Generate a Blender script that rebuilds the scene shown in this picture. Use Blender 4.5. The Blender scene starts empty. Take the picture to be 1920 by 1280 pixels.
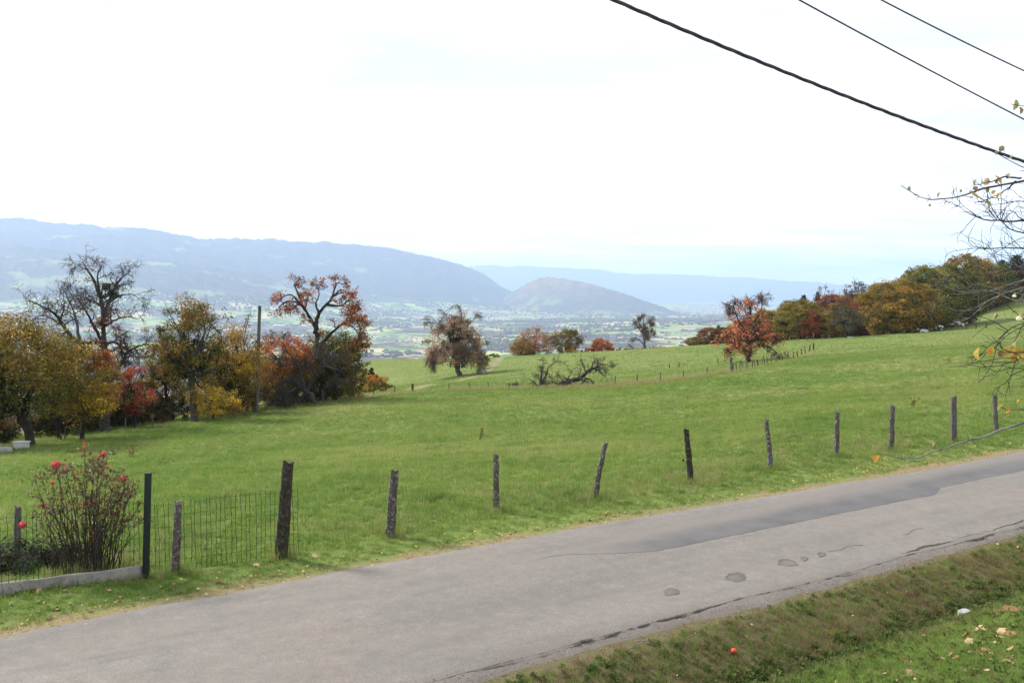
import bpy, math, random
import numpy as np
from mathutils import Vector, Matrix

random.seed(7)
RNG = np.random.default_rng(7)
SC = bpy.context.scene
COL = SC.collection
rad = math.radians

# ------------------------------------------------------------------ camera, sky, sun, exposure
F_PX, HORIZON = 1663.0, 545.0
PITCH = math.atan((640.0 - HORIZON) / F_PX)
cam_d = bpy.data.cameras.new("camera")
cam = bpy.data.objects.new("camera", cam_d)
COL.objects.link(cam)
cam_d.sensor_width = 36.0
cam_d.lens = 36.0 * F_PX / 1920.0
cam_d.clip_start = 0.05
cam_d.clip_end = 90000.0
cam.location = (0, 0, 0)
cam.rotation_euler = (rad(90) - PITCH, 0, 0)
SC.camera = cam

SUN_AZ, SUN_EL = -60.0, 40.0          # azimuth in degrees from +Y (view direction), negative = to the left
sun_dir = Vector((math.sin(rad(SUN_AZ)) * math.cos(rad(SUN_EL)), math.cos(rad(SUN_AZ)) * math.cos(rad(SUN_EL)), math.sin(rad(SUN_EL))))
sun_d = bpy.data.lights.new("sun", 'SUN')
sun_d.energy = 3.4
sun_d.angle = rad(10.0)
sun_d.color = (1.0, 0.94, 0.85)
sun = bpy.data.objects.new("sun", sun_d)
COL.objects.link(sun)
sun.rotation_euler = sun_dir.to_track_quat('Z', 'Y').to_euler()

SC.view_settings.view_transform = 'Standard'
SC.view_settings.look = 'None'
SC.view_settings.exposure = 1.0
SC.view_settings.gamma = 1.0
SC.view_settings.use_curve_mapping = False
SC.render.engine = 'CYCLES'
SC.cycles.use_denoising = True
SC.cycles.max_bounces = 5
SC.cycles.diffuse_bounces = 3
SC.cycles.glossy_bounces = 2
SC.cycles.transmission_bounces = 3
SC.cycles.volume_bounces = 2
SC.cycles.caustics_reflective = False
SC.cycles.caustics_refractive = False


class NT:
    """small helper to write node trees"""
    def __init__(self, tree):
        self.t = tree
        tree.nodes.clear()

    def add(self, kind, props=None, ins=None):
        n = self.t.nodes.new(kind)
        for k, v in (props or {}).items():
            setattr(n, k, v)
        for k, v in (ins or {}).items():
            s = n.inputs[k]
            if isinstance(v, bpy.types.NodeSocket):
                self.t.links.new(v, s)
            else:
                s.default_value = v
        return n

    def noise(self, vec, scale, detail=3.0, rough=0.55, dist=0.0):
        ins = {'Scale': scale, 'Detail': detail, 'Roughness': rough, 'Distortion': dist}
        if vec is not None:
            ins['Vector'] = vec
        return self.add('ShaderNodeTexNoise', None, ins).outputs['Fac']

    def ramp(self, fac, stops, interp='LINEAR'):
        n = self.add('ShaderNodeValToRGB', None, {'Fac': fac})
        e = n.color_ramp.elements
        n.color_ramp.interpolation = interp
        while len(e) > 1:
            e.remove(e[-1])
        for i, (p, c) in enumerate(stops):
            if not isinstance(c, (tuple, list)):
                c = (c, c, c)
            if i == 0:
                e[0].position, e[0].color = p, (*c, 1)
            else:
                el = e.new(p)
                el.color = (*c, 1)
        return n.outputs['Color']

    def mix(self, f, a, b, mode='MIX'):
        n = self.add('ShaderNodeMix', {'data_type': 'RGBA', 'blend_type': mode})
        for idx, v in ((0, f), (6, a), (7, b)):
            if isinstance(v, bpy.types.NodeSocket):
                self.t.links.new(v, n.inputs[idx])
            elif idx == 0:
                n.inputs[0].default_value = v
            else:
                n.inputs[idx].default_value = (*v, 1) if len(v) == 3 else v
        return n.outputs[2]

    def math(self, op, a, b=0.0, clamp=False):
        n = self.add('ShaderNodeMath', {'operation': op, 'use_clamp': clamp})
        for i, v in enumerate((a, b)):
            if isinstance(v, bpy.types.NodeSocket):
                self.t.links.new(v, n.inputs[i])
            else:
                n.inputs[i].default_value = v
        return n.outputs[0]

    def pos(self):
        return self.add('ShaderNodeNewGeometry').outputs['Position']

    def objco(self):
        return self.add('ShaderNodeTexCoord').outputs['Object']

    def scaled(self, vec, s):
        n = self.add('ShaderNodeVectorMath', {'operation': 'MULTIPLY'})
        self.t.links.new(vec, n.inputs[0])
        n.inputs[1].default_value = s
        return n.outputs[0]

    def attr(self, name, out='Color'):
        return self.add('ShaderNodeAttribute', {'attribute_name': name}).outputs[out]

    def bump(self, h, strength, dist):
        return self.add('ShaderNodeBump', None, {'Height': h, 'Strength': strength, 'Distance': dist}).outputs['Normal']


def material(name):
    m = bpy.data.materials.new(name)
    m.use_nodes = True
    return m, NT(m.node_tree)


def finish(nt, color, rough=0.85, normal=None, spec=0.25):
    ins = {'Roughness': rough, 'Specular IOR Level': spec}
    if isinstance(color, bpy.types.NodeSocket):
        ins['Base Color'] = color
    else:
        ins['Base Color'] = (*color, 1)
    if normal is not None:
        ins['Normal'] = normal
    p = nt.add('ShaderNodeBsdfPrincipled', None, ins)
    o = nt.add('ShaderNodeOutputMaterial', None, {'Surface': p.outputs[0]})
    return p


# sky: Nishita daylight with a high thin cloud deck mixed in by direction
world = bpy.data.worlds.new("World")
SC.world = world
world.use_nodes = True
w = NT(world.node_tree)
sky = w.add('ShaderNodeTexSky', {'sky_type': 'NISHITA', 'sun_disc': False, 'sun_elevation': rad(SUN_EL), 'sun_rotation': rad(SUN_AZ),
                                 'altitude': 800.0, 'air_density': 1.0, 'dust_density': 1.5, 'ozone_density': 1.0})
dirv = w.add('ShaderNodeTexCoord').outputs['Generated']
sep = w.add('ShaderNodeSeparateXYZ', None, {'Vector': dirv})
zc = w.math('MAXIMUM', sep.outputs['Z'], 0.0)
zden = w.math('ADD', zc, 0.12)
flat = w.add('ShaderNodeCombineXYZ', None, {'X': w.math('DIVIDE', sep.outputs['X'], zden), 'Y': w.math('DIVIDE', sep.outputs['Y'], zden), 'Z': 0.0}).outputs[0]
n1 = w.noise(flat, 0.55, 5.0, 0.55, 0.4)
n2 = w.noise(w.scaled(flat, (0.6, 1.6, 1.0)), 1.3, 4.0, 0.6, 0.2)
cover = w.ramp(n1, [(0.30, 0.86), (0.46, 0.97), (1.0, 1.0)])
tone = w.ramp(n2, [(0.32, (4.75, 4.75, 5.05)), (0.46, (5.5, 5.5, 5.7)), (0.60, (7.4, 7.4, 7.4))])
hzw = w.ramp(zc, [(0.0, 1.95), (0.09, 1.35), (0.22, 1.0)])
tone = w.mix(1.0, tone, hzw, 'MULTIPLY')
skyc = w.mix(cover, sky.outputs['Color'], tone)
bg = w.add('ShaderNodeBackground', None, {'Color': skyc, 'Strength': 0.10})
w.add('ShaderNodeOutputWorld', None, {'Surface': bg.outputs[0]})

# ------------------------------------------------------------------ maths helpers
CP, SP = math.cos(PITCH), math.sin(PITCH)


def pix(px, py, Y):
    """world point seen at photo pixel (px, py) at ground distance Y"""
    u = (px - 960.0) / F_PX
    v = (640.0 - py) / F_PX
    y = CP + v * SP
    z = -SP + v * CP
    k = Y / y
    return np.array([u * k, Y, z * k])


def to_px(p):
    x, y, z = p
    dep = y * CP - z * SP
    v = y * SP + z * CP
    return 960 + F_PX * x / dep, 640 - F_PX * v / dep


def smooth(a, b, x):
    t = np.clip((x - a) / (b - a), 0, 1)
    return t * t * (3 - 2 * t)


def _hash(ix, iy, seed):
    h = (ix.astype(np.int64) * 374761393 + iy.astype(np.int64) * 668265263 + seed * 974634777) & 0x7FFFFFFF
    h = ((h ^ (h >> 13)) * 1274126177) & 0x7FFFFFFF
    return ((h ^ (h >> 16)) & 0xFFFF) / 65535.0


def vnoise(x, y, seed=0):
    x = np.asarray(x, float); y = np.asarray(y, float)
    ix, iy = np.floor(x), np.floor(y)
    fx, fy = x - ix, y - iy
    fx = fx * fx * (3 - 2 * fx); fy = fy * fy * (3 - 2 * fy)
    a = _hash(ix, iy, seed); b = _hash(ix + 1, iy, seed)
    c = _hash(ix, iy + 1, seed); d = _hash(ix + 1, iy + 1, seed)
    return (a * (1 - fx) + b * fx) * (1 - fy) + (c * (1 - fx) + d * fx) * fy


def fbm(x, y, seed=0, oct=4, gain=0.5):
    s, a, t = 0.0, 1.0, 0.0
    for i in range(oct):
        s = s + a * vnoise(np.asarray(x) * 2 ** i, np.asarray(y) * 2 ** i, seed + i * 17)
        t += a
        a *= gain
    return s / t - 0.5


class TPS:
    def __init__(self, P, Z, lam=1e-3):
        P = np.asarray(P, float); Z = np.asarray(Z, float)
        n = len(P)
        K = self.k(P, P) + lam * np.eye(n)
        A = np.zeros((n + 3, n + 3))
        A[:n, :n] = K
        A[:n, n] = 1; A[:n, n + 1:] = P
        A[n, :n] = 1; A[n + 1:, :n] = P.T
        b = np.zeros(n + 3); b[:n] = Z
        self.w = np.linalg.solve(A, b)
        self.P = P

    @staticmethod
    def k(a, b):
        d2 = ((a[:, None, :] - b[None, :, :]) ** 2).sum(-1)
        return 0.5 * d2 * np.log(d2 + 1e-12)

    def __call__(self, X, Y):
        X = np.asarray(X, float); sh = X.shape
        Q = np.stack([X.ravel(), np.asarray(Y, float).ravel()], 1)
        out = np.empty(len(Q))
        n = len(self.P)
        for i in range(0, len(Q), 40000):
            q = Q[i:i + 40000]
            out[i:i + 40000] = self.k(q, self.P) @ self.w[:n] + self.w[n] + q @ self.w[n + 1:]
        return out.reshape(sh)


# ------------------------------------------------------------------ object helpers
def mesh_obj(name, verts, faces, mats, parent=None, smooth_shade=False, mat_idx=None, cols=None, colname='col'):
    me = bpy.data.meshes.new(name)
    verts = np.asarray(verts, np.float32)
    if isinstance(faces, np.ndarray) and faces.ndim == 2:
        nf, k = faces.shape
        me.vertices.add(len(verts)); me.vertices.foreach_set('co', verts.ravel())
        me.loops.add(nf * k); me.loops.foreach_set('vertex_index', faces.astype(np.int32).ravel())
        me.polygons.add(nf)
        me.polygons.foreach_set('loop_start', np.arange(0, nf * k, k, dtype=np.int32))
        me.update(calc_edges=True)
    else:
        me.from_pydata([tuple(v) for v in verts.tolist()], [], [tuple(f) for f in faces])
        me.update()
    if not isinstance(mats, (list, tuple)):
        mats = [mats]
    for m in mats:
        me.materials.append(m)
    if mat_idx is not None:
        me.polygons.foreach_set('material_index', np.asarray(mat_idx, np.int32))
    me.polygons.foreach_set('use_smooth', np.full(len(me.polygons), bool(smooth_shade)))
    if cols is not None:
        ca = me.color_attributes.new(colname, 'FLOAT_COLOR', 'POINT')
        c4 = np.ones((len(verts), 4), np.float32); c4[:, :3] = cols
        ca.data.foreach_set('color', c4.ravel())
    o = bpy.data.objects.new(name, me)
    COL.objects.link(o)
    if parent is not None:
        o.parent = parent
    return o


def tag(o, label=None, cat=None, group=None, kind=None):
    if label: o['label'] = label
    if cat: o['category'] = cat
    if group: o['group'] = group
    if kind: o['kind'] = kind
    return o


def thing(name, loc, label, cat, group=None):
    o = bpy.data.objects.new(name, None)
    o.empty_display_size = 0.3
    COL.objects.link(o)
    o.location = tuple(float(c) for c in loc)
    return tag(o, label, cat, group)


class Geo:
    """collects vertices and faces of mixed pieces into one mesh"""
    def __init__(self):
        self.v, self.f, self.n, self.mi = [], [], 0, []

    def add(self, v, f, mi=0):
        v = np.asarray(v, float)
        self.v.append(v)
        for q in f:
            self.f.append(tuple(int(i) + self.n for i in q))
            self.mi.append(mi)
        self.n += len(v)

    def tube(self, pts, radii, sides=6, cap=True, mi=0):
        v, f = tube(pts, radii, sides, cap)
        self.add(v, f, mi)

    def box(self, lo, hi, mi=0, M=None):
        x0, y0, z0 = lo; x1, y1, z1 = hi
        v = np.array([(x0, y0, z0), (x1, y0, z0), (x1, y1, z0), (x0, y1, z0), (x0, y0, z1), (x1, y0, z1), (x1, y1, z1), (x0, y1, z1)], float)
        if M is not None:
            v = v @ np.asarray(M)[:3, :3].T + np.asarray(M)[:3, 3]
        self.add(v, [(0, 3, 2, 1), (4, 5, 6, 7), (0, 1, 5, 4), (1, 2, 6, 5), (2, 3, 7, 6), (3, 0, 4, 7)], mi)

    def obj(self, name, mats, parent=None, smooth_shade=False):
        return mesh_obj(name, np.concatenate(self.v), self.f, mats, parent, smooth_shade, self.mi)


def frames(pts):
    pts = np.asarray(pts, float)
    t = np.gradient(pts, axis=0)
    t /= np.linalg.norm(t, axis=1)[:, None] + 1e-9
    m = np.abs(t.mean(0))
    ref = np.zeros(3); ref[int(np.argmin(m))] = 1
    a = np.cross(t, ref); a /= np.linalg.norm(a, axis=1)[:, None] + 1e-9
    b = np.cross(t, a)
    return t, a, b


def tube(pts, radii, sides=6, cap=True):
    pts = np.asarray(pts, float)
    n = len(pts)
    radii = np.broadcast_to(np.asarray(radii, float), (n,))
    t, a, b = frames(pts)
    an = np.arange(sides) * 2 * math.pi / sides
    v = pts[:, None, :] + radii[:, None, None] * (np.cos(an)[None, :, None] * a[:, None, :] + np.sin(an)[None, :, None] * b[:, None, :])
    v = v.reshape(-1, 3)
    i = np.arange(n - 1)[:, None] * sides
    j = np.arange(sides)[None, :]
    k = (j + 1) % sides
    f = np.stack([i + j, i + k, i + sides + k, i + sides + j], -1).reshape(-1, 4)
    f = [tuple(q) for q in f.tolist()]
    if cap:
        f.append(tuple(range(sides - 1, -1, -1)))
        f.append(tuple(range((n - 1) * sides, n * sides)))
    return v, f


class Wood:
    """fast collector for many open tubes (quads only)"""
    def __init__(self):
        self.v, self.f, self.n = [], [], 0

    def tube(self, pts, radii, sides):
        pts = np.asarray(pts, float)
        n = len(pts)
        t, a, b = frames(pts)
        an = np.arange(sides) * 2 * math.pi / sides
        v = pts[:, None, :] + np.asarray(radii, float)[:, None, None] * (np.cos(an)[None, :, None] * a[:, None, :] + np.sin(an)[None, :, None] * b[:, None, :])
        i = np.arange(n - 1)[:, None] * sides
        j = np.arange(sides)[None, :]
        k = (j + 1) % sides
        self.f.append(np.stack([i + j, i + k, i + sides + k, i + sides + j], -1).reshape(-1, 4) + self.n)
        self.v.append(v.reshape(-1, 3))
        self.n += n * sides

    def obj(self, name, mat, parent):
        return mesh_obj(name, np.concatenate(self.v), np.concatenate(self.f), mat, parent, True)


def leaf_quads(P, size, aspect=0.7, normals=None, flat=0.0):
    """quads at points P with random orientation (or around given normals)"""
    n = len(P)
    nr = RNG.normal(size=(n, 3))
    if normals is not None:
        nr = nr * 0.75 + normals * 1.0
    nr /= np.linalg.norm(nr, axis=1)[:, None] + 1e-9
    r = RNG.normal(size=(n, 3))
    a = np.cross(nr, r); a /= np.linalg.norm(a, axis=1)[:, None] + 1e-9
    b = np.cross(nr, a)
    s = (np.broadcast_to(size, (n,)) * RNG.uniform(0.65, 1.3, n))[:, None]
    a = a * s * 0.5; b = b * s * 0.5 * aspect
    V = np.stack([P - a, P + b * 1.0 + a * 0.1, P + a, P - b * 1.0 + a * 0.1], 1).reshape(-1, 3)
    Fc = np.arange(n * 4).reshape(-1, 4)
    return V, Fc


LEAF_GAIN = 1.5


def pick_cols(n, palette, jitter=0.25):
    ws = np.array([p[1] for p in palette], float); ws /= ws.sum()
    idx = RNG.choice(len(palette), n, p=ws)
    c = np.array([p[0] for p in palette], float)[idx]
    c = np.minimum(c * LEAF_GAIN, 0.85) * np.exp(RNG.normal(0, jitter, (n, 1))) * np.exp(RNG.normal(0, jitter * 0.35, (n, 3)))
    return c


# ------------------------------------------------------------------ materials
def mat_leaf():
    m, t = material("foliage")
    c = t.attr('col')
    oi = t.add('ShaderNodeObjectInfo').outputs['Color']
    cc = t.mix(1.0, c, oi, 'MULTIPLY')
    d = t.add('ShaderNodeBsdfDiffuse', None, {'Color': cc, 'Roughness': 0.8})
    tr = t.add('ShaderNodeBsdfTranslucent', None, {'Color': cc})
    mx = t.add('ShaderNodeMixShader', None, {0: 0.42, 1: d.outputs[0], 2: tr.outputs[0]})
    t.add('ShaderNodeOutputMaterial', None, {'Surface': mx.outputs[0]})
    return m


def mat_bark(name, dark, light, scale=6.0):
    m, t = material(name)
    co = t.objco()
    n = t.noise(t.scaled(co, (1, 1, 0.35)), scale, 5, 0.65)
    c = t.ramp(n, [(0.3, dark), (0.7, light)])
    finish(t, c, 0.9, t.bump(t.noise(t.scaled(co, (1, 1, 0.2)), scale * 3, 4, 0.6), 0.5, 0.02))
    return m


def mat_wood_post(name, dark, light, lichen):
    m, t = material(name)
    co = t.objco()
    grain = t.noise(t.scaled(co, (1, 1, 0.08)), 55, 5, 0.65, 0.3)
    c = t.ramp(grain, [(0.32, dark), (0.68, light)])
    patch = t.noise(co, 16, 5, 0.7)
    c = t.mix(t.ramp(patch, [(0.52, 0.0), (0.62, 1.0)]), c, lichen)
    h = t.mix(0.4, grain, patch)
    finish(t, c, 0.92, t.bump(h, 0.8, 0.012))
    return m


def mat_noise(name, a, b, scale=8.0, rough=0.85, bump=0.0, bscale=40.0, world=False, lo=0.35, hi=0.65):
    m, t = material(name)
    co = t.pos() if world else t.objco()
    c = t.ramp(t.noise(co, scale, 5, 0.6), [(lo, a), (hi, b)])
    nrm = t.bump(t.noise(co, bscale, 3, 0.6), bump, 0.01) if bump else None
    finish(t, c, rough, nrm)
    return m


LEAF = mat_leaf()
BARK = mat_bark("bark", (0.016, 0.012, 0.010), (0.050, 0.041, 0.035))
BARK_GREY = mat_bark("bark_grey", (0.035, 0.030, 0.027), (0.11, 0.10, 0.092), 9)
BARK_TREE = mat_bark("bark_old", (0.030, 0.024, 0.021), (0.085, 0.070, 0.062), 7)
BARK_BROWN = mat_bark("bark_brown", (0.055, 0.042, 0.034), (0.15, 0.115, 0.092), 8)
BARK_TWIG = mat_bark("bark_twig", (0.03, 0.024, 0.024), (0.085, 0.07, 0.065), 12)
POST = mat_wood_post("weathered_post_wood", (0.028, 0.021, 0.018), (0.13, 0.105, 0.09), (0.23, 0.23, 0.21))
POST_DARK = mat_wood_post("dark_post_wood", (0.012, 0.009, 0.007), (0.055, 0.042, 0.032), (0.07, 0.085, 0.045))
POST_GREY = mat_wood_post("grey_post_wood", (0.05, 0.045, 0.04), (0.16, 0.145, 0.13), (0.12, 0.13, 0.10))
GREEN_METAL = mat_noise("green_metal", (0.006, 0.012, 0.011), (0.012, 0.02, 0.018), 30, 0.5)
WIRE = mat_noise("fence_wire", (0.008, 0.014, 0.010), (0.016, 0.024, 0.018), 30, 0.5)
CABLE = mat_noise("cable_rubber", (0.012, 0.011, 0.012), (0.03, 0.026, 0.027), 20, 0.55)
WHITE = mat_noise("white_enamel", (0.50, 0.50, 0.48), (0.62, 0.62, 0.60), 5, 0.4)
STONE = mat_noise("pale_stone", (0.24, 0.24, 0.235), (0.38, 0.38, 0.375), 18, 0.9, 0.4, 60)

# ------------------------------------------------------------------ the lie of the land
E = np.array([0.844, 0.536]); NRM = np.array([-0.536, 0.844]); ORG = np.array([0.0, 10.5])


def st(X, Y):
    x = np.asarray(X) - ORG[0]; y = np.asarray(Y) - ORG[1]
    return x * E[0] + y * E[1], x * NRM[0] + y * NRM[1]


def xy(s, t):
    s = np.asarray(s, float); t = np.asarray(t, float)
    return ORG[0] + s * E[0] + t * NRM[0], ORG[1] + s * E[1] + t * NRM[1]


_ctl = [(0, 900, 30), (0, 842, 45), (200, 812, 55), (350, 790, 62), (480, 775, 68), (600, 757, 76), (690, 744, 86), (750, 735, 92),
        (300, 850, 40), (600, 850, 34), (960, 850, 31), (960, 780, 53), (1300, 780, 44), (1500, 760, 42), (1700, 700, 66), (1900, 660, 84),
        (1000, 729, 95), (1130, 723, 94), (1200, 718, 91), (1300, 710, 86), (1370, 698, 84), (1450, 678, 110), (1525, 652, 150),
        (1700, 641, 150), (1900, 612, 185), (1870, 592, 250), (1920, 556, 310), (1740, 622, 206), (1640, 629, 206), (1550, 634, 200),
        (1404, 679, 130), (1300, 690, 132), (1250, 684, 140), (1100, 702, 130), (1000, 714, 118), (860, 706, 160), (780, 722, 118),
        (700, 676, 230), (830, 674, 225), (960, 669, 225), (1080, 662, 222), (1200, 655, 216), (1350, 645, 203), (1450, 640, 200)]
_P, _Z = [], []
for a in _ctl:
    p = pix(*a); _P.append(p[:2]); _Z.append(p[2])
for s in range(-30, 90, 12):
    for t in (5.0, 7.5):
        x, y = xy(s, t)
        if s <= 40 or t < 7:
            _P.append((float(x), float(y))); _Z.append(-4.5)
for g in [(-60, 30, -9), (-90, 70, -18), (-45, 95, -15.5), (-110, 150, -34), (-60, 170, -27), (-160, 260, -62), (-60, 300, -45), (-120, 450, -95), (0, 300, -33), (0, 450, -62),
          (60, 300, -28), (110, 290, -20), (130, 450, -45), (220, 330, 6), (300, 300, 6), (300, 450, 4), (200, 450, -12), (420, 420, 40), (150, 120, -2), (220, 180, 3),
          (110, 60, -3.5), (300, 60, 5), (-200, 60, -40), (160, 255, -7.5), (330, 180, 16)]:
    _P.append(g[:2]); _Z.append(g[2])
_tps = TPS(_P, _Z, 0.5)

_pt = np.array([-40, -14, -10, -6, -4, -2.6, -2.25, -1.95, -1.6, -1.0, -0.45, -0.2, 0.0, 5.0, 9.0])
_pz = np.array([-1.0, -1.7, -2.4, -3.3, -3.82, -4.2, -4.42, -5.0, -5.05, -4.78, -4.57, -4.54, -4.54, -4.52, -4.5])


def ground_z(X, Y):
    X = np.asarray(X, float); Y = np.asarray(Y, float)
    s, t = st(X, Y)
    prof = np.interp(t, _pt, _pz)
    prof = prof + np.where(t < -0.5, 0.06 * fbm(s * 1.3, t * 1.3, 5) * smooth(-0.5, -1.2, t), 0)
    w = smooth(5.0, 9.5, t)
    far = _tps(X, Y)
    r = np.hypot(X, Y)
    far = far + fbm(X / 9, Y / 9, 3, 3) * 0.35 * smooth(12, 40, r) + fbm(X / 1.3, Y / 1.3, 9, 3) * 0.09
    v = fbm(X / 0.8, Y / 0.8, 13, 2) * 0.05 * smooth(4.7, 5.4, t)
    return prof * (1 - w) + far * w + v


def hit(px, py, y0=6.0, y1=420.0):
    """first ground point along the view ray through a photo pixel"""
    Ys = np.geomspace(y0, y1, 700)
    P = np.array([pix(px, py, y) for y in Ys])
    d = P[:, 2] - ground_z(P[:, 0], P[:, 1])
    k = np.where(d < 0)[0]
    i = int(k[0]) if len(k) else len(Ys) - 1
    if i == 0:
        return P[0]
    f = d[i - 1] / (d[i - 1] - d[i] + 1e-9)
    p = P[i - 1] * (1 - f) + P[i] * f
    p[2] = float(ground_z(p[0], p[1]))
    return p


def on_ground(px, Y):
    x = (px - 960.0) / F_PX * Y * 1.0
    x = pix(px, 700, Y)[0]
    return np.array([x, Y, float(ground_z(x, Y))])


# fence lines used as masks and for posts
FAR_FENCE_PX = [(655, 747, 80), (700, 741, 86), (740, 737, 90), (773, 735, 93), (842, 735, 94), (880, 734, 95), (916, 735, 95), (955, 735, 95), (1000, 730, 95), (1072, 727, 94), (1113, 726, 93), (1153, 724, 92), (1195, 722, 90), (1238, 718, 88), (1281, 713, 87), (1326, 706, 85), (1371, 699, 84)]
FAR_FENCE2_PX = [(1371, 699, 84), (1404, 690, 95), (1440, 679, 108), (1480, 665, 125), (1524, 655, 145)]


def poly_dist(X, Y, line):
    d = np.full(np.shape(X), 1e9)
    for a, b in zip(line[:-1], line[1:]):
        ab = np.array(b) - np.array(a)
        L = (ab ** 2).sum()
        u = np.clip(((X - a[0]) * ab[0] + (Y - a[1]) * ab[1]) / L, 0, 1)
        d = np.minimum(d, np.hypot(X - a[0] - u * ab[0], Y - a[1] - u * ab[1]))
    return d


FAR_FENCE = [tuple(on_ground(px, Y)[:2]) for px, py, Y in FAR_FENCE_PX]
FAR_FENCE2 = [tuple(on_ground(px, Y)[:2]) for px, py, Y in FAR_FENCE2_PX]
PATH_LINE = [tuple(on_ground(px, Y)[:2]) for px, Y in [(758, 97), (790, 108), (830, 124), (870, 142), (905, 160), (925, 180), (934, 198), (938, 215), (950, 232)]]
HEDGE_LINE = [(-80, 60), (-42, 47.5), (-31, 57), (-24, 64), (-19, 71), (-16, 78), (-14, 86)]


# ------------------------------------------------------------------ ground mesh
def build_ground():
    na, nr = 430, 400
    ang = np.radians(np.linspace(-72, 72, na))
    r = np.geomspace(1.6, 470, nr)
    A, R = np.meshgrid(ang, r)
    X, Y = R * np.sin(A), R * np.cos(A)
    Z = ground_z(X, Y)
    s, t = st(X, Y)
    # sink under the road
    V = np.stack([X, Y, Z], -1).reshape(-1, 3)
    i = np.arange(nr - 1)[:, None] * na; j = np.arange(na - 1)[None, :]
    Fc = np.stack([i + j, i + j + 1, i + na + j + 1, i + na + j], -1).reshape(-1, 4)
    nz = fbm(X / 0.7, Y / 0.7, 21, 3)
    nz2 = fbm(X / 3.0, Y / 3.0, 31, 3)
    dry = np.clip(1 - (t - 4.45 - nz * 0.9) / 0.55, 0, 1) * (t > 4) + 0 * t
    d1 = poly_dist(X, Y, FAR_FENCE); d2 = poly_dist(X, Y, FAR_FENCE2)
    dry = dry + 0.85 * np.exp(-(d1 / 1.5) ** 2) * smooth(0, 60, R) + 0.5 * np.exp(-(d2 / 1.5) ** 2)
    dry = dry + 0.45 * np.clip(nz2 * 3, 0, 1) * np.exp(-((t - 7.0) / 1.6) ** 2)
    path = np.exp(-(poly_dist(X, Y, PATH_LINE) / (0.55 + 0.5 * nz)) ** 4)
    ditch = smooth(0.3, 0.0, t) * smooth(-2.75, -2.3, t)
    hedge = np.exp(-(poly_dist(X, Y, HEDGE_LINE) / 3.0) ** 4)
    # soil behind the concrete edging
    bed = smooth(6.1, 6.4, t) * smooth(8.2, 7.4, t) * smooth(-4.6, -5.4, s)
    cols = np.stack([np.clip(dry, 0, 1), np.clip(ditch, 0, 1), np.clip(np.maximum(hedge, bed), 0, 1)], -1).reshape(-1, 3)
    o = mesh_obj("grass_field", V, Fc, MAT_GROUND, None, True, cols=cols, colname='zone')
    ca = o.data.color_attributes.new('zone2', 'FLOAT_COLOR', 'POINT')
    c4 = np.zeros((len(V), 4), np.float32); c4[:, 0] = path.ravel(); c4[:, 1] = smooth(-2.0, -3.0, t).ravel(); c4[:, 2] = smooth(60, 200, R).ravel()
    ca.data.foreach_set('color', c4.ravel())
    tag(o, kind='structure')
    return o


def grass_colour(t, p):
    """shared world-space grass colour"""
    big = t.noise(p, 0.055, 3, 0.6)
    mid = t.noise(p, 0.5, 4, 0.65)
    fine = t.noise(p, 5.0, 4, 0.7)
    c = t.ramp(big, [(0.33, (0.112, 0.166, 0.038)), (0.5, (0.155, 0.196, 0.054)), (0.67, (0.220, 0.228, 0.085))])
    c = t.mix(t.ramp(mid, [(0.36, 0.5), (0.55, 0.0)]), c, (0.052, 0.105, 0.020))
    c = t.mix(t.ramp(fine, [(0.35, 0.5), (0.6, 0.0)]), c, (0.050, 0.090, 0.020))
    c = t.mix(t.ramp(fine, [(0.6, 0.0), (0.8, 0.35)]), c, (0.19, 0.19, 0.075))
    return c, mid, fine


def mat_ground():
    m, t = material("grass_ground")
    p = t.pos()
    c, mid, fine = grass_colour(t, p)
    z = t.add('ShaderNodeSeparateColor', None, {'Color': t.attr('zone')})
    z2 = t.add('ShaderNodeSeparateColor', None, {'Color': t.attr('zone2')})
    nf = t.noise(p, 9.0, 4, 0.7)
    far = t.mix(t.noise(p, 0.035, 3, 0.5), (0.150, 0.172, 0.046), (0.118, 0.155, 0.040))
    c = t.mix(t.math('MULTIPLY', z2.outputs[2], 0.6), c, far)
    c = t.mix(z2.outputs[1], c, t.ramp(nf, [(0.3, (0.055, 0.085, 0.020)), (0.6, (0.10, 0.14, 0.035)), (0.8, (0.16, 0.13, 0.06))]))
    c = t.mix(z.outputs[0], c, t.ramp(nf, [(0.3, (0.14, 0.105, 0.05)), (0.55, (0.24, 0.185, 0.10)), (0.75, (0.13, 0.14, 0.04))]))
    c = t.mix(z.outputs[1], c, t.ramp(nf, [(0.3, (0.075, 0.055, 0.036)), (0.5, (0.12, 0.10, 0.05)), (0.7, (0.10, 0.12, 0.04))]))
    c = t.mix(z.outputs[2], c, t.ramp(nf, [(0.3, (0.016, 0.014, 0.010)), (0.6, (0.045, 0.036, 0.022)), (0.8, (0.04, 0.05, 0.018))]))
    c = t.mix(z2.outputs[0], c, t.ramp(nf, [(0.3, (0.17, 0.13, 0.085)), (0.7, (0.25, 0.20, 0.14))]))
    h = t.mix(0.5, fine, nf)
    finish(t, c, 0.95, t.bump(h, 0.6, 0.06), 0.1)
    return m


MAT_GROUND = mat_ground()
GROUND = build_ground()


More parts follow.
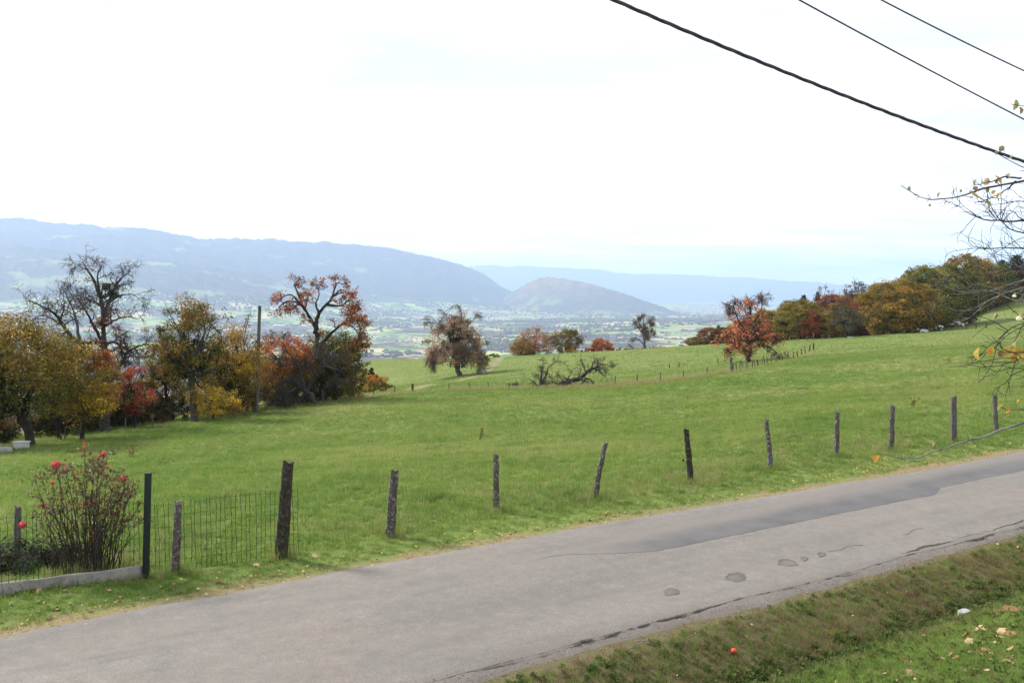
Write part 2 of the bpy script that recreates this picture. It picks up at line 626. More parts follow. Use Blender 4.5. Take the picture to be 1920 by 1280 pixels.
# ------------------------------------------------------------------ road
def mat_road():
    m, t = material("worn_asphalt")
    p = t.pos()
    rot = t.add('ShaderNodeVectorRotate', {'rotation_type': 'Z_AXIS'}, {'Vector': p, 'Angle': -math.atan2(E[1], E[0])}).outputs[0]
    long_ = t.noise(t.scaled(rot, (0.10, 0.9, 1)), 1.0, 4, 0.55)
    blot = t.noise(p, 0.55, 4, 0.6)
    grit = t.noise(p, 55, 3, 0.8)
    stones = t.add('ShaderNodeTexVoronoi', {'feature': 'F1'}, {'Vector': p, 'Scale': 70.0}).outputs['Distance']
    c = t.ramp(long_, [(0.32, (0.136, 0.126, 0.116)), (0.52, (0.172, 0.157, 0.139)), (0.70, (0.190, 0.178, 0.162))])
    c = t.mix(t.ramp(blot, [(0.50, 0.0), (0.68, 0.55)]), c, (0.185, 0.155, 0.132))
    c = t.mix(t.ramp(blot, [(0.30, 0.5), (0.45, 0.0)]), c, (0.122, 0.116, 0.113))
    c = t.mix(t.ramp(grit, [(0.36, 0.7), (0.5, 0.0)]), c, (0.085, 0.08, 0.075))
    c = t.mix(t.ramp(grit, [(0.58, 0.0), (0.72, 0.6)]), c, (0.36, 0.33, 0.30))
    mott = t.noise(p, 5.5, 5, 0.7)
    c = t.mix(t.ramp(mott, [(0.30, 0.55), (0.50, 0.0)]), c, (0.118, 0.106, 0.095))
    c = t.mix(t.ramp(mott, [(0.55, 0.0), (0.75, 0.5)]), c, (0.245, 0.220, 0.192))
    st_ = t.noise(t.scaled(rot, (0.35, 2.6, 1)), 1.0, 4, 0.6)
    c = t.mix(t.ramp(st_, [(0.28, 0.5), (0.42, 0.0)]), c, (0.112, 0.103, 0.096))
    edge = t.attr('edge', 'Fac')
    c = t.mix(t.math('MULTIPLY', edge, t.ramp(t.noise(p, 4, 4, 0.7), [(0.35, 0.3), (0.6, 1.0)])), c,
              t.ramp(grit, [(0.35, (0.075, 0.062, 0.052)), (0.65, (0.18, 0.15, 0.13))]))
    finish(t, c, 0.82, t.bump(t.mix(0.5, grit, stones), 0.35, 0.006), 0.3)
    return m


def road_z(s, t):
    return -4.5 + 0.035 * (1 - ((t - 2.2) / 2.5) ** 2) + 0.012 * fbm(np.asarray(s) * 0.5, np.asarray(t) * 0.8, 44, 2)


def t_far(s):
    return 4.52 + 0.16 * np.sin(s * 0.23 + 0.8) + 0.16 * fbm(s * 0.9, s * 0 + 3, 51, 4)


def t_near(s):
    return -0.17 + 0.18 * fbm(s * 1.4, s * 0 + 9, 61, 4)


def build_road():
    ss = np.arange(-40, 95, 0.16)
    tt = np.linspace(0, 1, 22)
    S, T0 = np.meshgrid(ss, tt, indexing='ij')
    a, b = t_near(S), t_far(S)
    T = a + (b - a) * T0
    X, Y = xy(S, T)
    Z = road_z(S, T)
    Z[:, 0] -= 0.05; Z[:, -1] -= 0.05
    V = np.stack([X, Y, Z], -1).reshape(-1, 3)
    n, k = S.shape
    i = np.arange(n - 1)[:, None] * k; j = np.arange(k - 1)[None, :]
    Fc = np.stack([i + j, i + k + j, i + k + j + 1, i + j + 1], -1).reshape(-1, 4)
    edge = np.clip(1 - (T - a) / 0.38, 0, 1) + np.clip(1 - (b - T) / 0.22, 0, 1) * 0.7
    o = mesh_obj("road", V, Fc, MAT_ROAD, None, True, cols=np.repeat(edge.reshape(-1, 1), 3, 1), colname='edge')
    tag(o, kind='structure')


MAT_ROAD = mat_road()
build_road()


def sheet_strip(name, ss, lo, hi, mat, lift=0.006, k=6):
    """thin sheet lying on the road between two t-curves"""
    ss = np.asarray(ss, float)
    T = lo[:, None] + (hi - lo)[:, None] * np.linspace(0, 1, k)[None, :]
    S = np.repeat(ss[:, None], k, 1)
    X, Y = xy(S, T)
    V = np.stack([X, Y, road_z(S, T) + lift], -1).reshape(-1, 3)
    n = len(ss)
    i = np.arange(n - 1)[:, None] * k; j = np.arange(k - 1)[None, :]
    Fc = np.stack([i + j, i + k + j, i + k + j + 1, i + j + 1], -1).reshape(-1, 4)
    e = np.clip(np.linspace(-1.0, 1.5, k), 0, 1.7)
    e = np.maximum(np.repeat(e[None], n, 0), np.clip(2.0 - (ss - ss[0])[:, None] / 1.2, 0, 1.7))
    return tag(mesh_obj(name, V, Fc, mat, None, True, cols=np.repeat(e.reshape(-1, 1), 3, 1), colname='edge'), kind='structure')


def road_st(px, py):
    k = -4.48 / pix(px, py, 1.0)[2]
    p = pix(px, py, k)
    s, t = st(p[0], p[1])
    return float(s), float(t)


def mat_asph(name, a, b, rough=0.75, fade=False):
    m, t = material(name)
    p = t.pos()
    grit = t.noise(p, 60, 3, 0.8)
    c = t.ramp(t.noise(p, 1.1, 5, 0.65), [(0.35, a), (0.65, b)])
    c = t.mix(t.ramp(grit, [(0.6, 0.0), (0.78, 0.35)]), c, (0.3, 0.29, 0.28))
    if fade:
        c = t.mix(t.math('ADD', t.attr('edge', 'Fac'), t.math('MULTIPLY', t.math('SUBTRACT', t.noise(p, 3.0, 4, 0.6), 0.5), 0.9), True), c, (0.152, 0.136, 0.121))
    finish(t, c, rough, t.bump(grit, 0.3, 0.005), 0.3)
    return m


ASPH_PATCH = mat_asph("patched_asphalt", (0.078, 0.076, 0.078), (0.108, 0.104, 0.103), fade=True)
ASPH_HOLE = mat_asph("broken_asphalt", (0.040, 0.037, 0.034), (0.11, 0.098, 0.088), 0.6, fade=True)
CRACK = mat_noise("crack_dirt", (0.028, 0.024, 0.021), (0.085, 0.073, 0.063), 20, 0.95, world=True)

low = [road_st(*q) for q in [(998, 1056), (1030, 1066), (1060, 1072), (1100, 1063), (1200, 1040), (1320, 1016), (1400, 1000), (1500, 978), (1600, 958), (1752, 928), (1758, 922), (1765, 914), (1850, 896), (1920, 882), (2020, 862)]]
upp = [road_st(*q) for q in [(998, 1050), (1030, 1040), (1060, 1032), (1100, 1022), (1200, 997), (1320, 972), (1400, 955), (1500, 932), (1600, 910), (1752, 880), (1758, 879), (1765, 878), (1850, 862), (1920, 850), (2020, 832)]]
ss = np.arange(low[0][0], 26, 0.06)
lo_t = np.interp(ss, [q[0] for q in low], [q[1] for q in low]) + 0.10 * fbm(ss * 2.2, ss * 0, 71, 5, 0.7)
hi_t = np.maximum(np.interp(ss, [q[0] for q in upp], [q[1] for q in upp]) + 0.25 * fbm(ss * 1.1, ss * 0 + 5, 72, 4), lo_t + 0.01)
hi_t = np.minimum(hi_t, t_far(ss) - 0.08)
lo_t = hi_t - (hi_t - lo_t) * smooth(0.2, 2.2, ss - ss[0]) - 0.004
sheet_strip("road_patch", ss, lo_t, hi_t, ASPH_PATCH, 0.004, 10)

ss = np.arange(-12, 30, 0.03)
mid = 0.04 + 0.14 * fbm(ss * 0.5, ss * 0, 81, 3) + 0.045 * fbm(ss * 5, ss * 0 + 2, 82, 4, 0.7)
wd = np.clip(0.011 + 0.045 * fbm(ss * 0.8, ss * 0 + 4, 83, 3) + 0.045 * fbm(ss * 6, ss * 0 + 4, 84, 2), 0.003, 0.1)
sheet_strip("road_crack", ss, mid - wd, mid + wd, CRACK, 0.006, 3)
ss = np.arange(8, 26, 0.03)
mid = 0.20 + 0.1 * fbm(ss * 1.1, ss * 0, 85, 3) + 0.1 * fbm(ss * 5, ss * 0 + 2, 86, 3)
wd = np.clip(0.012 + 0.06 * fbm(ss * 0.9, ss * 0 + 4, 87, 3), 0.002, 0.05)
sheet_strip("road_crack", ss, mid - wd, mid + wd, CRACK, 0.006, 3)


def pothole(px, py, wpx, hpx, seed):
    """a shallow dish with a broken rim, sunk in a thin apron that lies on the road"""
    s0, t0 = road_st(px, py)
    s1, t1 = road_st(px + wpx, py); s2, t2 = road_st(px, py + hpx)
    ax = np.array([s1 - s0, t1 - t0]); ay = np.array([s2 - s0, t2 - t0])
    n = 26
    an = np.arange(n) * 2 * math.pi / n
    V = []
    rings = [(0.0, 0.006), (0.45, 0.0045), (0.8, 0.007), (0.93, 0.012), (1.06, 0.003)]
    for k, (rr, lift) in enumerate(rings):
        rj = 1 + 1.1 * fbm(np.cos(an) * 2.2 + seed, np.sin(an) * 1.6 + seed, 90 + seed, 3)
        q = np.array([s0, t0])[None] + rr * rj[:, None] * (np.cos(an)[:, None] * ax + np.sin(an)[:, None] * ay)
        x, y = xy(q[:, 0], q[:, 1])
        V.append(np.stack([x, y, road_z(q[:, 0], q[:, 1]) + lift], 1))
    V = np.concatenate(V)
    ec = np.repeat(np.array([0.55, 0.45, 0.1, 0.25, 1.0]), n)
    Fc = []
    for k in range(len(rings) - 1):
        for j in range(n):
            Fc.append((k * n + j, k * n + (j + 1) % n, (k + 1) * n + (j + 1) % n, (k + 1) * n + j))
    tag(mesh_obj("pothole", V, np.array(Fc), ASPH_HOLE, None, True, cols=np.repeat(ec[:, None], 3, 1), colname='edge'), kind='structure')


pothole(1258, 1110, 19, 6, 1)
pothole(1376, 1082, 20, 8, 2)
pothole(1477, 1055, 17, 6, 3)
pothole(1508, 1048, 6, 4, 4)
pothole(1540, 1040, 9, 4, 5)
for q in [[(1552, 1034), (1575, 1031), (1596, 1023), (1616, 1021)], [(1695, 1002), (1712, 993), (1735, 990), (1752, 996)]]:
    pts = [road_st(*a) for a in q]
    ss = np.linspace(pts[0][0], pts[-1][0], 40)
    tm = np.interp(ss, [a[0] for a in pts], [a[1] for a in pts]) + 0.06 * fbm(ss * 4, ss * 0, 97, 3)
    wd = np.clip(0.02 + 0.05 * fbm(ss * 5, ss * 0 + 1, 98, 2), 0.004, 0.05)
    sheet_strip("road_crack", ss, tm - wd, tm + wd, ASPH_HOLE, 0.006, 3)

# ------------------------------------------------------------------ valley, mountains, far ridge
_vc = [(760, 640, 6.0), (960, 620, 7.5), (700, 690, 3.9), (500, 690, 3.9), (300, 690, 3.9), (1100, 640, 6.0), (1150, 600, 10), (1280, 581, 16), (1340, 600, 10), (1450, 600, 10), (100, 640, 5.6), (60, 575, 8), (100, 505, 10.0), (-150, 570, 8), (-150, 490, 10),
       (300, 572, 8.5), (300, 495, 10.8), (450, 590, 8.6), (450, 520, 11.5), (600, 570, 11), (600, 535, 12.8), (750, 580, 12), (750, 548, 13.8), (850, 580, 12.5), (950, 569, 14.4),
       (1000, 580, 14), (1100, 576, 14), (1250, 589, 14), (1600, 580, 17), (1400, 573, 22), (1000, 566, 27), (1800, 585, 17), (2200, 600, 12), (1700, 640, 6), (2100, 690, 4), (1900, 573, 26), (600, 560, 24), (0, 560, 22)]
_vp, _vz = [], []
for a in _vc:
    p = pix(a[0], a[1], a[2] * 1000.0)
    _vp.append(p[:2] / 1000.0); _vz.append(p[2])
_vt = TPS(_vp, _vz, 0.02)


def valley_z(X, Y):
    X = np.asarray(X, float); Y = np.asarray(Y, float)
    r = np.hypot(X, Y)
    z = np.maximum(_vt(X / 1000, Y / 1000), -372) + fbm(X / 900, Y / 900, 101, 4) * 60 * smooth(5000, 9000, r) + fbm(X / 260, Y / 260, 111, 3) * 14
    near = -70 - 0.115 * (r - 350)
    wv = smooth(1800, 3800, r)
    return np.maximum(near, -360) * (1 - wv) + z * wv


def vhit(px, py, y0=2500.0, y1=30000.0):
    Ys = np.geomspace(y0, y1, 500)
    d0 = pix(px, py, 1.0)
    P = Ys[:, None] * d0[None]
    d = P[:, 2] - valley_z(P[:, 0], P[:, 1])
    k = np.where(d < 0)[0]
    i = int(k[0]) if len(k) else len(Ys) - 1
    p = P[i].copy(); p[2] = float(valley_z(p[0], p[1]))
    return p


def mat_valley(name, forest=0.0):
    m, t = material(name)
    p = t.pos()
    wob = t.add('ShaderNodeVectorMath', {'operation': 'ADD'}, None)
    nz = t.add('ShaderNodeTexNoise', None, {'Vector': p, 'Scale': 0.004, 'Detail': 3.0}).outputs['Color']
    sc = t.add('ShaderNodeVectorMath', {'operation': 'SCALE'}, {0: nz, 'Scale': 260.0}).outputs[0]
    t.t.links.new(p, wob.inputs[0]); t.t.links.new(sc, wob.inputs[1])
    flatp = t.scaled(wob.outputs[0], (1, 0.8, 0))
    vor = t.add('ShaderNodeTexVoronoi', {'feature': 'F1', 'distance': 'CHEBYCHEV'}, {'Vector': flatp, 'Scale': 0.0042}).outputs['Color']
    cell = t.add('ShaderNodeSeparateColor', None, {'Color': vor})
    fields = t.ramp(cell.outputs[0], [(0.0, (0.19, 0.25, 0.07)), (0.3, (0.25, 0.30, 0.09)), (0.45, (0.36, 0.38, 0.13)), (0.55, (0.46, 0.37, 0.21)), (0.70, (0.36, 0.27, 0.18)), (0.80, (0.10, 0.18, 0.04)), (1.0, (0.22, 0.31, 0.08))], 'CONSTANT')
    woods = t.ramp(t.noise(p, 0.012, 4, 0.7), [(0.3, (0.028, 0.030, 0.022)), (0.5, (0.070, 0.056, 0.034)), (0.62, (0.125, 0.082, 0.042)), (0.75, (0.05, 0.05, 0.03))])
    hz = t.add('ShaderNodeSeparateXYZ', None, {'Vector': p}).outputs['Z']
    slope = t.add('ShaderNodeMapRange', None, {'Value': hz, 'From Min': -230.0, 'From Max': 150.0, 'To Min': 0.0, 'To Max': 0.17}).outputs[0]  # more woods uphill, their dark colour standing in for a cloud's shadow
    wm = t.ramp(t.math('ADD', t.math('ADD', t.noise(flatp, 0.0011, 5, 0.62), forest), slope), [(0.495, 0.0), (0.525, 1.0)])
    c = t.mix(wm, fields, woods)
    town = t.noise(flatp, 0.0009, 3, 0.6)
    dots = t.add('ShaderNodeTexVoronoi', {'feature': 'F1'}, {'Vector': p, 'Scale': 0.022}).outputs['Color']
    dsep = t.add('ShaderNodeSeparateColor', None, {'Color': dots})
    tm = t.math('MULTIPLY', t.ramp(town, [(0.58, 0.0), (0.64, 1.0)]), t.ramp(dsep.outputs[1], [(0.80, 0.0), (0.82, 1.0)]))
    if forest < 0.2:
        c = t.mix(tm, c, t.ramp(dsep.outputs[0], [(0.0, (0.55, 0.52, 0.48)), (0.5, (0.34, 0.22, 0.17)), (0.8, (0.62, 0.62, 0.6))], 'CONSTANT'))
    finish(t, c, 0.95, None, 0.05)
    return m


MAT_VALLEY = mat_valley("valley_fields", -0.015)
MAT_FOREST = mat_noise("mountain_forest", (0.020, 0.020, 0.024), (0.065, 0.042, 0.034), 0.006, 0.95, world=True)


def mat_mountain(name, cols, scale, meadow, band=None):
    m, t = material(name)
    p = t.pos()
    c = t.ramp(t.noise(p, scale, 6, 0.65), cols)
    if band:
        hz = t.math('ADD', t.add('ShaderNodeSeparateXYZ', None, {'Vector': p}).outputs['Z'], t.math('MULTIPLY', t.noise(p, 0.002, 4, 0.6), 160.0))
        k = t.add('ShaderNodeMapRange', None, {'Value': hz, 'From Min': band[0], 'From Max': band[1]}).outputs[0]
        c = t.mix(k, t.ramp(t.noise(p, scale * 1.5, 5, 0.65), [(0.3, (0.035, 0.034, 0.04)), (0.6, (0.085, 0.065, 0.055))]), c)
    c = t.mix(t.ramp(t.noise(p, 0.0016, 5, 0.6), [(0.60 - meadow, 0.0), (0.66 - meadow, 0.85)]), c, (0.20, 0.23, 0.09))
    finish(t, c, 0.95, None, 0.05)
    return m


def grid_faces(n, k):
    i = np.arange(n - 1)[:, None] * k; j = np.arange(k - 1)[None, :]
    return np.stack([i + j, i + k + j, i + k + j + 1, i + j + 1], -1).reshape(-1, 4)


def build_valley():
    na, nr = 300, 300
    ang = np.radians(np.linspace(-55, 55, na))
    r = np.geomspace(340, 42000, nr)
    R, A = np.meshgrid(r, ang, indexing='ij')
    X, Y = R * np.sin(A), R * np.cos(A)
    Z = valley_z(X, Y)
    V = np.stack([X, Y, Z], -1).reshape(-1, 3)
    o = mesh_obj("valley_ground", V, grid_faces(nr, na)[:, ::-1], MAT_VALLEY, None, True)
    tag(o, kind='structure')


build_valley()


def ridge(name, line, foot_d, back_d, mat, seed, rough, n=420, k=44, fine=1.0, smoothing=1.0, pw=1.0, gully=62, gs=38.0, tree=26):
    """loft from the foot in front over the crest to the foot behind"""
    L = np.array(line, float)
    u = np.linspace(L[0, 0], L[-1, 0], n)
    ydist = np.interp(u, L[:, 0], L[:, 2]) * 1000
    py = np.interp(u, L[:, 0], L[:, 1])
    ker = np.hanning(2 * int(9 * smoothing) + 1); ker /= ker.sum()
    pad = len(ker) // 2
    py = np.convolve(np.pad(py, pad, 'edge'), ker, 'valid'); ydist = np.convolve(np.pad(ydist, pad, 'edge'), ker, 'valid')
    rows = []
    for j in range(k):
        v = j / (k - 1) * 1.6
        pts = []
        top = np.array([pix(a, b, c) for a, b, c in zip(u, py, ydist)])
        if v <= 1:
            yy = ydist - foot_d * (1 - v)
            x = np.array([pix(a, 560, c)[0] for a, c in zip(u, yy)])
            zf = np.minimum(valley_z(np.array([pix(a, 560, c)[0] for a, c in zip(u, ydist - foot_d)]), ydist - foot_d) - 25, top[:, 2] - 10)
            prof = v ** pw if v > 0 else 0
            z = zf + (top[:, 2] - zf) * prof
        else:
            yy = ydist + back_d * (v - 1) / 0.6
            x = np.array([pix(a, 560, c)[0] for a, c in zip(u, yy)])
            z = top[:, 2] - (top[:, 2] + 420) * ((v - 1) / 0.6) ** 1.1
        amp = rough * (0.25 + 0.75 * abs(math.sin(min(v, 1) * math.pi)))
        z = z + fbm(x / (900 * fine), yy / (900 * fine), seed, 5, 0.55) * amp
        gul = np.abs(fbm(u / gs + 0.25 * np.sin(v * 4 + u / 60), np.full(n, v * 0.9), seed + 9, 4, 0.55)) * 2
        z = z - gul * gully * math.sin(min(v, 1.25) / 1.25 * math.pi) ** 0.8
        z = z + (vnoise(x / 45, yy / 45, seed + 3) - 0.4) * tree
        rows.append(np.stack([x, yy, z], 1))
    V = np.concatenate(rows)
    o = mesh_obj(name, V, grid_faces(k, n)[:, ::-1], mat, None, True)
    tag(o, kind='structure')


MAT_MTN = mat_mountain("mountain_slope", [(0.3, (0.020, 0.022, 0.034)), (0.5, (0.045, 0.038, 0.048)), (0.7, (0.095, 0.058, 0.055))], 0.004, -0.02)
MAT_FOOT = mat_mountain("foothill_slope", [(0.3, (0.020, 0.022, 0.026)), (0.5, (0.052, 0.042, 0.036)), (0.7, (0.11, 0.072, 0.05))], 0.005, 0.05)
MAT_HILL = mat_mountain("autumn_hill_slope", [(0.3, (0.085, 0.052, 0.040)), (0.5, (0.20, 0.115, 0.075)), (0.7, (0.30, 0.195, 0.115))], 0.006, 0.02, (-90.0, 190.0))
MAT_RIDGE = mat_mountain("far_ridge_slope", [(0.3, (0.03, 0.035, 0.045)), (0.7, (0.06, 0.06, 0.06))], 0.001, -0.1)
ridge("mountain", [(-420, 400, 12.0), (-150, 399, 12.0), (0, 405, 12.2), (60, 408, 12.4), (90, 415, 12.5), (170, 418, 12.7), (260, 424, 13.0), (325, 432, 13.3), (350, 440, 13.5), (380, 446, 13.8), (430, 445, 14.2), (500, 445, 14.6), (560, 449, 15),
                   (640, 454, 15.3), (720, 463, 15.6), (800, 477, 15.8), (850, 489, 16.0), (885, 501, 16.2), (910, 514, 16.3), (935, 531, 16.4), (955, 542, 16.5), (985, 553, 16.6), (1060, 566, 16.8)], 2600, 2600, MAT_MTN, 201, 190, smoothing=0.5, pw=0.9, gully=70, gs=46.0)
ridge("foothill", [(-420, 446, 9.4), (-120, 450, 9.6), (0, 454, 9.8), (50, 459, 9.9), (110, 468, 10.0), (180, 474, 10.2), (250, 484, 10.4), (330, 490, 10.7), (400, 500, 11.0), (470, 510, 11.4), (540, 521, 11.8), (600, 531, 12.2)], 1500, 1200, MAT_FOOT, 221, 110, n=520, k=60, smoothing=0.3, pw=0.85, gully=50, gs=30.0, tree=24)
ridge("hill", [(915, 572, 14.8), (945, 557, 14.6), (968, 543, 14.4), (990, 529, 14.2), (1010, 521, 14.0), (1028, 518, 13.9), (1055, 521, 13.8), (1100, 531, 13.6), (1150, 543, 13.5), (1200, 560, 13.4), (1240, 574, 13.3), (1265, 584, 13.2), (1290, 594, 13.1)],
      900, 900, MAT_HILL, 231, 90, n=420, k=70, fine=0.6, smoothing=0.3, pw=1.35, gully=20, gs=30.0, tree=20)
ridge("far_ridge", [(-200, 470, 33), (400, 478, 33), (850, 500, 33.5), (905, 496, 33.5), (960, 497, 34), (1050, 501, 34), (1110, 503, 34), (1165, 511, 34), (1210, 512, 34), (1300, 515, 34.5), (1400, 520, 35), (1460, 524, 35),
                    (1520, 527, 35), (1560, 531, 35), (1650, 534, 35), (1750, 541, 35.5), (1900, 546, 36), (2200, 552, 36)], 6000, 3000, MAT_RIDGE, 261, 260, n=420, k=30, fine=3.0, smoothing=0.5, pw=0.9, gully=110, gs=40.0, tree=50)


def scatter(name, verts, rot, scl, idx, protos, kind='stuff'):
    """one object that instances small unlinked meshes on its points (geometry nodes)"""
    cname = name + "_pieces"
    pc = bpy.data.collections.new(cname)
    for p in protos:
        pc.objects.link(p)
    me = bpy.data.meshes.new(name)
    n = len(verts)
    me.vertices.add(n); me.vertices.foreach_set('co', np.asarray(verts, np.float32).ravel())
    a = me.attributes.new('rot', 'FLOAT_VECTOR', 'POINT'); a.data.foreach_set('vector', np.asarray(rot, np.float32).ravel())
    a = me.attributes.new('scl', 'FLOAT_VECTOR', 'POINT'); a.data.foreach_set('vector', np.asarray(scl, np.float32).ravel())
    a = me.attributes.new('pick', 'INT', 'POINT'); a.data.foreach_set('value', np.asarray(idx, np.int32).ravel())
    o = bpy.data.objects.new(name, me); COL.objects.link(o)
    g = bpy.data.node_groups.new(name + "_nodes", 'GeometryNodeTree')
    g.interface.new_socket('Geometry', in_out='INPUT', socket_type='NodeSocketGeometry')
    g.interface.new_socket('Geometry', in_out='OUTPUT', socket_type='NodeSocketGeometry')
    N, L = g.nodes, g.links
    gi, go = N.new('NodeGroupInput'), N.new('NodeGroupOutput')
    ci = N.new('GeometryNodeCollectionInfo')
    ci.inputs['Collection'].default_value = pc
    ci.inputs['Separate Children'].default_value = True
    ci.inputs['Reset Children'].default_value = True
    iop = N.new('GeometryNodeInstanceOnPoints')
    iop.inputs['Pick Instance'].default_value = True

    def named(nm, dt):
        q = N.new('GeometryNodeInputNamedAttribute'); q.data_type = dt; q.inputs['Name'].default_value = nm
        return q.outputs['Attribute']
    L.new(gi.outputs[0], iop.inputs['Points']); L.new(ci.outputs[0], iop.inputs['Instance'])
    L.new(named('pick', 'INT'), iop.inputs['Instance Index'])
    L.new(named('rot', 'FLOAT_VECTOR'), iop.inputs['Rotation'])
    L.new(named('scl', 'FLOAT_VECTOR'), iop.inputs['Scale'])
    L.new(iop.outputs[0], go.inputs[0])
    md = o.modifiers.new("scatter", 'NODES'); md.node_group = g
    tag(o, kind=kind)
    return o


def proto_mesh(name, V, Fc, mat, cols=None, smooth_shade=False):
    o = mesh_obj(name, V, Fc, mat, None, smooth_shade, cols=cols)
    COL.objects.unlink(o)
    return o


# distant woodland: lumpy crowns scattered over the valley and its slopes
def mat_far_wood():
    m, t = material("distant_woodland")
    p = t.pos()
    r = t.add('ShaderNodeObjectInfo').outputs['Random']
    a = t.ramp(t.noise(p, 0.003, 4, 0.65), [(0.32, (0.026, 0.030, 0.022)), (0.43, (0.050, 0.046, 0.028)), (0.52, (0.105, 0.075, 0.036)), (0.60, (0.155, 0.100, 0.045)), (0.72, (0.045, 0.045, 0.028))])
    c = t.mix(t.ramp(r, [(0.0, 0.55), (0.5, 0.0)]), a, (0.012, 0.018, 0.011))
    c = t.mix(t.ramp(r, [(0.75, 0.0), (1.0, 0.6)]), c, (0.24, 0.155, 0.055))
    finish(t, c, 0.95, None, 0.05)
    return m


def build_woodland():
    import bmesh
    mat = mat_far_wood()
    protos = []
    for k in range(3):
        bm = bmesh.new()
        bmesh.ops.create_icosphere(bm, subdivisions=2, radius=0.5)
        for v in bm.verts:
            f = 1 + 0.7 * float(fbm(v.co.x * 3 + k * 7, v.co.y * 3 + v.co.z * 2.3, 300 + k, 3))
            v.co = Vector((v.co.x * f, v.co.y * f, (v.co.z * f + 0.32)))
        me = bpy.data.meshes.new("woodland_crown"); bm.to_mesh(me); bm.free()
        me.materials.append(mat)
        protos.append(bpy.data.objects.new("woodland_crown", me))
    n = 90000
    th = np.radians(RNG.uniform(-37, 37, n))
    r = 1 / RNG.uniform(1 / 17500.0, 1 / 1300.0, n)
    r = np.where(RNG.random(n) < 0.45, RNG.uniform(3000, 15500, n), r)
    X, Y = r * np.sin(th), r * np.cos(th)
    dens = fbm(X / 800, Y / 600, 321, 4) + 0.35 * fbm(X / 190, Y / 190, 331, 3)
    lines = np.minimum(np.abs(fbm(X / 420, Y / 420, 341, 2)), np.abs(fbm(X / 600 + 40, Y / 600, 342, 2)))
    keep = (dens > 0.045 - 0.14 * smooth(-230, 0, valley_z(X, Y))) | (lines < 0.012)  # extra crowns uphill also darken the slope in place of cloud shadow
    Z = valley_z(X, Y)
    # keep the slopes nearest the meadow wooded too
    keep |= (r < 2600) & (dens > 0.0)
    vp = vhit(745, 640)
    keep &= np.hypot(X - vp[0], (Y - vp[1]) * 0.6) > 620
    X, Y, Z, r = X[keep], Y[keep], Z[keep], r[keep]
    m = len(X)
    sz = RNG.uniform(13, 26, m) * (1 + 0.35 * smooth(6000, 14000, r))
    scl = np.stack([sz * RNG.uniform(0.9, 1.8, m), sz * RNG.uniform(0.9, 1.4, m), sz * RNG.uniform(0.55, 0.85, m)], 1)
    rot = np.stack([np.zeros(m), np.zeros(m), RNG.uniform(0, 6.28, m)], 1)
    scatter("distant_woodland", np.stack([X, Y, Z], 1), rot, scl, RNG.integers(0, 3, m), protos)


build_woodland()

# houses of the valley: small gabled blocks, one object each; the far town as one mass
HOUSE_WALLS = mat_noise("house_render", (0.50, 0.47, 0.42), (0.68, 0.66, 0.62), 0.4, 0.9)
ROOF_RED = mat_noise("roof_tiles", (0.17, 0.075, 0.05), (0.27, 0.13, 0.09), 0.5, 0.9)
ROOF_BROWN = mat_noise("roof_brown", (0.10, 0.07, 0.06), (0.20, 0.14, 0.12), 0.5, 0.9)
ROOF_GREY = mat_noise("roof_pale", (0.35, 0.35, 0.36), (0.55, 0.55, 0.56), 0.5, 0.8)


def gable(g, w_, d_, h_, rh, over=0.7, mw=0, mr=1, off=(0, 0, 0), M=None):
    x, y = w_ / 2, d_ / 2
    v = np.array([(-x, -y, -4), (x, -y, -4), (x, y, -4), (-x, y, -4), (-x, -y, h_), (x, -y, h_), (x, y, h_), (-x, y, h_), (-x, 0, h_ + rh), (x, 0, h_ + rh)], float) + np.array(off)
    xo, yo = x + over, y + over
    e = h_ - rh * over / y
    rv = np.array([(-xo, -yo, e), (xo, -yo, e), (xo, 0, h_ + rh + 0.05), (-xo, 0, h_ + rh + 0.05), (xo, yo, e), (-xo, yo, e),
                   (-xo, -yo, e + 0.4), (xo, -yo, e + 0.4), (xo, 0, h_ + rh + 0.5), (-xo, 0, h_ + rh + 0.5), (xo, yo, e + 0.4), (-xo, yo, e + 0.4)], float) + np.array(off)
    if M is not None:
        v = v @ M.T; rv = rv @ M.T
    g.add(v, [(0, 1, 5, 4), (2, 3, 7, 6), (1, 2, 6, 9, 5), (3, 0, 4, 8, 7)], mw)
    g.add(rv, [(0, 3, 2, 1), (2, 3, 5, 4), (6, 7, 8, 9), (9, 8, 10, 11), (0, 1, 7, 6), (4, 5, 11, 10), (1, 2, 8, 7), (2, 4, 10, 8), (3, 0, 6, 9), (5, 3, 9, 11)], mr)


def house_mesh(name, w_, d_, h_, rh, roof, wing):
    g = Geo()
    gable(g, w_, d_, h_, rh)
    if wing:
        M = np.array([[0, -1, 0], [1, 0, 0], [0, 0, 1]], float)
        gable(g, d_ * 0.9, w_ * 0.42, h_ * 0.85, rh * 0.8, off=(-d_ * 0.45, w_ * 0.12, 0), M=M)
    g.box((w_ * 0.18, d_ * 0.1, h_), (w_ * 0.18 + 1.1, d_ * 0.1 + 1.1, h_ + rh + 1.6), 0)
    o = g.obj(name, [HOUSE_WALLS, roof])
    return o


house_protos = [house_mesh("house", 14, 10, 5.5, 4.2, ROOF_RED, False), house_mesh("house", 12, 10, 6.5, 4.0, ROOF_BROWN, True),
                house_mesh("house", 17, 12, 5.5, 4.5, ROOF_RED, True), house_mesh("house", 20, 13, 9.0, 3.0, ROOF_GREY, False)]
for h in house_protos:
    COL.objects.unlink(h)


HOUSE_LOOK = ('small red-roofed house', 'small brown-roofed house', 'longer red-roofed house', 'pale grey-roofed block')


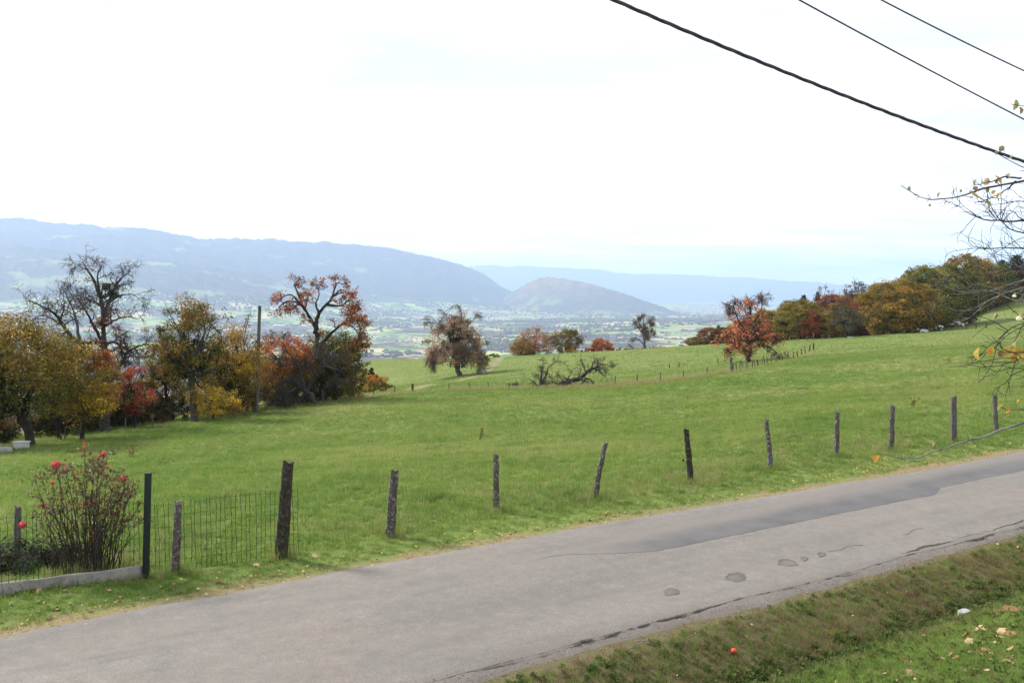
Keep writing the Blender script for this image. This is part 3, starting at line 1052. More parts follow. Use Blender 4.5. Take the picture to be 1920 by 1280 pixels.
def village(n, cx, cy, sx, sy, label, group, mixw=(4, 3, 2, 1), skew=0.0):
    ws = np.array(mixw, float) / sum(mixw)
    for i in range(n):
        dx = random.gauss(0, 1) * sx
        px = cx + dx; py = cy + random.gauss(0, 1) * sy + skew * dx
        p = vhit(px, py)
        hk = int(RNG.choice(4, p=ws))
        o = house_protos[hk].copy()
        COL.objects.link(o)
        o.location = (p[0], p[1], p[2] - 0.5)
        o.rotation_euler = (0, 0, random.uniform(0, 3.14))
        k = random.uniform(0.8, 1.15)
        o.scale = (k, k, k)
        tag(o, HOUSE_LOOK[hk] + " " + label, "house", group)


village(95, 745, 638, 26, 5, "in the near valley village left of the round ivy-clad tree", "houses of the near valley village", skew=0.12)
village(14, 500, 632, 34, 6, "on the plain behind the utility pole", "houses behind the hedge")
village(26, 180, 556, 70, 10, "on the wooded plain behind the tall bare tree", "houses below the mountain")
village(22, 860, 546, 22, 2.2, "at the mountain foot above the round ivy-clad tree", "houses at the mountain foot", (2, 1, 1, 4))
village(40, 1120, 562, 45, 5, "on the lower slope of the reddish hill", "houses on the reddish hill", (1, 1, 1, 4), skew=0.1)
village(30, 1210, 583, 40, 4, "on the plain below the reddish hill", "houses below the reddish hill", (2, 1, 1, 4))
village(16, 1270, 628, 26, 5, "in the valley between the lone bare tree and the wood", "houses behind the lone bare tree")
village(22, 640, 590, 60, 5, "on the plain beyond the red-leaved tree", "houses beyond the red-leaved tree")


def build_town():
    g = Geo()
    def blocks(n, cx, cy, sx, sy, big):
        for i in range(n):
            p = vhit(cx + random.gauss(0, 1) * sx, cy + random.gauss(0, 1) * sy, 4000)
            a = random.uniform(0, 3.14)
            w_, d_, h_ = random.uniform(12, 26) * big, random.uniform(10, 16) * big, random.uniform(7, 12) * big * random.choice([1, 1, 1.6])
            M = np.eye(4); M[:2, :2] = [[math.cos(a), -math.sin(a)], [math.sin(a), math.cos(a)]]; M[:3, 3] = p
            g.box((-w_ / 2, -d_ / 2, -5), (w_ / 2, d_ / 2, h_), 0, M)
            g.box((-w_ / 2 - 0.4, -d_ / 2 - 0.4, h_ + 0.01), (w_ / 2 + 0.4, d_ / 2 + 0.4, h_ + 2.0), 1 if random.random() < 0.45 and big < 2 else 2, M)
    blocks(420, 870, 587, 75, 5.5, 1.1)
    blocks(260, 1330, 583, 32, 3.5, 2.6)
    blocks(160, 1000, 590, 120, 6, 1.1)
    blocks(90, 420, 545, 130, 9, 1.0)
    o = g.obj("distant_town", [HOUSE_WALLS, ROOF_RED, ROOF_GREY])
    tag(o, kind='stuff')


build_town()


def big_block(name, px, py, w_, d_, h_, rot, mats, label, cat, roofh=0.0):
    p = vhit(px, py)
    t = thing(name, p, label, cat)
    t.rotation_euler = (0, 0, rot)
    g = Geo(); g.box((-w_ / 2, -d_ / 2, -6), (w_ / 2, d_ / 2, h_)); g.obj("wall", [mats[0]], t)
    g = Geo()
    n = 5
    for i in range(n):
        x0 = -w_ / 2 + i * w_ / n
        v = np.array([(x0, -d_ / 2 - 0.6, h_), (x0 + w_ / n * 0.98, -d_ / 2 - 0.6, h_), (x0 + w_ / n * 0.98, d_ / 2 + 0.6, h_), (x0, d_ / 2 + 0.6, h_), (x0, 0, h_ + roofh + 1.2), (x0 + w_ / n * 0.98, 0, h_ + roofh + 1.2)])
        g.add(v, [(0, 1, 5, 4), (3, 4, 5, 2), (0, 4, 3), (1, 2, 5), (0, 3, 2, 1)])
    g.obj("roof", [mats[1]], t)
    return t


SHED_BLUE = mat_noise("blue_cladding", (0.16, 0.22, 0.28), (0.24, 0.30, 0.36), 0.3, 0.6)
SHED_WHITE = mat_noise("white_cladding", (0.62, 0.62, 0.62), (0.75, 0.75, 0.74), 0.3, 0.6)
SHED_DARK = mat_noise("shaded_cladding", (0.20, 0.21, 0.22), (0.30, 0.31, 0.32), 0.3, 0.6)  # darker copy of the white cladding, wall shade put into the colour
big_block("warehouse", 470, 604, 210, 40, 9, 0.02, (SHED_DARK, SHED_WHITE), "long warehouse with white roof on the plain behind the utility pole", "warehouse", 2)
big_block("warehouse", 520, 611, 120, 30, 8, 0.10, (SHED_WHITE, SHED_WHITE), "shorter all-white warehouse in front of the long one behind the utility pole", "warehouse", 2)
big_block("warehouse", 424, 622, 62, 30, 14, -0.05, (SHED_BLUE, SHED_WHITE), "blue-grey block building with a white roof edge above the ochre hedge trees", "warehouse", 1)
big_block("warehouse", 300, 529, 90, 36, 10, 0.0, (SHED_WHITE, SHED_WHITE), "small white sheds on the plain right of the tall bare tree", "warehouse", 1)
tw = vhit(1289, 581)
tt_ = thing("tower", tw, "slim white tower standing up from the pale distant city", "tower")
g = Geo(); g.box((-18, -14, -5), (18, 14, 118)); g.obj("shaft", [SHED_WHITE], tt_)
g = Geo(); g.box((-12, -9, 118.01), (12, 9, 130)); g.obj("roof_block", [ROOF_GREY], tt_)


# ------------------------------------------------------------------ air
def build_haze():
    m = bpy.data.materials.new("haze_air"); m.use_nodes = True
    t = NT(m.node_tree)
    v = t.add('ShaderNodeVolumePrincipled', None, {'Color': (0.54, 0.72, 1.0, 1), 'Density': 6.6e-5, 'Anisotropy': 0.35, 'Density Attribute': ''})
    t.add('ShaderNodeOutputMaterial', None, {'Volume': v.outputs[0]})
    g = Geo(); g.box((-40000, -3000, -520), (40000, 40500, 1250))
    o = g.obj("haze", [m])
    tag(o, kind='stuff')


build_haze()

# ------------------------------------------------------------------ trees
RUST = [((0.25, 0.080, 0.038), 3), ((0.29, 0.115, 0.048), 3), ((0.19, 0.080, 0.045), 3), ((0.22, 0.135, 0.06), 2)]
RUST2 = [((0.36, 0.125, 0.06), 3), ((0.42, 0.17, 0.075), 3), ((0.28, 0.12, 0.07), 2)]
ORANGE = [((0.34, 0.115, 0.028), 4), ((0.31, 0.14, 0.036), 3), ((0.30, 0.08, 0.032), 2)]
OCHRE = [((0.24, 0.155, 0.042), 4), ((0.185, 0.130, 0.038), 3), ((0.14, 0.11, 0.034), 2), ((0.26, 0.125, 0.04), 1)]
OLIVE = [((0.105, 0.095, 0.022), 4), ((0.075, 0.080, 0.020), 4), ((0.16, 0.12, 0.028), 2), ((0.05, 0.055, 0.016), 2)]
YELLOW = [((0.40, 0.275, 0.032), 4), ((0.33, 0.225, 0.034), 3), ((0.19, 0.15, 0.03), 2)]
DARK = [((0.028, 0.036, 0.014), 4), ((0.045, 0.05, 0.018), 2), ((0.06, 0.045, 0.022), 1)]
BROWN = [((0.13, 0.075, 0.035), 4), ((0.17, 0.095, 0.045), 3), ((0.10, 0.07, 0.035), 2)]
RED = [((0.27, 0.060, 0.034), 4), ((0.32, 0.090, 0.040), 3), ((0.19, 0.058, 0.038), 3)]
IVY = [((0.022, 0.034, 0.012), 4), ((0.040, 0.052, 0.018), 3)]
TWIGGY = [((0.28, 0.185, 0.12), 3), ((0.25, 0.18, 0.13), 3), ((0.31, 0.17, 0.09), 2)]
WHITE_PAL = [((1.0, 1.0, 1.0), 5), ((1.25, 1.05, 0.9), 2), ((0.72, 0.85, 0.9), 3), ((0.5, 0.6, 0.7), 1), ((1.5, 1.15, 0.9), 1)]
GREY = [((0.085, 0.075, 0.060), 3), ((0.11, 0.10, 0.07), 2)]


def perp(d):
    r = RNG.normal(size=3)
    p = np.cross(d, r)
    return p / (np.linalg.norm(p) + 1e-9)


def wander(p0, d0, L, n, gnarl, trop):
    pts = [np.array(p0, float)]
    d = np.array(d0, float); d /= np.linalg.norm(d) + 1e-9
    for i in range(n):
        d = d + RNG.normal(size=3) * gnarl + np.array(trop) / n
        d /= np.linalg.norm(d) + 1e-9
        pts.append(pts[-1] + d * (L / n))
    return np.array(pts)


def resample(pts, n):
    pts = np.asarray(pts, float)
    s = np.r_[0, np.cumsum(np.linalg.norm(np.diff(pts, axis=0), axis=1))]
    u = np.linspace(0, s[-1], n)
    out = np.stack([np.interp(u, s, pts[:, k]) for k in range(3)], 1)
    # light smoothing
    for _ in range(2):
        out[1:-1] = 0.25 * out[:-2] + 0.5 * out[1:-1] + 0.25 * out[2:]
    return out


class Tree:
    def __init__(self, name, base, label, cat='tree', group=None, bark=None):
        self.o = thing(name, base, label, cat, group)
        self.base = np.array(base, float)
        self.w = Wood()
        self.tips = []            # (point, direction)
        self.bark = bark or BARK
        self.V, self.F, self.C, self.n = [], [], [], 0

    def limb(self, pts, r0, r1, sides=6, n=None, local=True):
        pts = resample(pts, n or max(6, len(pts) * 3))
        m = len(pts)
        rr = r0 + (r1 - r0) * np.linspace(0, 1, m) ** 0.8
        rr = rr * (1 + 0.12 * RNG.normal(size=m).clip(-1, 1))
        pts = pts + RNG.normal(size=pts.shape) * (rr[:, None] * 0.25)
        self.w.tube(pts, rr, sides)
        return pts, rr

    def spread(self, pts, rr, levels, lv=0, start=0.25):
        """side branches along a limb; levels: list of dicts"""
        if lv >= len(levels):
            return
        P = levels[lv]
        s = np.r_[0, np.cumsum(np.linalg.norm(np.diff(pts, axis=0), axis=1))]
        L = s[-1]
        n = max(1, int(RNG.poisson(P['per_m'] * L * (1 - start)))) if L > 0.05 else 0
        us = np.sort(RNG.uniform(start, 1.0, n)) if n else []
        last = lv == len(levels) - 1
        for u in list(us) + [1.0]:
            i = min(int(u * (len(pts) - 1)), len(pts) - 2)
            f = u * (len(pts) - 1) - i
            p = pts[i] * (1 - f) + pts[i + 1] * f
            t = pts[i + 1] - pts[i]; t /= np.linalg.norm(t) + 1e-9
            a = rad(RNG.uniform(*P['ang'])) if u < 1 else rad(RNG.uniform(5, 25))
            d = t * math.cos(a) + perp(t) * math.sin(a)
            ln = P['len'] * RNG.uniform(0.55, 1.25) * (1 - 0.45 * u)
            r = min(max(rr[i] * P.get('rr', 0.55), P['rmin']), P.get('rmax', 9))
            q = wander(p, d, ln, P.get('n', 4), P.get('gnarl', 0.25), P.get('trop', (0, 0, 0.2)))
            q_r = np.linspace(r, max(r * 0.35, P['rmin'] * 0.6), len(q))
            self.w.tube(q, q_r, 3 if last or r < 0.03 else 5)
            if last:
                self.tips.append(q)
            else:
                self.spread(q, q_r, levels, lv + 1, 0.2)

    def add_leaves(self, P, size, palette, normals=None, jitter=0.3, aspect=0.75):
        if not len(P):
            return
        v, f = leaf_quads(np.asarray(P, float), size, aspect, normals)
        c = pick_cols(len(P), palette, jitter)
        self.V.append(v); self.F.append(f + self.n); self.C.append(np.repeat(c, 4, 0)); self.n += len(v)

    def leaves_on_tips(self, per, size, palette, keep=None, spread=0.08):
        if not self.tips:
            return
        T = np.array([q[np.clip(RNG.integers(1, len(q), per), 0, len(q) - 1)] for q in self.tips]).reshape(-1, 3)
        T = T + RNG.normal(size=T.shape) * spread
        if keep is not None:
            T = T[keep(T)]
        self.add_leaves(T, size, palette)

    def cluster(self, c, R, n_cl, per, clr, size, palette, shell=0.55, lump=0.35, flat=0.75, floor=None, low_dense=True):
        """leaf clusters filling an uneven ellipsoid; returns cluster centres"""
        c = np.array(c, float); R = np.array(R, float)
        d = RNG.normal(size=(n_cl, 3)); d /= np.linalg.norm(d, axis=1)[:, None]
        sd = RNG.integers(0, 999)
        lum = 1 + lump * 2 * fbm(d[:, 0] * 1.7 + d[:, 2] * 1.1 + sd, d[:, 1] * 1.7 - d[:, 2] * 0.8 + sd, 5, 3)
        rr = RNG.uniform(0, 1, n_cl) ** (1 / 3.0)
        rr = shell + (1 - shell) * rr
        cen = c + d * R * (rr * lum)[:, None]
        if floor is not None:
            cen[:, 2] = np.maximum(cen[:, 2], floor + RNG.uniform(0, 0.6, n_cl))
        pal = np.array([p[0] for p in palette]) * (LEAF_GAIN if palette is not WHITE_PAL and palette is not DARK else 1.0); ws = np.array([p[1] for p in palette], float); ws /= ws.sum()
        k = RNG.choice(len(pal), n_cl, p=ws)
        off = RNG.normal(size=(n_cl, per, 3))
        off /= np.linalg.norm(off, axis=2)[:, :, None] + 1e-9
        off *= (RNG.uniform(0, 1, (n_cl, per, 1)) ** 0.5) * clr * RNG.uniform(0.6, 1.35, (n_cl, 1, 1))
        off[:, :, 2] *= flat
        P = (cen[:, None, :] + off).reshape(-1, 3)
        nrm = (off / (np.linalg.norm(off, axis=2)[:, :, None] + 1e-9) * 0.6 + (d * 0.7)[:, None, :] + np.array([0, 0, 0.3])).reshape(-1, 3)
        v, f = leaf_quads(P, size, 0.8, nrm)
        col = pal[k][:, None, :] * np.exp(RNG.normal(0, 0.16, (n_cl, 1, 1))) * np.exp(RNG.normal(0, 0.25, (n_cl, per, 1)))
        self.V.append(v); self.F.append(f + self.n); self.C.append(np.repeat(col.reshape(-1, 3), 4, 0)); self.n += len(v)
        return cen

    def twig_haze(self, n, L_, palette, spread=0.35, droop=0.4, r=0.012):
        """short fine twigs sprouting from the outer branches"""
        if not self.tips:
            return
        for k in RNG.integers(0, len(self.tips), n):
            q = self.tips[k]
            i = RNG.integers(0, len(q))
            d = RNG.normal(size=3); d[2] -= droop; d /= np.linalg.norm(d)
            ln = L_ * RNG.uniform(0.5, 1.2)
            p0 = q[i]; p1 = p0 + d * ln * 0.5 + RNG.normal(size=3) * ln * 0.08; p2 = p1 + (d + np.array([0, 0, -droop * 0.4])) * ln * 0.5
            self.w.tube(np.array([p0, p1, p2]), [r, r * 0.8, r * 0.5], 3)

    def limbs_to(self, root, targets, r0, r1=0.02, sides=5, sag=0.2):
        for q in targets:
            mid = (root + q) / 2 + RNG.normal(size=3) * np.linalg.norm(q - root) * 0.10 + np.array([0, 0, np.linalg.norm(q - root) * sag])
            self.limb([root, (root + mid) / 2 + RNG.normal(size=3) * 0.1, mid, q], r0, r1, sides)

    def done(self):
        tr = self.w.obj("trunk", self.bark, self.o)
        if self.V:
            cr = mesh_obj("crown", np.concatenate(self.V), np.concatenate(self.F), LEAF, self.o, False, cols=np.concatenate(self.C))
        return self.o


def px_local(base, Y, *pts):
    """photo pixels (px, py[, offset in depth]) -> points relative to a tree base standing at distance Y"""
    return [pix(q[0], q[1], Y + (q[2] if len(q) > 2 else 0.0)) - base for q in pts]


def sized(px, top, Y, sink=0.0):
    b = on_ground(px, Y)
    h = pix(px, top, Y)[2] - b[2]
    return b, h


TW = lambda **k: k


# --- the tall bare tree of the hedge
Y = 57.0
B = on_ground(196, Y)
T = Tree("bare_tree", B, "tall half-bare old tree with dark arching limbs and few red leaves, above the hedge", group="trees of the field hedge", bark=BARK_TREE)
L = lambda *p: px_local(B, Y, *p)
lv = [TW(per_m=1.9, len=1.35, ang=(30, 70), rmin=0.02, rmax=0.07, gnarl=0.28, trop=(0, 0, 0.25), n=5),
      TW(per_m=4.0, len=0.95, ang=(30, 75), rmin=0.015, gnarl=0.32, trop=(0, 0, -0.15), n=4),
      TW(per_m=5.5, len=0.5, ang=(30, 70), rmin=0.012, gnarl=0.3, trop=(0, 0, -0.2), n=3)]
limbs = [([(196, 818), (197, 760), (198, 700), (195, 640), (194, 600), (192, 570), (186, 545), (182, 520), (180, 508), (190, 502)], 0.42, 0.04),
         ([(192, 575), (183, 540), (170, 515), (162, 503), (155, 490, 1)], 0.16, 0.03),
         ([(194, 590), (205, 560), (215, 540), (228, 520), (240, 512, -1)], 0.15, 0.02),
         ([(195, 600), (200, 570), (220, 555), (250, 550, 2), (262, 562, 2)], 0.12, 0.02),
         ([(196, 690), (175, 665), (150, 645), (128, 625), (112, 600, -1), (100, 585, -2), (75, 572, -3), (55, 563, -3)], 0.24, 0.03),
         ([(120, 612), (90, 592, 1), (70, 590, 2), (60, 600, 2)], 0.09, 0.02), ([(150, 645), (145, 610, 1), (138, 580, 2), (125, 555, 2), (120, 545, 2)], 0.13, 0.02),
         ([(112, 600), (122, 575, -2), (118, 550, -2)], 0.08, 0.02),
         ([(197, 650), (180, 620, -1), (165, 590, -2), (150, 565, -2), (135, 545, -2)], 0.15, 0.02),
         ([(198, 645), (215, 640, 1), (235, 652, 1), (250, 660, 1)], 0.12, 0.03), ([(196, 725), (212, 712), (228, 680), (235, 660), (255, 650), (278, 645, 1)], 0.17, 0.03),
         ([(228, 680), (245, 665, 2), (270, 672, 2), (282, 668, 2)], 0.09, 0.02), ([(196, 640), (180, 645, -2), (165, 640, -3), (120, 650, -3), (100, 660, -3)], 0.12, 0.02),
         ([(196, 610), (215, 600, -2), (240, 590, -3), (258, 598, -3)], 0.11, 0.02), ([(197, 580), (172, 560, 3), (150, 565, 4)], 0.1, 0.02)]
for pl, r0, r1 in limbs:
    p, r = T.limb(L(*pl), r0, r1, 8 if r0 > 0.2 else 6)
    T.spread(p, r, lv, 0, 0.3)
zz = lambda a, b: (lambda q: RNG.random(len(q)) < b * np.exp(-((np.hypot(q[:, 0] - a[0], q[:, 2] - a[2])) / a[3]) ** 2))
for c, amount in (((207, 588), 0.7), ((214, 602), 0.8), ((190, 590), 0.35), ((168, 512), 0.6), ((212, 645), 0.6), ((225, 630), 0.4), ((80, 572), 0.4)):
    q = pix(c[0], c[1], Y) - B
    T.leaves_on_tips(2, 0.16, RED, zz((q[0], 0, q[2], 0.5), amount))
T.twig_haze(2600, 0.5, None, r=0.010)
q = pix(207, 560, Y) - B
T.cluster(q, (0.5, 0.6, 0.9), 12, 40, 0.35, 0.13, IVY)
T.done()


# --- generic leafy tree of the hedge
def leafy(name, px, top, wpx, Y, palette, label, group, n_cl=60, per=60, leaf=0.17, clr=None, trunk_px=None, base_frac=0.22, shell=0.35, depth=1.0, lean=0.0,
          extra=(), trunk_r=None, twig=True, cat='tree', lump=0.35, sparse=False, bark=None, n_limb=14):
    b, h = sized(px, top, Y)
    W_ = wpx / F_PX * Y
    T = Tree(name, b, label, cat, group, bark)
    c = np.array([lean, 0, h * (base_frac + 1) / 2])
    R = np.array([W_ / 2 * 1.08, W_ / 2 * depth, h * (1 - base_frac) / 2]) * 1.0
    clr = clr or max(0.35, 0.15 * min(W_, h))
    if leaf < 0.18:
        leaf, per, n_cl = leaf * 0.8, int(per * 1.45), int(n_cl * 1.15)
    cen = T.cluster(c, R, n_cl, per, clr, leaf, palette, shell, lump)
    for pal2, off, R2, n2 in extra:
        cc = c + np.array(off) * R
        c2 = T.cluster(cc, R * R2, n2, per, clr * 0.8, leaf, pal2, 0.2, 0.3)
    r = trunk_r or (0.02 + h * 0.018)
    fork = np.array([lean * 0.5, 0, h * (base_frac + 0.12)])
    T.limb([np.array([0, 0, -0.3]), np.array([lean * 0.1, 0.05, h * base_frac * 0.5]), fork], r * 1.15, r * 0.8, 8)
    sel = cen[RNG.choice(len(cen), min(len(cen), n_limb), replace=False)]
    if twig:
        for q in sel:
            mid = (fork + q) / 2 + RNG.normal(size=3) * 0.08 * h
            p, rr = T.limb([fork, mid, q], r * 0.42, 0.02, 5)
            T.spread(p, rr, [TW(per_m=1.2, len=0.16 * h, ang=(25, 65), rmin=0.012, gnarl=0.25, trop=(0, 0, 0.2), n=4), TW(per_m=2.0, len=0.07 * h, ang=(25, 65), rmin=0.007, gnarl=0.25, n=3)], 0, 0.35)
    else:
        T.limbs_to(fork, sel, r * 0.4)
    return T


HG = "trees of the field hedge"
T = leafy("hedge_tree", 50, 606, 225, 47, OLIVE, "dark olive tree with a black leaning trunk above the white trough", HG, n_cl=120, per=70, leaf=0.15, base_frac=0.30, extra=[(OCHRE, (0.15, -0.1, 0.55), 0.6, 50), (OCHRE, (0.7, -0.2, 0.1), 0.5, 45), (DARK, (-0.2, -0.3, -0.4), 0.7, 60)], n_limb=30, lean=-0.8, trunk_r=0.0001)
T.limb([np.array(q) for q in [(0.1, 0, -0.3), (0.0, 0, 0.8), (-0.4, 0, 1.9), (-1.4, 0, 2.6), (-3.0, 0, 2.9)]], 0.30, 0.14, 8)
T.limb([np.array(q) for q in [(-0.2, 0, 1.5), (0.0, 0, 2.6), (0.6, 0.3, 3.8), (0.9, 0.3, 5.2)]], 0.2, 0.06, 7)
T.done()
T = leafy("hedge_tree", -70, 600, 200, 48, OLIVE, "olive-brown tree cut off by the picture edge, beyond the white trough", HG, n_cl=90, per=60, leaf=0.15, base_frac=0.25, extra=[(OCHRE, (0.3, -0.2, 0.4), 0.5, 40)], n_limb=20); T.done()
T = leafy("hazel_shrub", 150, 648, 120, 51, OCHRE, "ochre-yellow hazel shrub leaning in front of the tall bare tree", HG, n_cl=90, per=60, leaf=0.14, base_frac=0.22, extra=[(YELLOW, (0.35, -0.3, -0.4), 0.5, 40), (RUST, (0.6, -0.2, 0.6), 0.35, 18)], n_limb=22, lean=0.3, cat="shrub"); T.done()
T = leafy("hazel_shrub", 106, 645, 90, 52, OLIVE, "olive and rust shrub between the dark leaning tree and the ochre hazel", HG, n_cl=60, per=60, leaf=0.14, base_frac=0.15, extra=[(OCHRE, (0.1, -0.2, 0.4), 0.6, 30)], n_limb=16, cat="shrub"); T.done()
T = leafy("cherry_tree", 250, 692, 66, 60, RED, "small red-leaved cherry tree right of the tall bare trunk", HG, n_cl=46, per=46, leaf=0.15, base_frac=0.25, shell=0.55, extra=[(OLIVE, (0, 0.2, -0.3), 0.7, 16)], n_limb=16); T.done()
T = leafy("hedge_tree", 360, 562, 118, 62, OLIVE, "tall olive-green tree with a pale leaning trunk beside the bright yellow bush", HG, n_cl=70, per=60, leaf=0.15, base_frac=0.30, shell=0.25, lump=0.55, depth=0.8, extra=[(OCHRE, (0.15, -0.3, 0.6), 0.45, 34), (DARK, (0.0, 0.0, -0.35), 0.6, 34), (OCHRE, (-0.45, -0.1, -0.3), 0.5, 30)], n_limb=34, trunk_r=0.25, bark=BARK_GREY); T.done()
T = leafy("hedge_tree", 310, 590, 76, 66, OCHRE, "thin ochre tree left of the tall olive tree with the pale trunk", HG, n_cl=40, per=46, leaf=0.15, base_frac=0.25, shell=0.3, lump=0.5, extra=[(OLIVE, (0, 0, -0.2), 0.8, 40)], n_limb=26); T.done()
T = leafy("yellow_bush", 398, 716, 92, 63, YELLOW, "bright yellow bush at the foot of the pale leaning trunk", HG, n_cl=60, per=60, leaf=0.13, base_frac=0.05, shell=0.4, n_limb=14, cat="bush", extra=[(OCHRE, (0.5, 0, -0.4), 0.5, 20)]); T.done()
T = leafy("hedge_tree", 436, 618, 110, 68, OCHRE, "broad ochre tree left of the utility pole", HG, n_cl=110, per=60, leaf=0.16, base_frac=0.16, shell=0.3, lump=0.45, extra=[(OLIVE, (-0.2, 0, -0.3), 0.8, 60), (YELLOW, (0.45, -0.3, 0.1), 0.35, 22)], n_limb=26); T.done()
T = leafy("bare_tree", 462, 585, 62, 73, OLIVE, "small thin bare-topped tree just behind the utility pole", HG, n_cl=8, per=30, leaf=0.13, base_frac=0.35, shell=0.3, lump=0.5, n_limb=24); T.done()
T = leafy("maple_tree", 530, 628, 96, 76, ORANGE, "bright orange small tree right of the utility pole", HG, n_cl=60, per=60, leaf=0.17, base_frac=0.35, shell=0.35, lump=0.45, extra=[(RUST, (0.5, 0.1, 0.2), 0.55, 28), (OLIVE, (0, 0.2, -0.6), 0.8, 40)], n_limb=22); T.done()

# the grey twiggy tree leaning left out of the hedge
Y = 74.5
B = on_ground(596, Y)
T = Tree("leaning_tree", B, "grey leafless tree with a slanting trunk leaning left in front of the red-leaved tree", group=HG, bark=BARK_TWIG)
L = lambda *p: px_local(B, Y, *p)
lv = [TW(per_m=1.5, len=1.7, ang=(30, 75), rmin=0.02, rmax=0.06, gnarl=0.3, trop=(0, 0, -0.5), n=5), TW(per_m=4.2, len=0.9, ang=(30, 75), rmin=0.017, gnarl=0.32, trop=(0, 0, -0.3), n=4), TW(per_m=6, len=0.55, ang=(30, 70), rmin=0.014, gnarl=0.3, trop=(0, 0, -0.3), n=3)]
for pl, r0, r1 in [([(597, 764), (590, 752), (578, 738), (566, 728), (552, 716), (535, 712), (515, 720, -1), (500, 735, -1)], 0.32, 0.04), ([(572, 733), (566, 705), (555, 680), (540, 660), (530, 645), (522, 632)], 0.2, 0.04), ([(555, 680), (535, 670, 1), (515, 672, 1), (498, 690, 1)], 0.11, 0.03),
                   ([(575, 735), (590, 705), (605, 680), (622, 665), (640, 668)], 0.18, 0.03), ([(560, 725), (540, 735, -2), (520, 750, -2)], 0.12, 0.03), ([(590, 705), (580, 680, -2), (590, 660, -2), (600, 650, -2)], 0.1, 0.03), ([(605, 685), (632, 692, -1), (650, 705, -1)], 0.1, 0.02)]:
    p, r = T.limb(L(*pl), r0, r1, 7)
    T.spread(p, r, lv, 0, 0.25)
T.twig_haze(2600, 0.55, None, droop=0.5, r=0.012)
T.leaves_on_tips(1, 0.13, BROWN + OLIVE, lambda q: RNG.random(len(q)) < 0.6)
T.done()

# the big red-leaved tree
Y = 78.0
B = on_ground(608, Y)
T = Tree("red_leaved_tree", B, "big gnarled tree with rust-red leaves and forked dark limbs at the hedge end", group=HG)
L = lambda *p: px_local(B, Y, *p)
lv = [TW(per_m=1.7, len=1.05, ang=(35, 75), rmin=0.025, rmax=0.07, gnarl=0.36, trop=(0, 0, 0.3), n=5), TW(per_m=3.2, len=0.8, ang=(30, 75), rmin=0.018, gnarl=0.35, trop=(0, 0, 0.0), n=4), TW(per_m=3.4, len=0.45, ang=(30, 70), rmin=0.014, gnarl=0.3, n=3)]
tipsets = []
for pl, r0, r1 in [([(608, 760), (604, 720), (598, 680), (595, 640), (592, 615), (582, 595), (572, 580), (562, 568), (545, 562), (528, 568), (522, 578)], 0.36, 0.05), ([(594, 632), (592, 600), (598, 585), (612, 572), (622, 558), (632, 550), (645, 548)], 0.26, 0.05), ([(622, 558), (628, 540), (633, 528), (640, 532)], 0.12, 0.03),
                   ([(572, 580), (560, 555), (556, 540), (548, 530), (560, 535)], 0.13, 0.03), ([(562, 568), (545, 550, -1), (530, 556, -1), (522, 565, -1)], 0.1, 0.03), ([(598, 585), (590, 570), (600, 552), (595, 540)], 0.12, 0.03), ([(612, 572), (640, 575, 1), (655, 560, 1), (668, 570, 1)], 0.14, 0.03),
                   ([(598, 650), (620, 625), (635, 612), (645, 605), (655, 592), (672, 582)], 0.2, 0.03), ([(642, 607), (660, 610, -1), (672, 625, -1), (676, 640, -1)], 0.11, 0.02), ([(645, 605), (662, 596, -2), (676, 600, -2)], 0.09, 0.02), ([(572, 580), (578, 555, 2), (580, 545, 2)], 0.1, 0.03), ([(622, 558), (640, 540, 2), (655, 552, 2)], 0.1, 0.03)]:
    p, r = T.limb(L(*pl), r0, r1, 7)
    T.spread(p, r, lv, 0, 0.35)
T.twig_haze(1500, 0.4, None, droop=0.0, r=0.013)
T.leaves_on_tips(10, 0.18, RUST, lambda q: (RNG.random(len(q)) < 0.9 - 0.4 * (q[:, 2] > 9.6)) & (q[:, 2] > 4.6), 0.15)
T.leaves_on_tips(2, 0.18, OLIVE, lambda q: (q[:, 2] < 5.6) & (RNG.random(len(q)) < 0.6), 0.15)
T.done()
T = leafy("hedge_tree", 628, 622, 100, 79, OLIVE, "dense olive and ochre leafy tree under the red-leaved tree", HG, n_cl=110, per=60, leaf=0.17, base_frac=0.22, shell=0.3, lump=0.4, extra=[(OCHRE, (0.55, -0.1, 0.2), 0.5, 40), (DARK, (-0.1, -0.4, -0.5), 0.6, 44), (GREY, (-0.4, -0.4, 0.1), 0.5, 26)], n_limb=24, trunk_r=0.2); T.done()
T = leafy("low_shrub", 694, 705, 78, 96, OCHRE, "low spreading shrub with orange-tipped leaves at the right end of the hedge", HG, n_cl=60, per=55, leaf=0.16, base_frac=0.05, shell=0.45, lump=0.3, extra=[(ORANGE, (0, 0, 0.65), 0.5, 14), (OLIVE, (0.4, -0.3, -0.3), 0.6, 24)], n_limb=16, cat="shrub"); T.done()
T = leafy("dark_evergreen_bush", 692, 680, 34, 112, DARK, "small dark evergreen bush behind the orange-tipped shrub", HG, n_cl=36, per=50, leaf=0.2, base_frac=0.08, shell=0.3, lump=0.6, n_limb=8, cat="bush"); T.done()
T = leafy("dark_evergreen_bush", 620, 728, 40, 80, DARK, "dark drooping bush on bare stems at the foot of the red-leaved tree", HG, n_cl=40, per=50, leaf=0.16, base_frac=0.42, shell=0.3, lump=0.4, n_limb=8, cat="bush"); T.done()
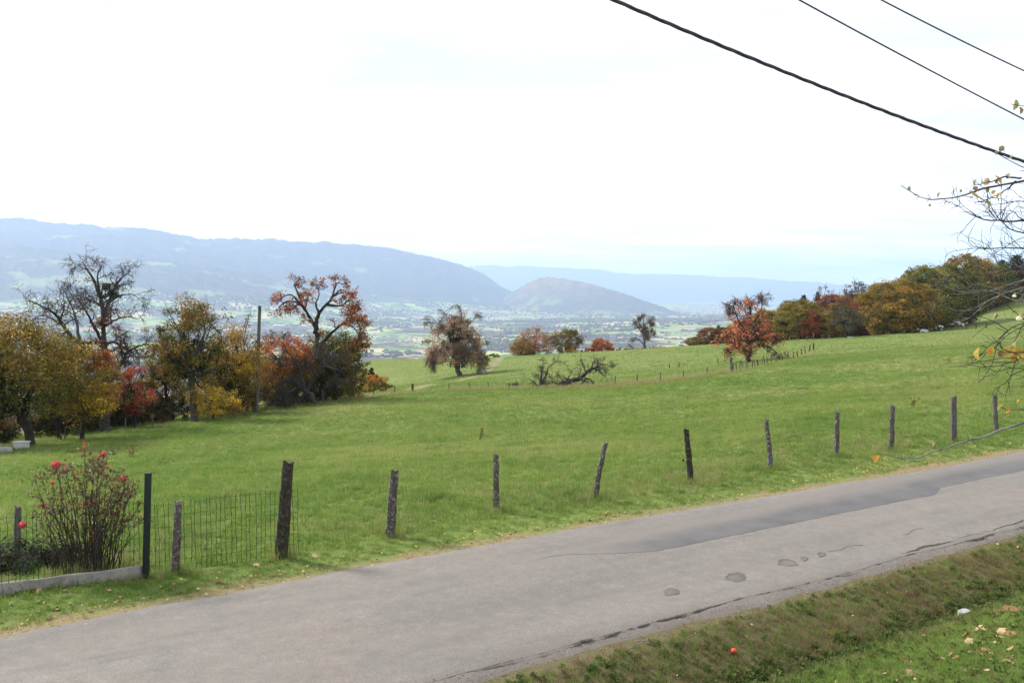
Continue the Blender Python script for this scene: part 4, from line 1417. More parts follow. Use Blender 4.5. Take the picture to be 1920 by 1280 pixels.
# dark undergrowth along the hedge bottom
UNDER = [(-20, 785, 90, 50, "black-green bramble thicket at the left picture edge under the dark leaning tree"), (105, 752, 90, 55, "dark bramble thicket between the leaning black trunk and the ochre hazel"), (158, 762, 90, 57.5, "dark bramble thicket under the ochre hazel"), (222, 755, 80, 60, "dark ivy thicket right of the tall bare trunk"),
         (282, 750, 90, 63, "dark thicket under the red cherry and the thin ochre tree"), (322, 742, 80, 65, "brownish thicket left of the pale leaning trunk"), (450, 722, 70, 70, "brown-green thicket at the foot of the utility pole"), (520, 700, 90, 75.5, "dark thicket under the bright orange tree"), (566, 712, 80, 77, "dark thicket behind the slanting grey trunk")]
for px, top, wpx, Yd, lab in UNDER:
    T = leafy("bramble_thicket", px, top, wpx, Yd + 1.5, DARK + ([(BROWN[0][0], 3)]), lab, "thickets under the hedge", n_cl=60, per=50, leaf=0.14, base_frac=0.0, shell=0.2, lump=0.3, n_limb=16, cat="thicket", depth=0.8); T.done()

FILL = [(85, 700, 100, 58, OLIVE, "olive filler shrub behind the dark leaning tree and the ochre hazel"), (235, 735, 80, 63, BROWN + DARK, "brown-green shrub behind the red cherry"), (300, 700, 90, 67, OLIVE + OCHRE, "olive-ochre shrub between the red cherry and the pale leaning trunk"), (400, 680, 110, 69, OCHRE + OLIVE, "ochre-green shrub behind the bright yellow bush"),
        (478, 690, 80, 73, OCHRE + BROWN, "brown-ochre shrub at the right foot of the utility pole"), (545, 690, 110, 78, BROWN + OLIVE, "brown-olive shrub behind the slanting grey trunk"), (610, 690, 100, 80, OLIVE + DARK, "dark olive shrub around the foot of the red-leaved tree"), (655, 700, 50, 82, OLIVE + OCHRE, "olive shrub right of the red-leaved tree foot"), (-10, 720, 90, 56, OLIVE + DARK, "dark olive shrub at the left picture edge"), (180, 700, 60, 61, OCHRE + OLIVE, "ochre-olive shrub directly behind the tall bare trunk")]
for px, top, wpx, Yd, pal, lab in FILL:
    top -= 22; wpx *= 1.15
    T = leafy("hedge_shrub", px, top, wpx, Yd, pal, lab, "shrubs filling the hedge", n_cl=90, per=50, leaf=0.15, base_frac=-0.02, shell=0.3, lump=0.45, n_limb=22, cat="shrub", depth=0.7); T.done()

# --- the round ivy-clad tree on the slope
Y = 160.0
B = on_ground(860, Y)
T = Tree("round_tree", B, "round drooping tree with ivy-clad trunk and rust-brown twigs standing alone beside the dirt path", bark=BARK_BROWN)
L = lambda *p: px_local(B, Y, *p)
lv = [TW(per_m=0.9, len=3.0, ang=(30, 65), rmin=0.05, rmax=0.11, gnarl=0.22, trop=(0, 0, -0.5), n=5), TW(per_m=2.6, len=1.7, ang=(25, 60), rmin=0.035, gnarl=0.25, trop=(0, 0, -0.8), n=4), TW(per_m=3.0, len=1.0, ang=(25, 60), rmin=0.027, gnarl=0.2, trop=(0, 0, -0.7), n=3)]
for pl, r0, r1 in [([(860, 708), (859, 690), (858, 670), (860, 640), (865, 612), (866, 595), (864, 582)], 0.62, 0.08), ([(858, 660), (848, 640), (838, 622), (828, 610), (818, 606)], 0.3, 0.06), ([(860, 640), (852, 615), (845, 600), (840, 595)], 0.25, 0.06), ([(860, 640), (872, 620), (880, 605), (888, 600)], 0.25, 0.06), ([(859, 660), (875, 645), (888, 632), (898, 635)], 0.25, 0.05),
                   ([(858, 672), (842, 660, -2), (825, 655, -3), (810, 662, -3)], 0.25, 0.05), ([(859, 672), (875, 660, -2), (890, 662, -3), (900, 672, -3)], 0.22, 0.05), ([(858, 650), (850, 635, 4), (845, 620, 5)], 0.2, 0.05), ([(860, 650), (868, 635, -4), (872, 625, -5)], 0.2, 0.05), ([(858, 662), (835, 645, 3), (815, 640, 4)], 0.2, 0.05)]:
    p, r = T.limb(L(*pl), r0, r1, 7)
    T.spread(p, r, lv, 0, 0.3)
T.twig_haze(5200, 1.0, None, droop=0.8, r=0.022)
T.cluster(L((861, 602))[0], (2.3, 2.2, 2.0), 34, 26, 0.7, 0.24, TWIGGY, 0.5, 0.3)
T.cluster(L((855, 642))[0], (5.0, 4.5, 4.6), 150, 34, 0.9, 0.24, TWIGGY, 0.62, 0.12)
T.cluster(L((850, 664))[0], (5.3, 4.8, 1.9), 110, 30, 0.8, 0.24, TWIGGY, 0.65, 0.15)
T.leaves_on_tips(4, 0.26, BROWN + RUST[1:] + GREY, lambda q: RNG.random(len(q)) < 0.62, 0.25)
for q, R2 in (((860, 655), (1.0, 1.0, 2.2)), ((852, 630), (1.2, 0.8, 0.9)), ((872, 628), (1.4, 0.8, 0.9)), ((860, 678), (1.5, 1.0, 1.1))):
    T.cluster(pix(*q, Y) - B, R2, 16, 50, 0.7, 0.3, IVY, 0.3)
T.done()

# --- the rust-red tree by the far fence
Y = 130.0
B = on_ground(1404, Y)
T = Tree("rust_red_tree", B, "rust-red autumn tree standing by the long post fence in the middle of the slope")
L = lambda *p: px_local(B, Y, *p)
lv = [TW(per_m=1.2, len=1.5, ang=(35, 70), rmin=0.04, rmax=0.09, gnarl=0.28, trop=(0, 0, -0.1), n=5), TW(per_m=2.8, len=1.3, ang=(30, 65), rmin=0.028, gnarl=0.28, trop=(0, 0, -0.3), n=4), TW(per_m=2.8, len=0.8, ang=(25, 60), rmin=0.022, gnarl=0.25, trop=(0, 0, -0.2), n=3)]
for pl, r0, r1 in [([(1404, 682), (1404, 660), (1405, 635), (1406, 610), (1408, 590), (1405, 578), (1404, 571)], 0.42, 0.06), ([(1405, 630), (1390, 610), (1380, 590), (1376, 575)], 0.2, 0.04), ([(1406, 615), (1420, 595), (1430, 575), (1428, 565)], 0.2, 0.04), ([(1404, 645), (1385, 630, -2), (1368, 622, -2), (1358, 630, -2)], 0.2, 0.04),
                   ([(1405, 645), (1425, 630, -2), (1442, 622, -2), (1452, 632, -2)], 0.2, 0.04), ([(1404, 655), (1385, 648, 2), (1368, 655, 3), (1358, 665, 3)], 0.17, 0.04), ([(1404, 655), (1428, 646, 2), (1444, 650, 2), (1456, 660, 2)], 0.17, 0.04), ([(1405, 630), (1400, 600, 4), (1398, 585, 4)], 0.15, 0.04), ([(1404, 640), (1410, 620, -4), (1414, 610, -5)], 0.15, 0.04), ([(1404, 650), (1402, 640, -4), (1398, 650, -5)], 0.13, 0.03)]:
    p, r = T.limb(L(*pl), r0, r1, 7)
    T.spread(p, r, lv, 0, 0.3)
T.twig_haze(4200, 0.8, None, droop=0.1, r=0.020)
T.cluster(L((1403, 635))[0], (4.2, 3.8, 2.1), 80, 26, 0.75, 0.24, RUST2, 0.6, 0.4)
T.cluster(L((1405, 600))[0], (2.9, 2.7, 2.9), 60, 26, 0.65, 0.24, RUST2, 0.6, 0.4)
T.leaves_on_tips(4, 0.25, RUST2, lambda q: RNG.random(len(q)) < np.clip(1.0 - q[:, 2] * 0.055, 0.3, 0.95), 0.35)
T.done()

# --- trees on the skyline of the slope
SKY_G = "trees on the brow of the slope"
T = leafy("brow_tree", 1000, 617, 66, 238, OCHRE + RUST, "rusty orange tree on the brow right of the dirt path", SKY_G, n_cl=120, per=46, leaf=0.30, base_frac=0.06, shell=0.35, lump=0.45, extra=[(OCHRE, (-0.5, 0, -0.4), 0.7, 40)], n_limb=26, depth=0.8); T.done()
T = leafy("brow_tree", 978, 640, 40, 236, OCHRE, "low ochre tree on the brow leaning against the rusty orange one", SKY_G, n_cl=80, per=46, leaf=0.30, base_frac=0.0, shell=0.35, lump=0.4, n_limb=12); T.done()
T = leafy("brow_tree", 1063, 616, 58, 236, [(BROWN[0][0], 3), (OLIVE[0][0], 4), (OLIVE[2][0], 3)], "dense brown-olive domed tree on the brow beside the rusty orange one", SKY_G, n_cl=110, per=46, leaf=0.34, base_frac=0.08, shell=0.35, lump=0.2, n_limb=14, extra=[(YELLOW, (0.4, -0.4, -0.7), 0.3, 8)]); T.done()
T = leafy("brow_bush", 1128, 636, 42, 232, RUST + ORANGE[:1], "small round orange-red bush on the brow between the domed tree and the bare tree", SKY_G, n_cl=110, per=50, leaf=0.30, base_frac=-0.1, shell=0.5, lump=0.2, n_limb=8, cat="bush"); T.done()
T = leafy("brow_bush", 1102, 650, 26, 232, RUST, "tiny rusty bush on the brow at the left of the round orange-red one", SKY_G, n_cl=24, per=36, leaf=0.3, base_frac=0.0, shell=0.3, n_limb=5, cat="bush"); T.done()
T = leafy("brow_bush", 1236, 651, 60, 226, RUST, "low rusty scrub on the brow right of the bare tree", SKY_G, n_cl=30, per=36, leaf=0.3, base_frac=0.0, shell=0.3, n_limb=5, cat="bush"); T.done()
T = leafy("brow_bush", 1178, 652, 40, 227, BROWN, "low brown scrub on the brow left of the bare tree", SKY_G, n_cl=20, per=36, leaf=0.3, base_frac=0.0, shell=0.3, n_limb=5, cat="bush"); T.done()
T = leafy("brow_bush", 905, 655, 26, 175, OCHRE, "dark yellow bush tucked behind the round ivy-clad tree", SKY_G, n_cl=24, per=40, leaf=0.28, base_frac=0.0, shell=0.3, n_limb=5, cat="bush"); T.done()
T = leafy("brow_bush", 928, 663, 26, 225, OLIVE, "low olive scrub on the brow beside the top of the dirt path", SKY_G, n_cl=16, per=36, leaf=0.28, base_frac=0.0, shell=0.3, n_limb=5, cat="bush"); T.done()
Y = 222.0
B = on_ground(1210, Y)
T = Tree("lone_bare_tree", B, "lone slender nearly bare brown tree on the brow with one low limb to its left", group=SKY_G, bark=BARK_BROWN)
L = lambda *p: px_local(B, Y, *p)
lv = [TW(per_m=1.1, len=1.4, ang=(30, 65), rmin=0.05, rmax=0.09, gnarl=0.25, trop=(0, 0, 0.1), n=4), TW(per_m=3.0, len=1.2, ang=(30, 65), rmin=0.038, gnarl=0.25, trop=(0, 0, -0.1), n=3), TW(per_m=3.0, len=0.8, ang=(30, 65), rmin=0.034, gnarl=0.25, n=3)]
for pl, r0, r1 in [([(1210, 662), (1209, 650), (1207, 635), (1207, 620), (1207, 605), (1206, 597)], 0.4, 0.07), ([(1209, 648), (1200, 638), (1190, 632), (1180, 636), (1176, 645)], 0.18, 0.05), ([(1207, 632), (1214, 620), (1220, 612)], 0.16, 0.05), ([(1207, 628), (1198, 616), (1192, 608)], 0.16, 0.05), ([(1208, 640), (1216, 632, -2), (1221, 630, -2)], 0.13, 0.05), ([(1207, 618), (1200, 608), (1198, 603)], 0.12, 0.05), ([(1207, 615), (1213, 606, 2), (1217, 602, 2)], 0.12, 0.05)]:
    p, r = T.limb(L(*pl), r0, r1, 6)
    T.spread(p, r, lv, 0, 0.3)
T.twig_haze(2200, 0.9, None, droop=0.2, r=0.028)
T.leaves_on_tips(3, 0.2, TWIGGY, lambda q: RNG.random(len(q)) < 0.6, 0.4)
T.done()


# --- the autumn wood on the right: prototype crowns, copied and tinted one by one

def wood_proto(n_cl, per, R, h, base_frac, shell, lump, clr, leaf, n_limb, bare=False):
    T = Tree("wood_tree", (0, 0, 0), "x")
    c = np.array([0, 0, h * (1 + base_frac) / 2]); RR = np.array([R, R, h * (1 - base_frac) / 2]) * 0.9
    cen = T.cluster(c, RR, n_cl, per, clr, leaf, WHITE_PAL, shell, lump)
    T.limb([np.array([0, 0, -1.0]), np.array([0.1, 0, h * 0.2]), np.array([0, 0.2, h * 0.45]), np.array([0.1, 0, h * 0.8])], 0.32, 0.08, 7)
    for q in cen[RNG.choice(len(cen), n_limb)]:
        root = np.array([0, 0, h * RNG.uniform(0.15, 0.5)])
        p, r = T.limb([root, (root + q) / 2 + RNG.normal(size=3) * 0.5, q], 0.13, 0.03, 4)
        if bare:
            T.spread(p, r, [TW(per_m=1.0, len=2.0, ang=(25, 60), rmin=0.04, gnarl=0.25, n=4), TW(per_m=1.6, len=1.0, ang=(25, 60), rmin=0.028, gnarl=0.25, n=3)], 0, 0.3)
    T.done()
    kids = [c_ for c_ in T.o.children]
    for k in kids:
        COL.objects.unlink(k)
    COL.objects.unlink(T.o)
    return T.o, kids, R, h


def conifer_proto():
    T = Tree("conifer", (0, 0, 0), "x")
    h, R = 16.0, 3.6
    T.limb([np.array([0, 0, -1.0]), np.array([0, 0, h * 0.5]), np.array([0, 0, h])], 0.25, 0.03, 6)
    P, N_ = [], []
    for z in np.arange(1.0, h - 0.2, 0.55):
        rr = R * (1 - z / h) ** 0.8
        for a in np.arange(0, 6.28, 6.28 / 9) + RNG.uniform(0, 1):
            L_ = rr * RNG.uniform(0.7, 1.15)
            T.w.tube(np.array([[0, 0, z], [math.cos(a) * L_ * 0.5, math.sin(a) * L_ * 0.5, z - 0.05 * L_], [math.cos(a) * L_, math.sin(a) * L_, z - 0.25 * L_]]), [0.05, 0.03, 0.01], 3)
            n = int(8 + 10 * L_)
            u = RNG.uniform(0.1, 1.05, n)
            q = np.stack([np.cos(a) * L_ * u, np.sin(a) * L_ * u, z - 0.25 * L_ * u ** 2], 1) + RNG.normal(size=(n, 3)) * 0.16
            P.append(q)
    P = np.concatenate(P)
    T.add_leaves(P, 0.42, WHITE_PAL, jitter=0.25, aspect=0.5)
    T.done()
    kids = [c_ for c_ in T.o.children]
    for k in kids:
        COL.objects.unlink(k)
    COL.objects.unlink(T.o)
    return T.o, kids, R, h


PROTO = {'round': [wood_proto(270, 60, 6, 15, -0.08, 0.72, 0.26, 1.25, 0.44, 14) for _ in range(3)],
         'broad': [wood_proto(380, 62, 8.5, 17, -0.08, 0.74, 0.28, 1.45, 0.44, 14) for _ in range(2)],
         'bare': [wood_proto(60, 26, 4.5, 15, 0.2, 0.3, 0.5, 0.9, 0.34, 34, True) for _ in range(2)],
         'conifer': [conifer_proto()]}
WOOD_G = "trees of the autumn wood"
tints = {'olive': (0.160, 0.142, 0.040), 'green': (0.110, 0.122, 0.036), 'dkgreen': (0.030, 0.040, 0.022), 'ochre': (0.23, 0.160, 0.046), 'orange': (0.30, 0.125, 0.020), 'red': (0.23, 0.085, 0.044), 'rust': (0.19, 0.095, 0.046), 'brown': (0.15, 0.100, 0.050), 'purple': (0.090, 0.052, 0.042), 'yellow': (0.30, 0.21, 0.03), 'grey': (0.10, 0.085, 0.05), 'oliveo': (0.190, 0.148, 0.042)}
WB = 1.4
_wk = {k: 0 for k in PROTO}


def wood_tree(kind, px, top, wpx, Y, tint, label, name=None, zbase=None):
    if px >= 1775:
        edge_y = float(np.interp(px, [1775, 1830, 1870, 1920, 2010], [606, 586, 571, 552, 525]))
        Y = max(float(hit(px, edge_y, 170)[1]) + (Y - float(np.interp(px, [1775, 1830, 1870, 1920, 2010], [222, 236, 250, 268, 285]))) * 0.6 + 4, 200)
    b, h = sized(px, top, Y)
    lst = PROTO[kind]; pr = lst[_wk[kind] % len(lst)]; _wk[kind] += 1
    root, kids, R, ph = pr
    o = root.copy(); COL.objects.link(o)
    o.name = name or {'round': 'round_wood_tree', 'broad': 'broad_wood_tree', 'bare': 'thin_wood_tree', 'conifer': 'conifer'}[kind]
    o.location = tuple(b)
    W_ = wpx / F_PX * Y
    sx = W_ / 2 / R * (1.3 if kind != 'conifer' else 1.7)
    o.scale = (sx, sx * 0.9, h / ph)
    o.rotation_euler = (0, 0, random.uniform(0, 6.28) if kind != 'broad' else random.choice([0, 3.14]))
    tag(o, label, "tree", WOOD_G)
    j = np.exp(RNG.normal(0, 0.06, 3))
    for k in kids:
        c = k.copy(); COL.objects.link(c); c.parent = o; c.name = k.name.split('.')[0]
        t3 = tints[tint]
        c.color = (t3[0] * j[0] * WB, t3[1] * j[1] * WB, t3[2] * j[2] * WB, 1) if c.name.startswith('crown') else (1, 1, 1, 1)
    return o


WOOD = [
    ('round', 1306, 632, 38, 212, 'oliveo', "lowest olive bush-like tree at the left tip of the autumn wood"),
    ('round', 1331, 612, 44, 214, 'rust', "rust-brown rounded tree second from the left tip of the autumn wood"),
    ('conifer', 1346, 609, 24, 218, 'dkgreen', "small dark conifer poking up near the left tip of the autumn wood"),
    ('round', 1362, 612, 46, 212, 'brown', "brown tree behind the left side of the rust-red fence tree"),
    ('round', 1385, 606, 50, 226, 'ochre', "ochre tree hidden behind the middle of the rust-red fence tree"),
    ('round', 1446, 577, 66, 214, 'oliveo', "olive-orange tree just right of the rust-red fence tree"),
    ('round', 1422, 592, 54, 222, 'rust', "rusty tree behind the upper right of the rust-red fence tree"),
    ('broad', 1500, 563, 84, 206, 'olive', "big rounded yellow-olive tree in the front row of the autumn wood"),
    ('round', 1518, 580, 34, 201, 'red', "narrow bright red tree in front of the rounded yellow-olive one"),
    ('round', 1536, 578, 48, 203, 'ochre', "ochre tree right of the narrow bright red one"),
    ('round', 1556, 592, 40, 203, 'oliveo', "small ochre-olive tree at the wood edge left of the grey orchard tree"),
    ('round', 1470, 572, 50, 234, 'brown', "brown tree of the second row above the olive-orange one"),
    ('conifer', 1470, 569, 30, 246, 'dkgreen', "small dark spruce top on the wood ridge, lower of the two on the left"),
    ('conifer', 1505, 551, 36, 246, 'dkgreen', "dark spruce top on the ridge of the wood, taller of the two to the left"),
    ('round', 1488, 556, 50, 244, 'purple', "purple-brown tree between the two dark spruce tops"),
    ('conifer', 1530, 545, 32, 250, 'dkgreen', "third dark spruce half sunk among russet crowns on the wood ridge"),
    ('bare', 1540, 532, 44, 244, 'rust', "thin russet tree with see-through crown left of the yellow-green one on the ridge"),
    ('round', 1553, 550, 62, 230, 'rust', "russet tree of the second row above the small ochre-olive one"),
    ('bare', 1576, 532, 40, 242, 'yellow', "thin yellow-green tree with see-through top on the wood ridge"),
    ('round', 1590, 552, 62, 228, 'rust', "deep russet tree behind the grey orchard tree"),
    ('round', 1612, 560, 50, 216, 'red', "dark red tree between the grey orchard tree and the big green-gold one"),
    ('bare', 1604, 522, 50, 238, 'purple', "tall purple-grey thin tree left of the tallest thin one on the ridge"),
    ('bare', 1625, 515, 58, 236, 'purple', "tallest thin purplish tree with sky showing through, left of the big green-gold tree"),
    ('round', 1628, 548, 56, 226, 'rust', "russet tree under the tallest thin purplish one"),
    ('round', 1575, 565, 50, 216, 'brown', "brown tree directly behind the left side of the grey orchard tree"),
    ('broad', 1688, 516, 122, 208, 'oliveo', "big green-gold tree, leftmost of the large crowns behind the cows"),
    ('round', 1662, 545, 66, 206, 'ochre', "gold-tinged tree at the left foot of the big green-gold crown"),
    ('broad', 1728, 500, 104, 218, 'olive', "large olive crown second from the left behind the cows"),
    ('broad', 1772, 487, 110, 222, 'green', "large green crown right behind the resting cows"),
    ('broad', 1808, 478, 104, 232, 'oliveo', "highest crown of the big trees, green with an orange-gold top"),
    ('broad', 1842, 486, 84, 240, 'green', "green crown at the right of the highest gold-topped one"),
    ('round', 1720, 560, 84, 212, 'green', "darker green low crown filling in above the resting cows"),
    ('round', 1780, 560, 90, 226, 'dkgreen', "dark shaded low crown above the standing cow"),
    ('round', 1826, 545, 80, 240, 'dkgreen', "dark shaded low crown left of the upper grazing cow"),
    ('round', 1862, 518, 66, 250, 'olive', "olive crown just left of the purple-brown wood end"),
    ('conifer', 1872, 486, 60, 262, 'dkgreen', "dark spruce at the left of the purple-brown wood end"),
    ('conifer', 1900, 476, 70, 268, 'dkgreen', "tallest dark spruce behind the twigs at the picture edge"),
    ('round', 1888, 505, 70, 262, 'purple', "purple-brown crown behind the bare twigs at the picture edge"),
    ('round', 1918, 498, 70, 270, 'purple', "purple-brown crown cut by the right picture edge"),
    ('conifer', 1938, 470, 70, 275, 'dkgreen', "dark spruce just outside the right picture edge"),
    ('round', 1960, 490, 80, 280, 'olive', "olive crown beyond the right picture edge"),
    ('broad', 2010, 470, 100, 285, 'green', "green crown well beyond the right picture edge"),
]
for q in WOOD:
    wood_tree(*q)

# grey orchard tree with two dark legs in front of the wood
Y = 190.0
T = leafy("orchard_tree", 1585, 577, 56, 190, GREY + OLIVE[:1], "grey-olive orchard tree on two dark stems standing out in front of the wood", WOOD_G, n_cl=70, per=46, leaf=0.32, base_frac=0.22, shell=0.35, lump=0.4, n_limb=26, trunk_r=0.3)
T.limb([np.array([1.1, 0, -0.3]), np.array([0.9, 0, 1.0]), np.array([0.2, 0, 2.6])], 0.28, 0.2, 7)
T.done()

# --- the fallen tree lying by the far fence
Y = 96.0
B = on_ground(1060, Y)
T = Tree("fallen_tree", B, "dead fallen tree lying in the grass with its bare grey branches sticking up", bark=BARK_TWIG)
L = lambda *p: px_local(B, Y, *p)
lv = [TW(per_m=2.4, len=1.1, ang=(30, 80), rmin=0.018, rmax=0.05, gnarl=0.4, trop=(0, 0, 0.35), n=5), TW(per_m=4.5, len=0.75, ang=(30, 70), rmin=0.016, gnarl=0.35, trop=(0, 0, 0.1), n=4), TW(per_m=6, len=0.45, ang=(30, 70), rmin=0.014, gnarl=0.3, n=3)]
for pl, r0, r1 in [([(1008, 730), (1014, 718), (1015, 705), (1016, 692), (1018, 684)], 0.20, 0.05), ([(1009, 728), (1003, 716), (996, 712), (989, 710)], 0.12, 0.03), ([(1013, 722), (1022, 708), (1028, 697), (1026, 688), (1036, 682), (1048, 676, 1)], 0.11, 0.02), ([(1018, 722), (1024, 710), (1022, 700)], 0.1, 0.03),
                   ([(1049, 722), (1062, 716), (1080, 712), (1095, 704), (1104, 696), (1110, 688)], 0.38, 0.12), ([(1050, 723), (1042, 717), (1034, 716)], 0.14, 0.04), ([(1078, 714), (1060, 708), (1052, 712)], 0.1, 0.03), ([(1062, 714), (1068, 704), (1072, 698)], 0.09, 0.03), ([(1100, 700), (1094, 686), (1090, 672)], 0.1, 0.03),
                   ([(1105, 698), (1112, 690), (1122, 694), (1130, 702), (1138, 708)], 0.14, 0.03), ([(1108, 692), (1126, 684), (1138, 682), (1146, 688)], 0.12, 0.02), ([(1096, 708), (1106, 710), (1112, 716), (1112, 728)], 0.1, 0.04), ([(1104, 696), (1112, 680, 1), (1124, 676, 1)], 0.1, 0.02), ([(1085, 710), (1098, 712, -1), (1090, 720, -1)], 0.22, 0.1), ([(1122, 694), (1130, 690, -1), (1136, 697, -1)], 0.07, 0.02)]:
    p, r = T.limb(L(*pl), r0, r1, 7)
    T.spread(p, r, lv, 0, 0.25)
T.twig_haze(1000, 0.5, None, droop=0.0, r=0.010)
T.done()
# broken stump left of it
B = on_ground(967, 97)
T = Tree("broken_stump", B, "small jagged grey stump left of the fallen tree", cat="stump", bark=BARK_TWIG)
for k in range(14):
    a = k * 0.45; h = random.uniform(0.35, 0.95)
    T.limb([np.array([math.cos(a) * 0.35, math.sin(a) * 0.3, -0.2]), np.array([math.cos(a) * 0.3, math.sin(a) * 0.25, h * 0.5]), np.array([math.cos(a) * 0.2 - 0.25 * h, math.sin(a) * 0.2, h])], 0.16, 0.03, 5)
T.limb([np.array([0, 0, 0.2]), np.array([-0.6, 0, 0.5]), np.array([-1.1, 0, 0.55])], 0.08, 0.02, 5)
T.done()

# ------------------------------------------------------------------ near fence posts
POST_BASES = []


def post(base_px, top_px, w_px, mat, label, via=None, name="fence_post", cat="fence post", group="posts along the road", taper=0.85, sides=10):
    b = hit(*base_px)
    Yb = b[1]
    POST_BASES.append((b[0], b[1]))
    top = pix(top_px[0], top_px[1], Yb) - b
    r = w_px / F_PX * Yb / 2
    o = thing(name, b, label, cat, group)
    pts = [np.array([0, 0, -0.25]), np.array([0, 0, 0.0])]
    if via is not None:
        pts.append(pix(via[0], via[1], Yb) - b)
    pts.append(top)
    pts = resample(np.array(pts), 13)
    pts += RNG.normal(size=pts.shape) * r * 0.06
    rr = r * np.linspace(1.08, taper, 13) * (1 + RNG.normal(size=13) * 0.03)
    v, f = tube(pts, rr, sides, True)
    an = np.arange(sides)
    lob = 1 + 0.16 * (RNG.random(sides) - 0.5)
    v = v.reshape(13, sides, 3)
    v = pts[:, None, :] + (v - pts[:, None, :]) * (lob[None, :, None] + RNG.normal(size=(13, sides, 1)) * 0.035)
    v[-1, :, 2] += RNG.normal(size=sides) * r * 0.35
    mesh_obj("stake", v.reshape(-1, 3), f, mat, o, False)
    return o, b, top, r


post((527, 1045), (541, 866), 24, POST_DARK, "thickest dark mossy post, standing at the end of the green wire mesh")
post((732, 1006), (740, 882), 18, POST, "grey lichened post just right of the thick dark mossy post")
post((930, 958), (930, 852), 11, POST, "slim upright weathered post between the grey lichened one and the crooked one", taper=0.9)
post((1115, 936), (1136, 829), 10, POST, "thin crooked post leaning to the right", via=(1124, 880))
o, b, top, r = post((1296, 906), (1287, 804), 12, POST_DARK, "dark reddish post leaning left with a small black insulator")
g = Geo(); q = pix(1287, 862, b[1]) - b
g.tube([q + np.array([0, 0, 0]), q + np.array([-0.07, -0.02, 0.0])], [0.008, 0.008], 6)
g.obj("insulator_stem", [WHITE], o)
g = Geo(); g.tube([q + np.array([-0.07, -0.02, -0.03]), q + np.array([-0.075, -0.02, -0.015]), q + np.array([-0.075, -0.02, 0.015]), q + np.array([-0.07, -0.02, 0.03])], [0.012, 0.026, 0.026, 0.012], 8)
g.obj("insulator", [CABLE], o)
o, b, top, r = post((1446, 879), (1437, 787), 9, POST, "slim grey post with a blue band near its foot")
BLUE = mat_noise("blue_band", (0.06, 0.09, 0.15), (0.11, 0.15, 0.22), 30, 0.8)
g = Geo(); q0, q1 = pix(1445, 864, b[1]) - b, pix(1444.4, 857, b[1]) - b
g.tube([q0, q1], [r * 1.15, r * 1.12], 10); g.obj("band", [BLUE], o)
post((1568, 856), (1570, 772), 9, POST, "slim weathered post midway between the blue-banded post and the branch tip")
post((1671, 846), (1673, 761), 10, POST, "weathered post right above the tip of the low overhanging branch")
post((1788, 829), (1788, 744), 11, POST_GREY, "straight round greenish-grey post above the low branch", taper=0.98)
post((1868, 811), (1865, 741), 9, POST_GREY, "straight grey post nearest the right picture edge", taper=0.95)
post((328, 1076), (335, 940), 16, POST, "short post with white lichen streaks behind the mesh between metal post and thick post")
post((31, 1048), (34, 951), 14, POST_GREY, "short grey post behind the mesh at the far left")
post((178, 1075), (186, 985), 15, POST_GREY, "pale grey post half hidden by the rose stems")


# ------------------------------------------------------------------ wire mesh fence with its green metal post
def mesh_fence():
    gb = hit(273, 1083)
    o = thing("wire_mesh_fence", gb, "dark green welded wire mesh fence with a square metal post, beside the rose bush", "fence")
    g = Geo()
    top = pix(278, 886, gb[1]) - gb
    M = np.eye(4)
    w_ = 0.040
    for i, (lo, hi, ww) in enumerate([(-0.2, top[2] - 0.012, w_), (top[2] - 0.0119, top[2], w_ + 0.006)]):
        k0, k1 = lo / top[2], hi / top[2]
        a, c = top * k0, top * k1
        v = [np.array([sx * ww, sy * ww, 0]) + p for p in (a, c) for sx, sy in ((-1, -1), (1, -1), (1, 1), (-1, 1))]
        g.add(np.array(v), [(0, 3, 2, 1), (4, 5, 6, 7), (0, 1, 5, 4), (1, 2, 6, 5), (2, 3, 7, 6), (3, 0, 4, 7)])
    g.obj("metal_post", [GREEN_METAL], o)
    s0, t0 = st(gb[0], gb[1])
    s0, t0 = float(s0), float(t0)
    rb = hit(560, 1042); s1, t1 = [float(c) for c in st(rb[0], rb[1])]
    for name, sa, ta, sb, tb, h in (("mesh_panel", s0 - 0.06, t0 + 0.14, s0 - 9.0, t0 + 0.62, 1.16), ("mesh_panel", s0 + 0.06, t0 + 0.05, s1, t1, 1.12)):
        W_ = Wood()
        L_ = math.hypot(sb - sa, tb - ta)
        n = int(L_ / 0.078)
        hz = np.linspace(0.02, h, 7)
        grid = []
        for k in range(n + 1):
            u = k / n
            s, t = sa + (sb - sa) * u, ta + (tb - ta) * u
            x, y = xy(s, t)
            z0 = float(ground_z(x, y)) + 0.02 + (0.10 if name == "x" else 0)
            hh = h * (1 - 0.02 * math.sin(u * 9))
            wob = np.cumsum(RNG.normal(size=len(hz)) * 0.006)
            col = np.array([[x + E[0] * wv, y + E[1] * wv, z0 + z / h * hh] for z, wv in zip(hz, wob)]) - gb
            col = np.repeat(col, 2, 0)
            col[::2] += np.array([0, 0, -0.004]); col[1::2] += np.array([0.006, 0, 0.004])
            grid.append(col[::2].copy())
            W_.tube(np.vstack([col, col[-1] + np.array([0, 0, 0.03])]), np.full(len(col) + 1, 0.0042), 4)
        grid = np.array(grid)
        for j in range(len(hz)):
            W_.tube(grid[:, j] + np.array([0, -0.004, 0]), np.full(n + 1, 0.0024), 4)
        W_.obj(name, WIRE, o)["kind"] = "stuff"


mesh_fence()


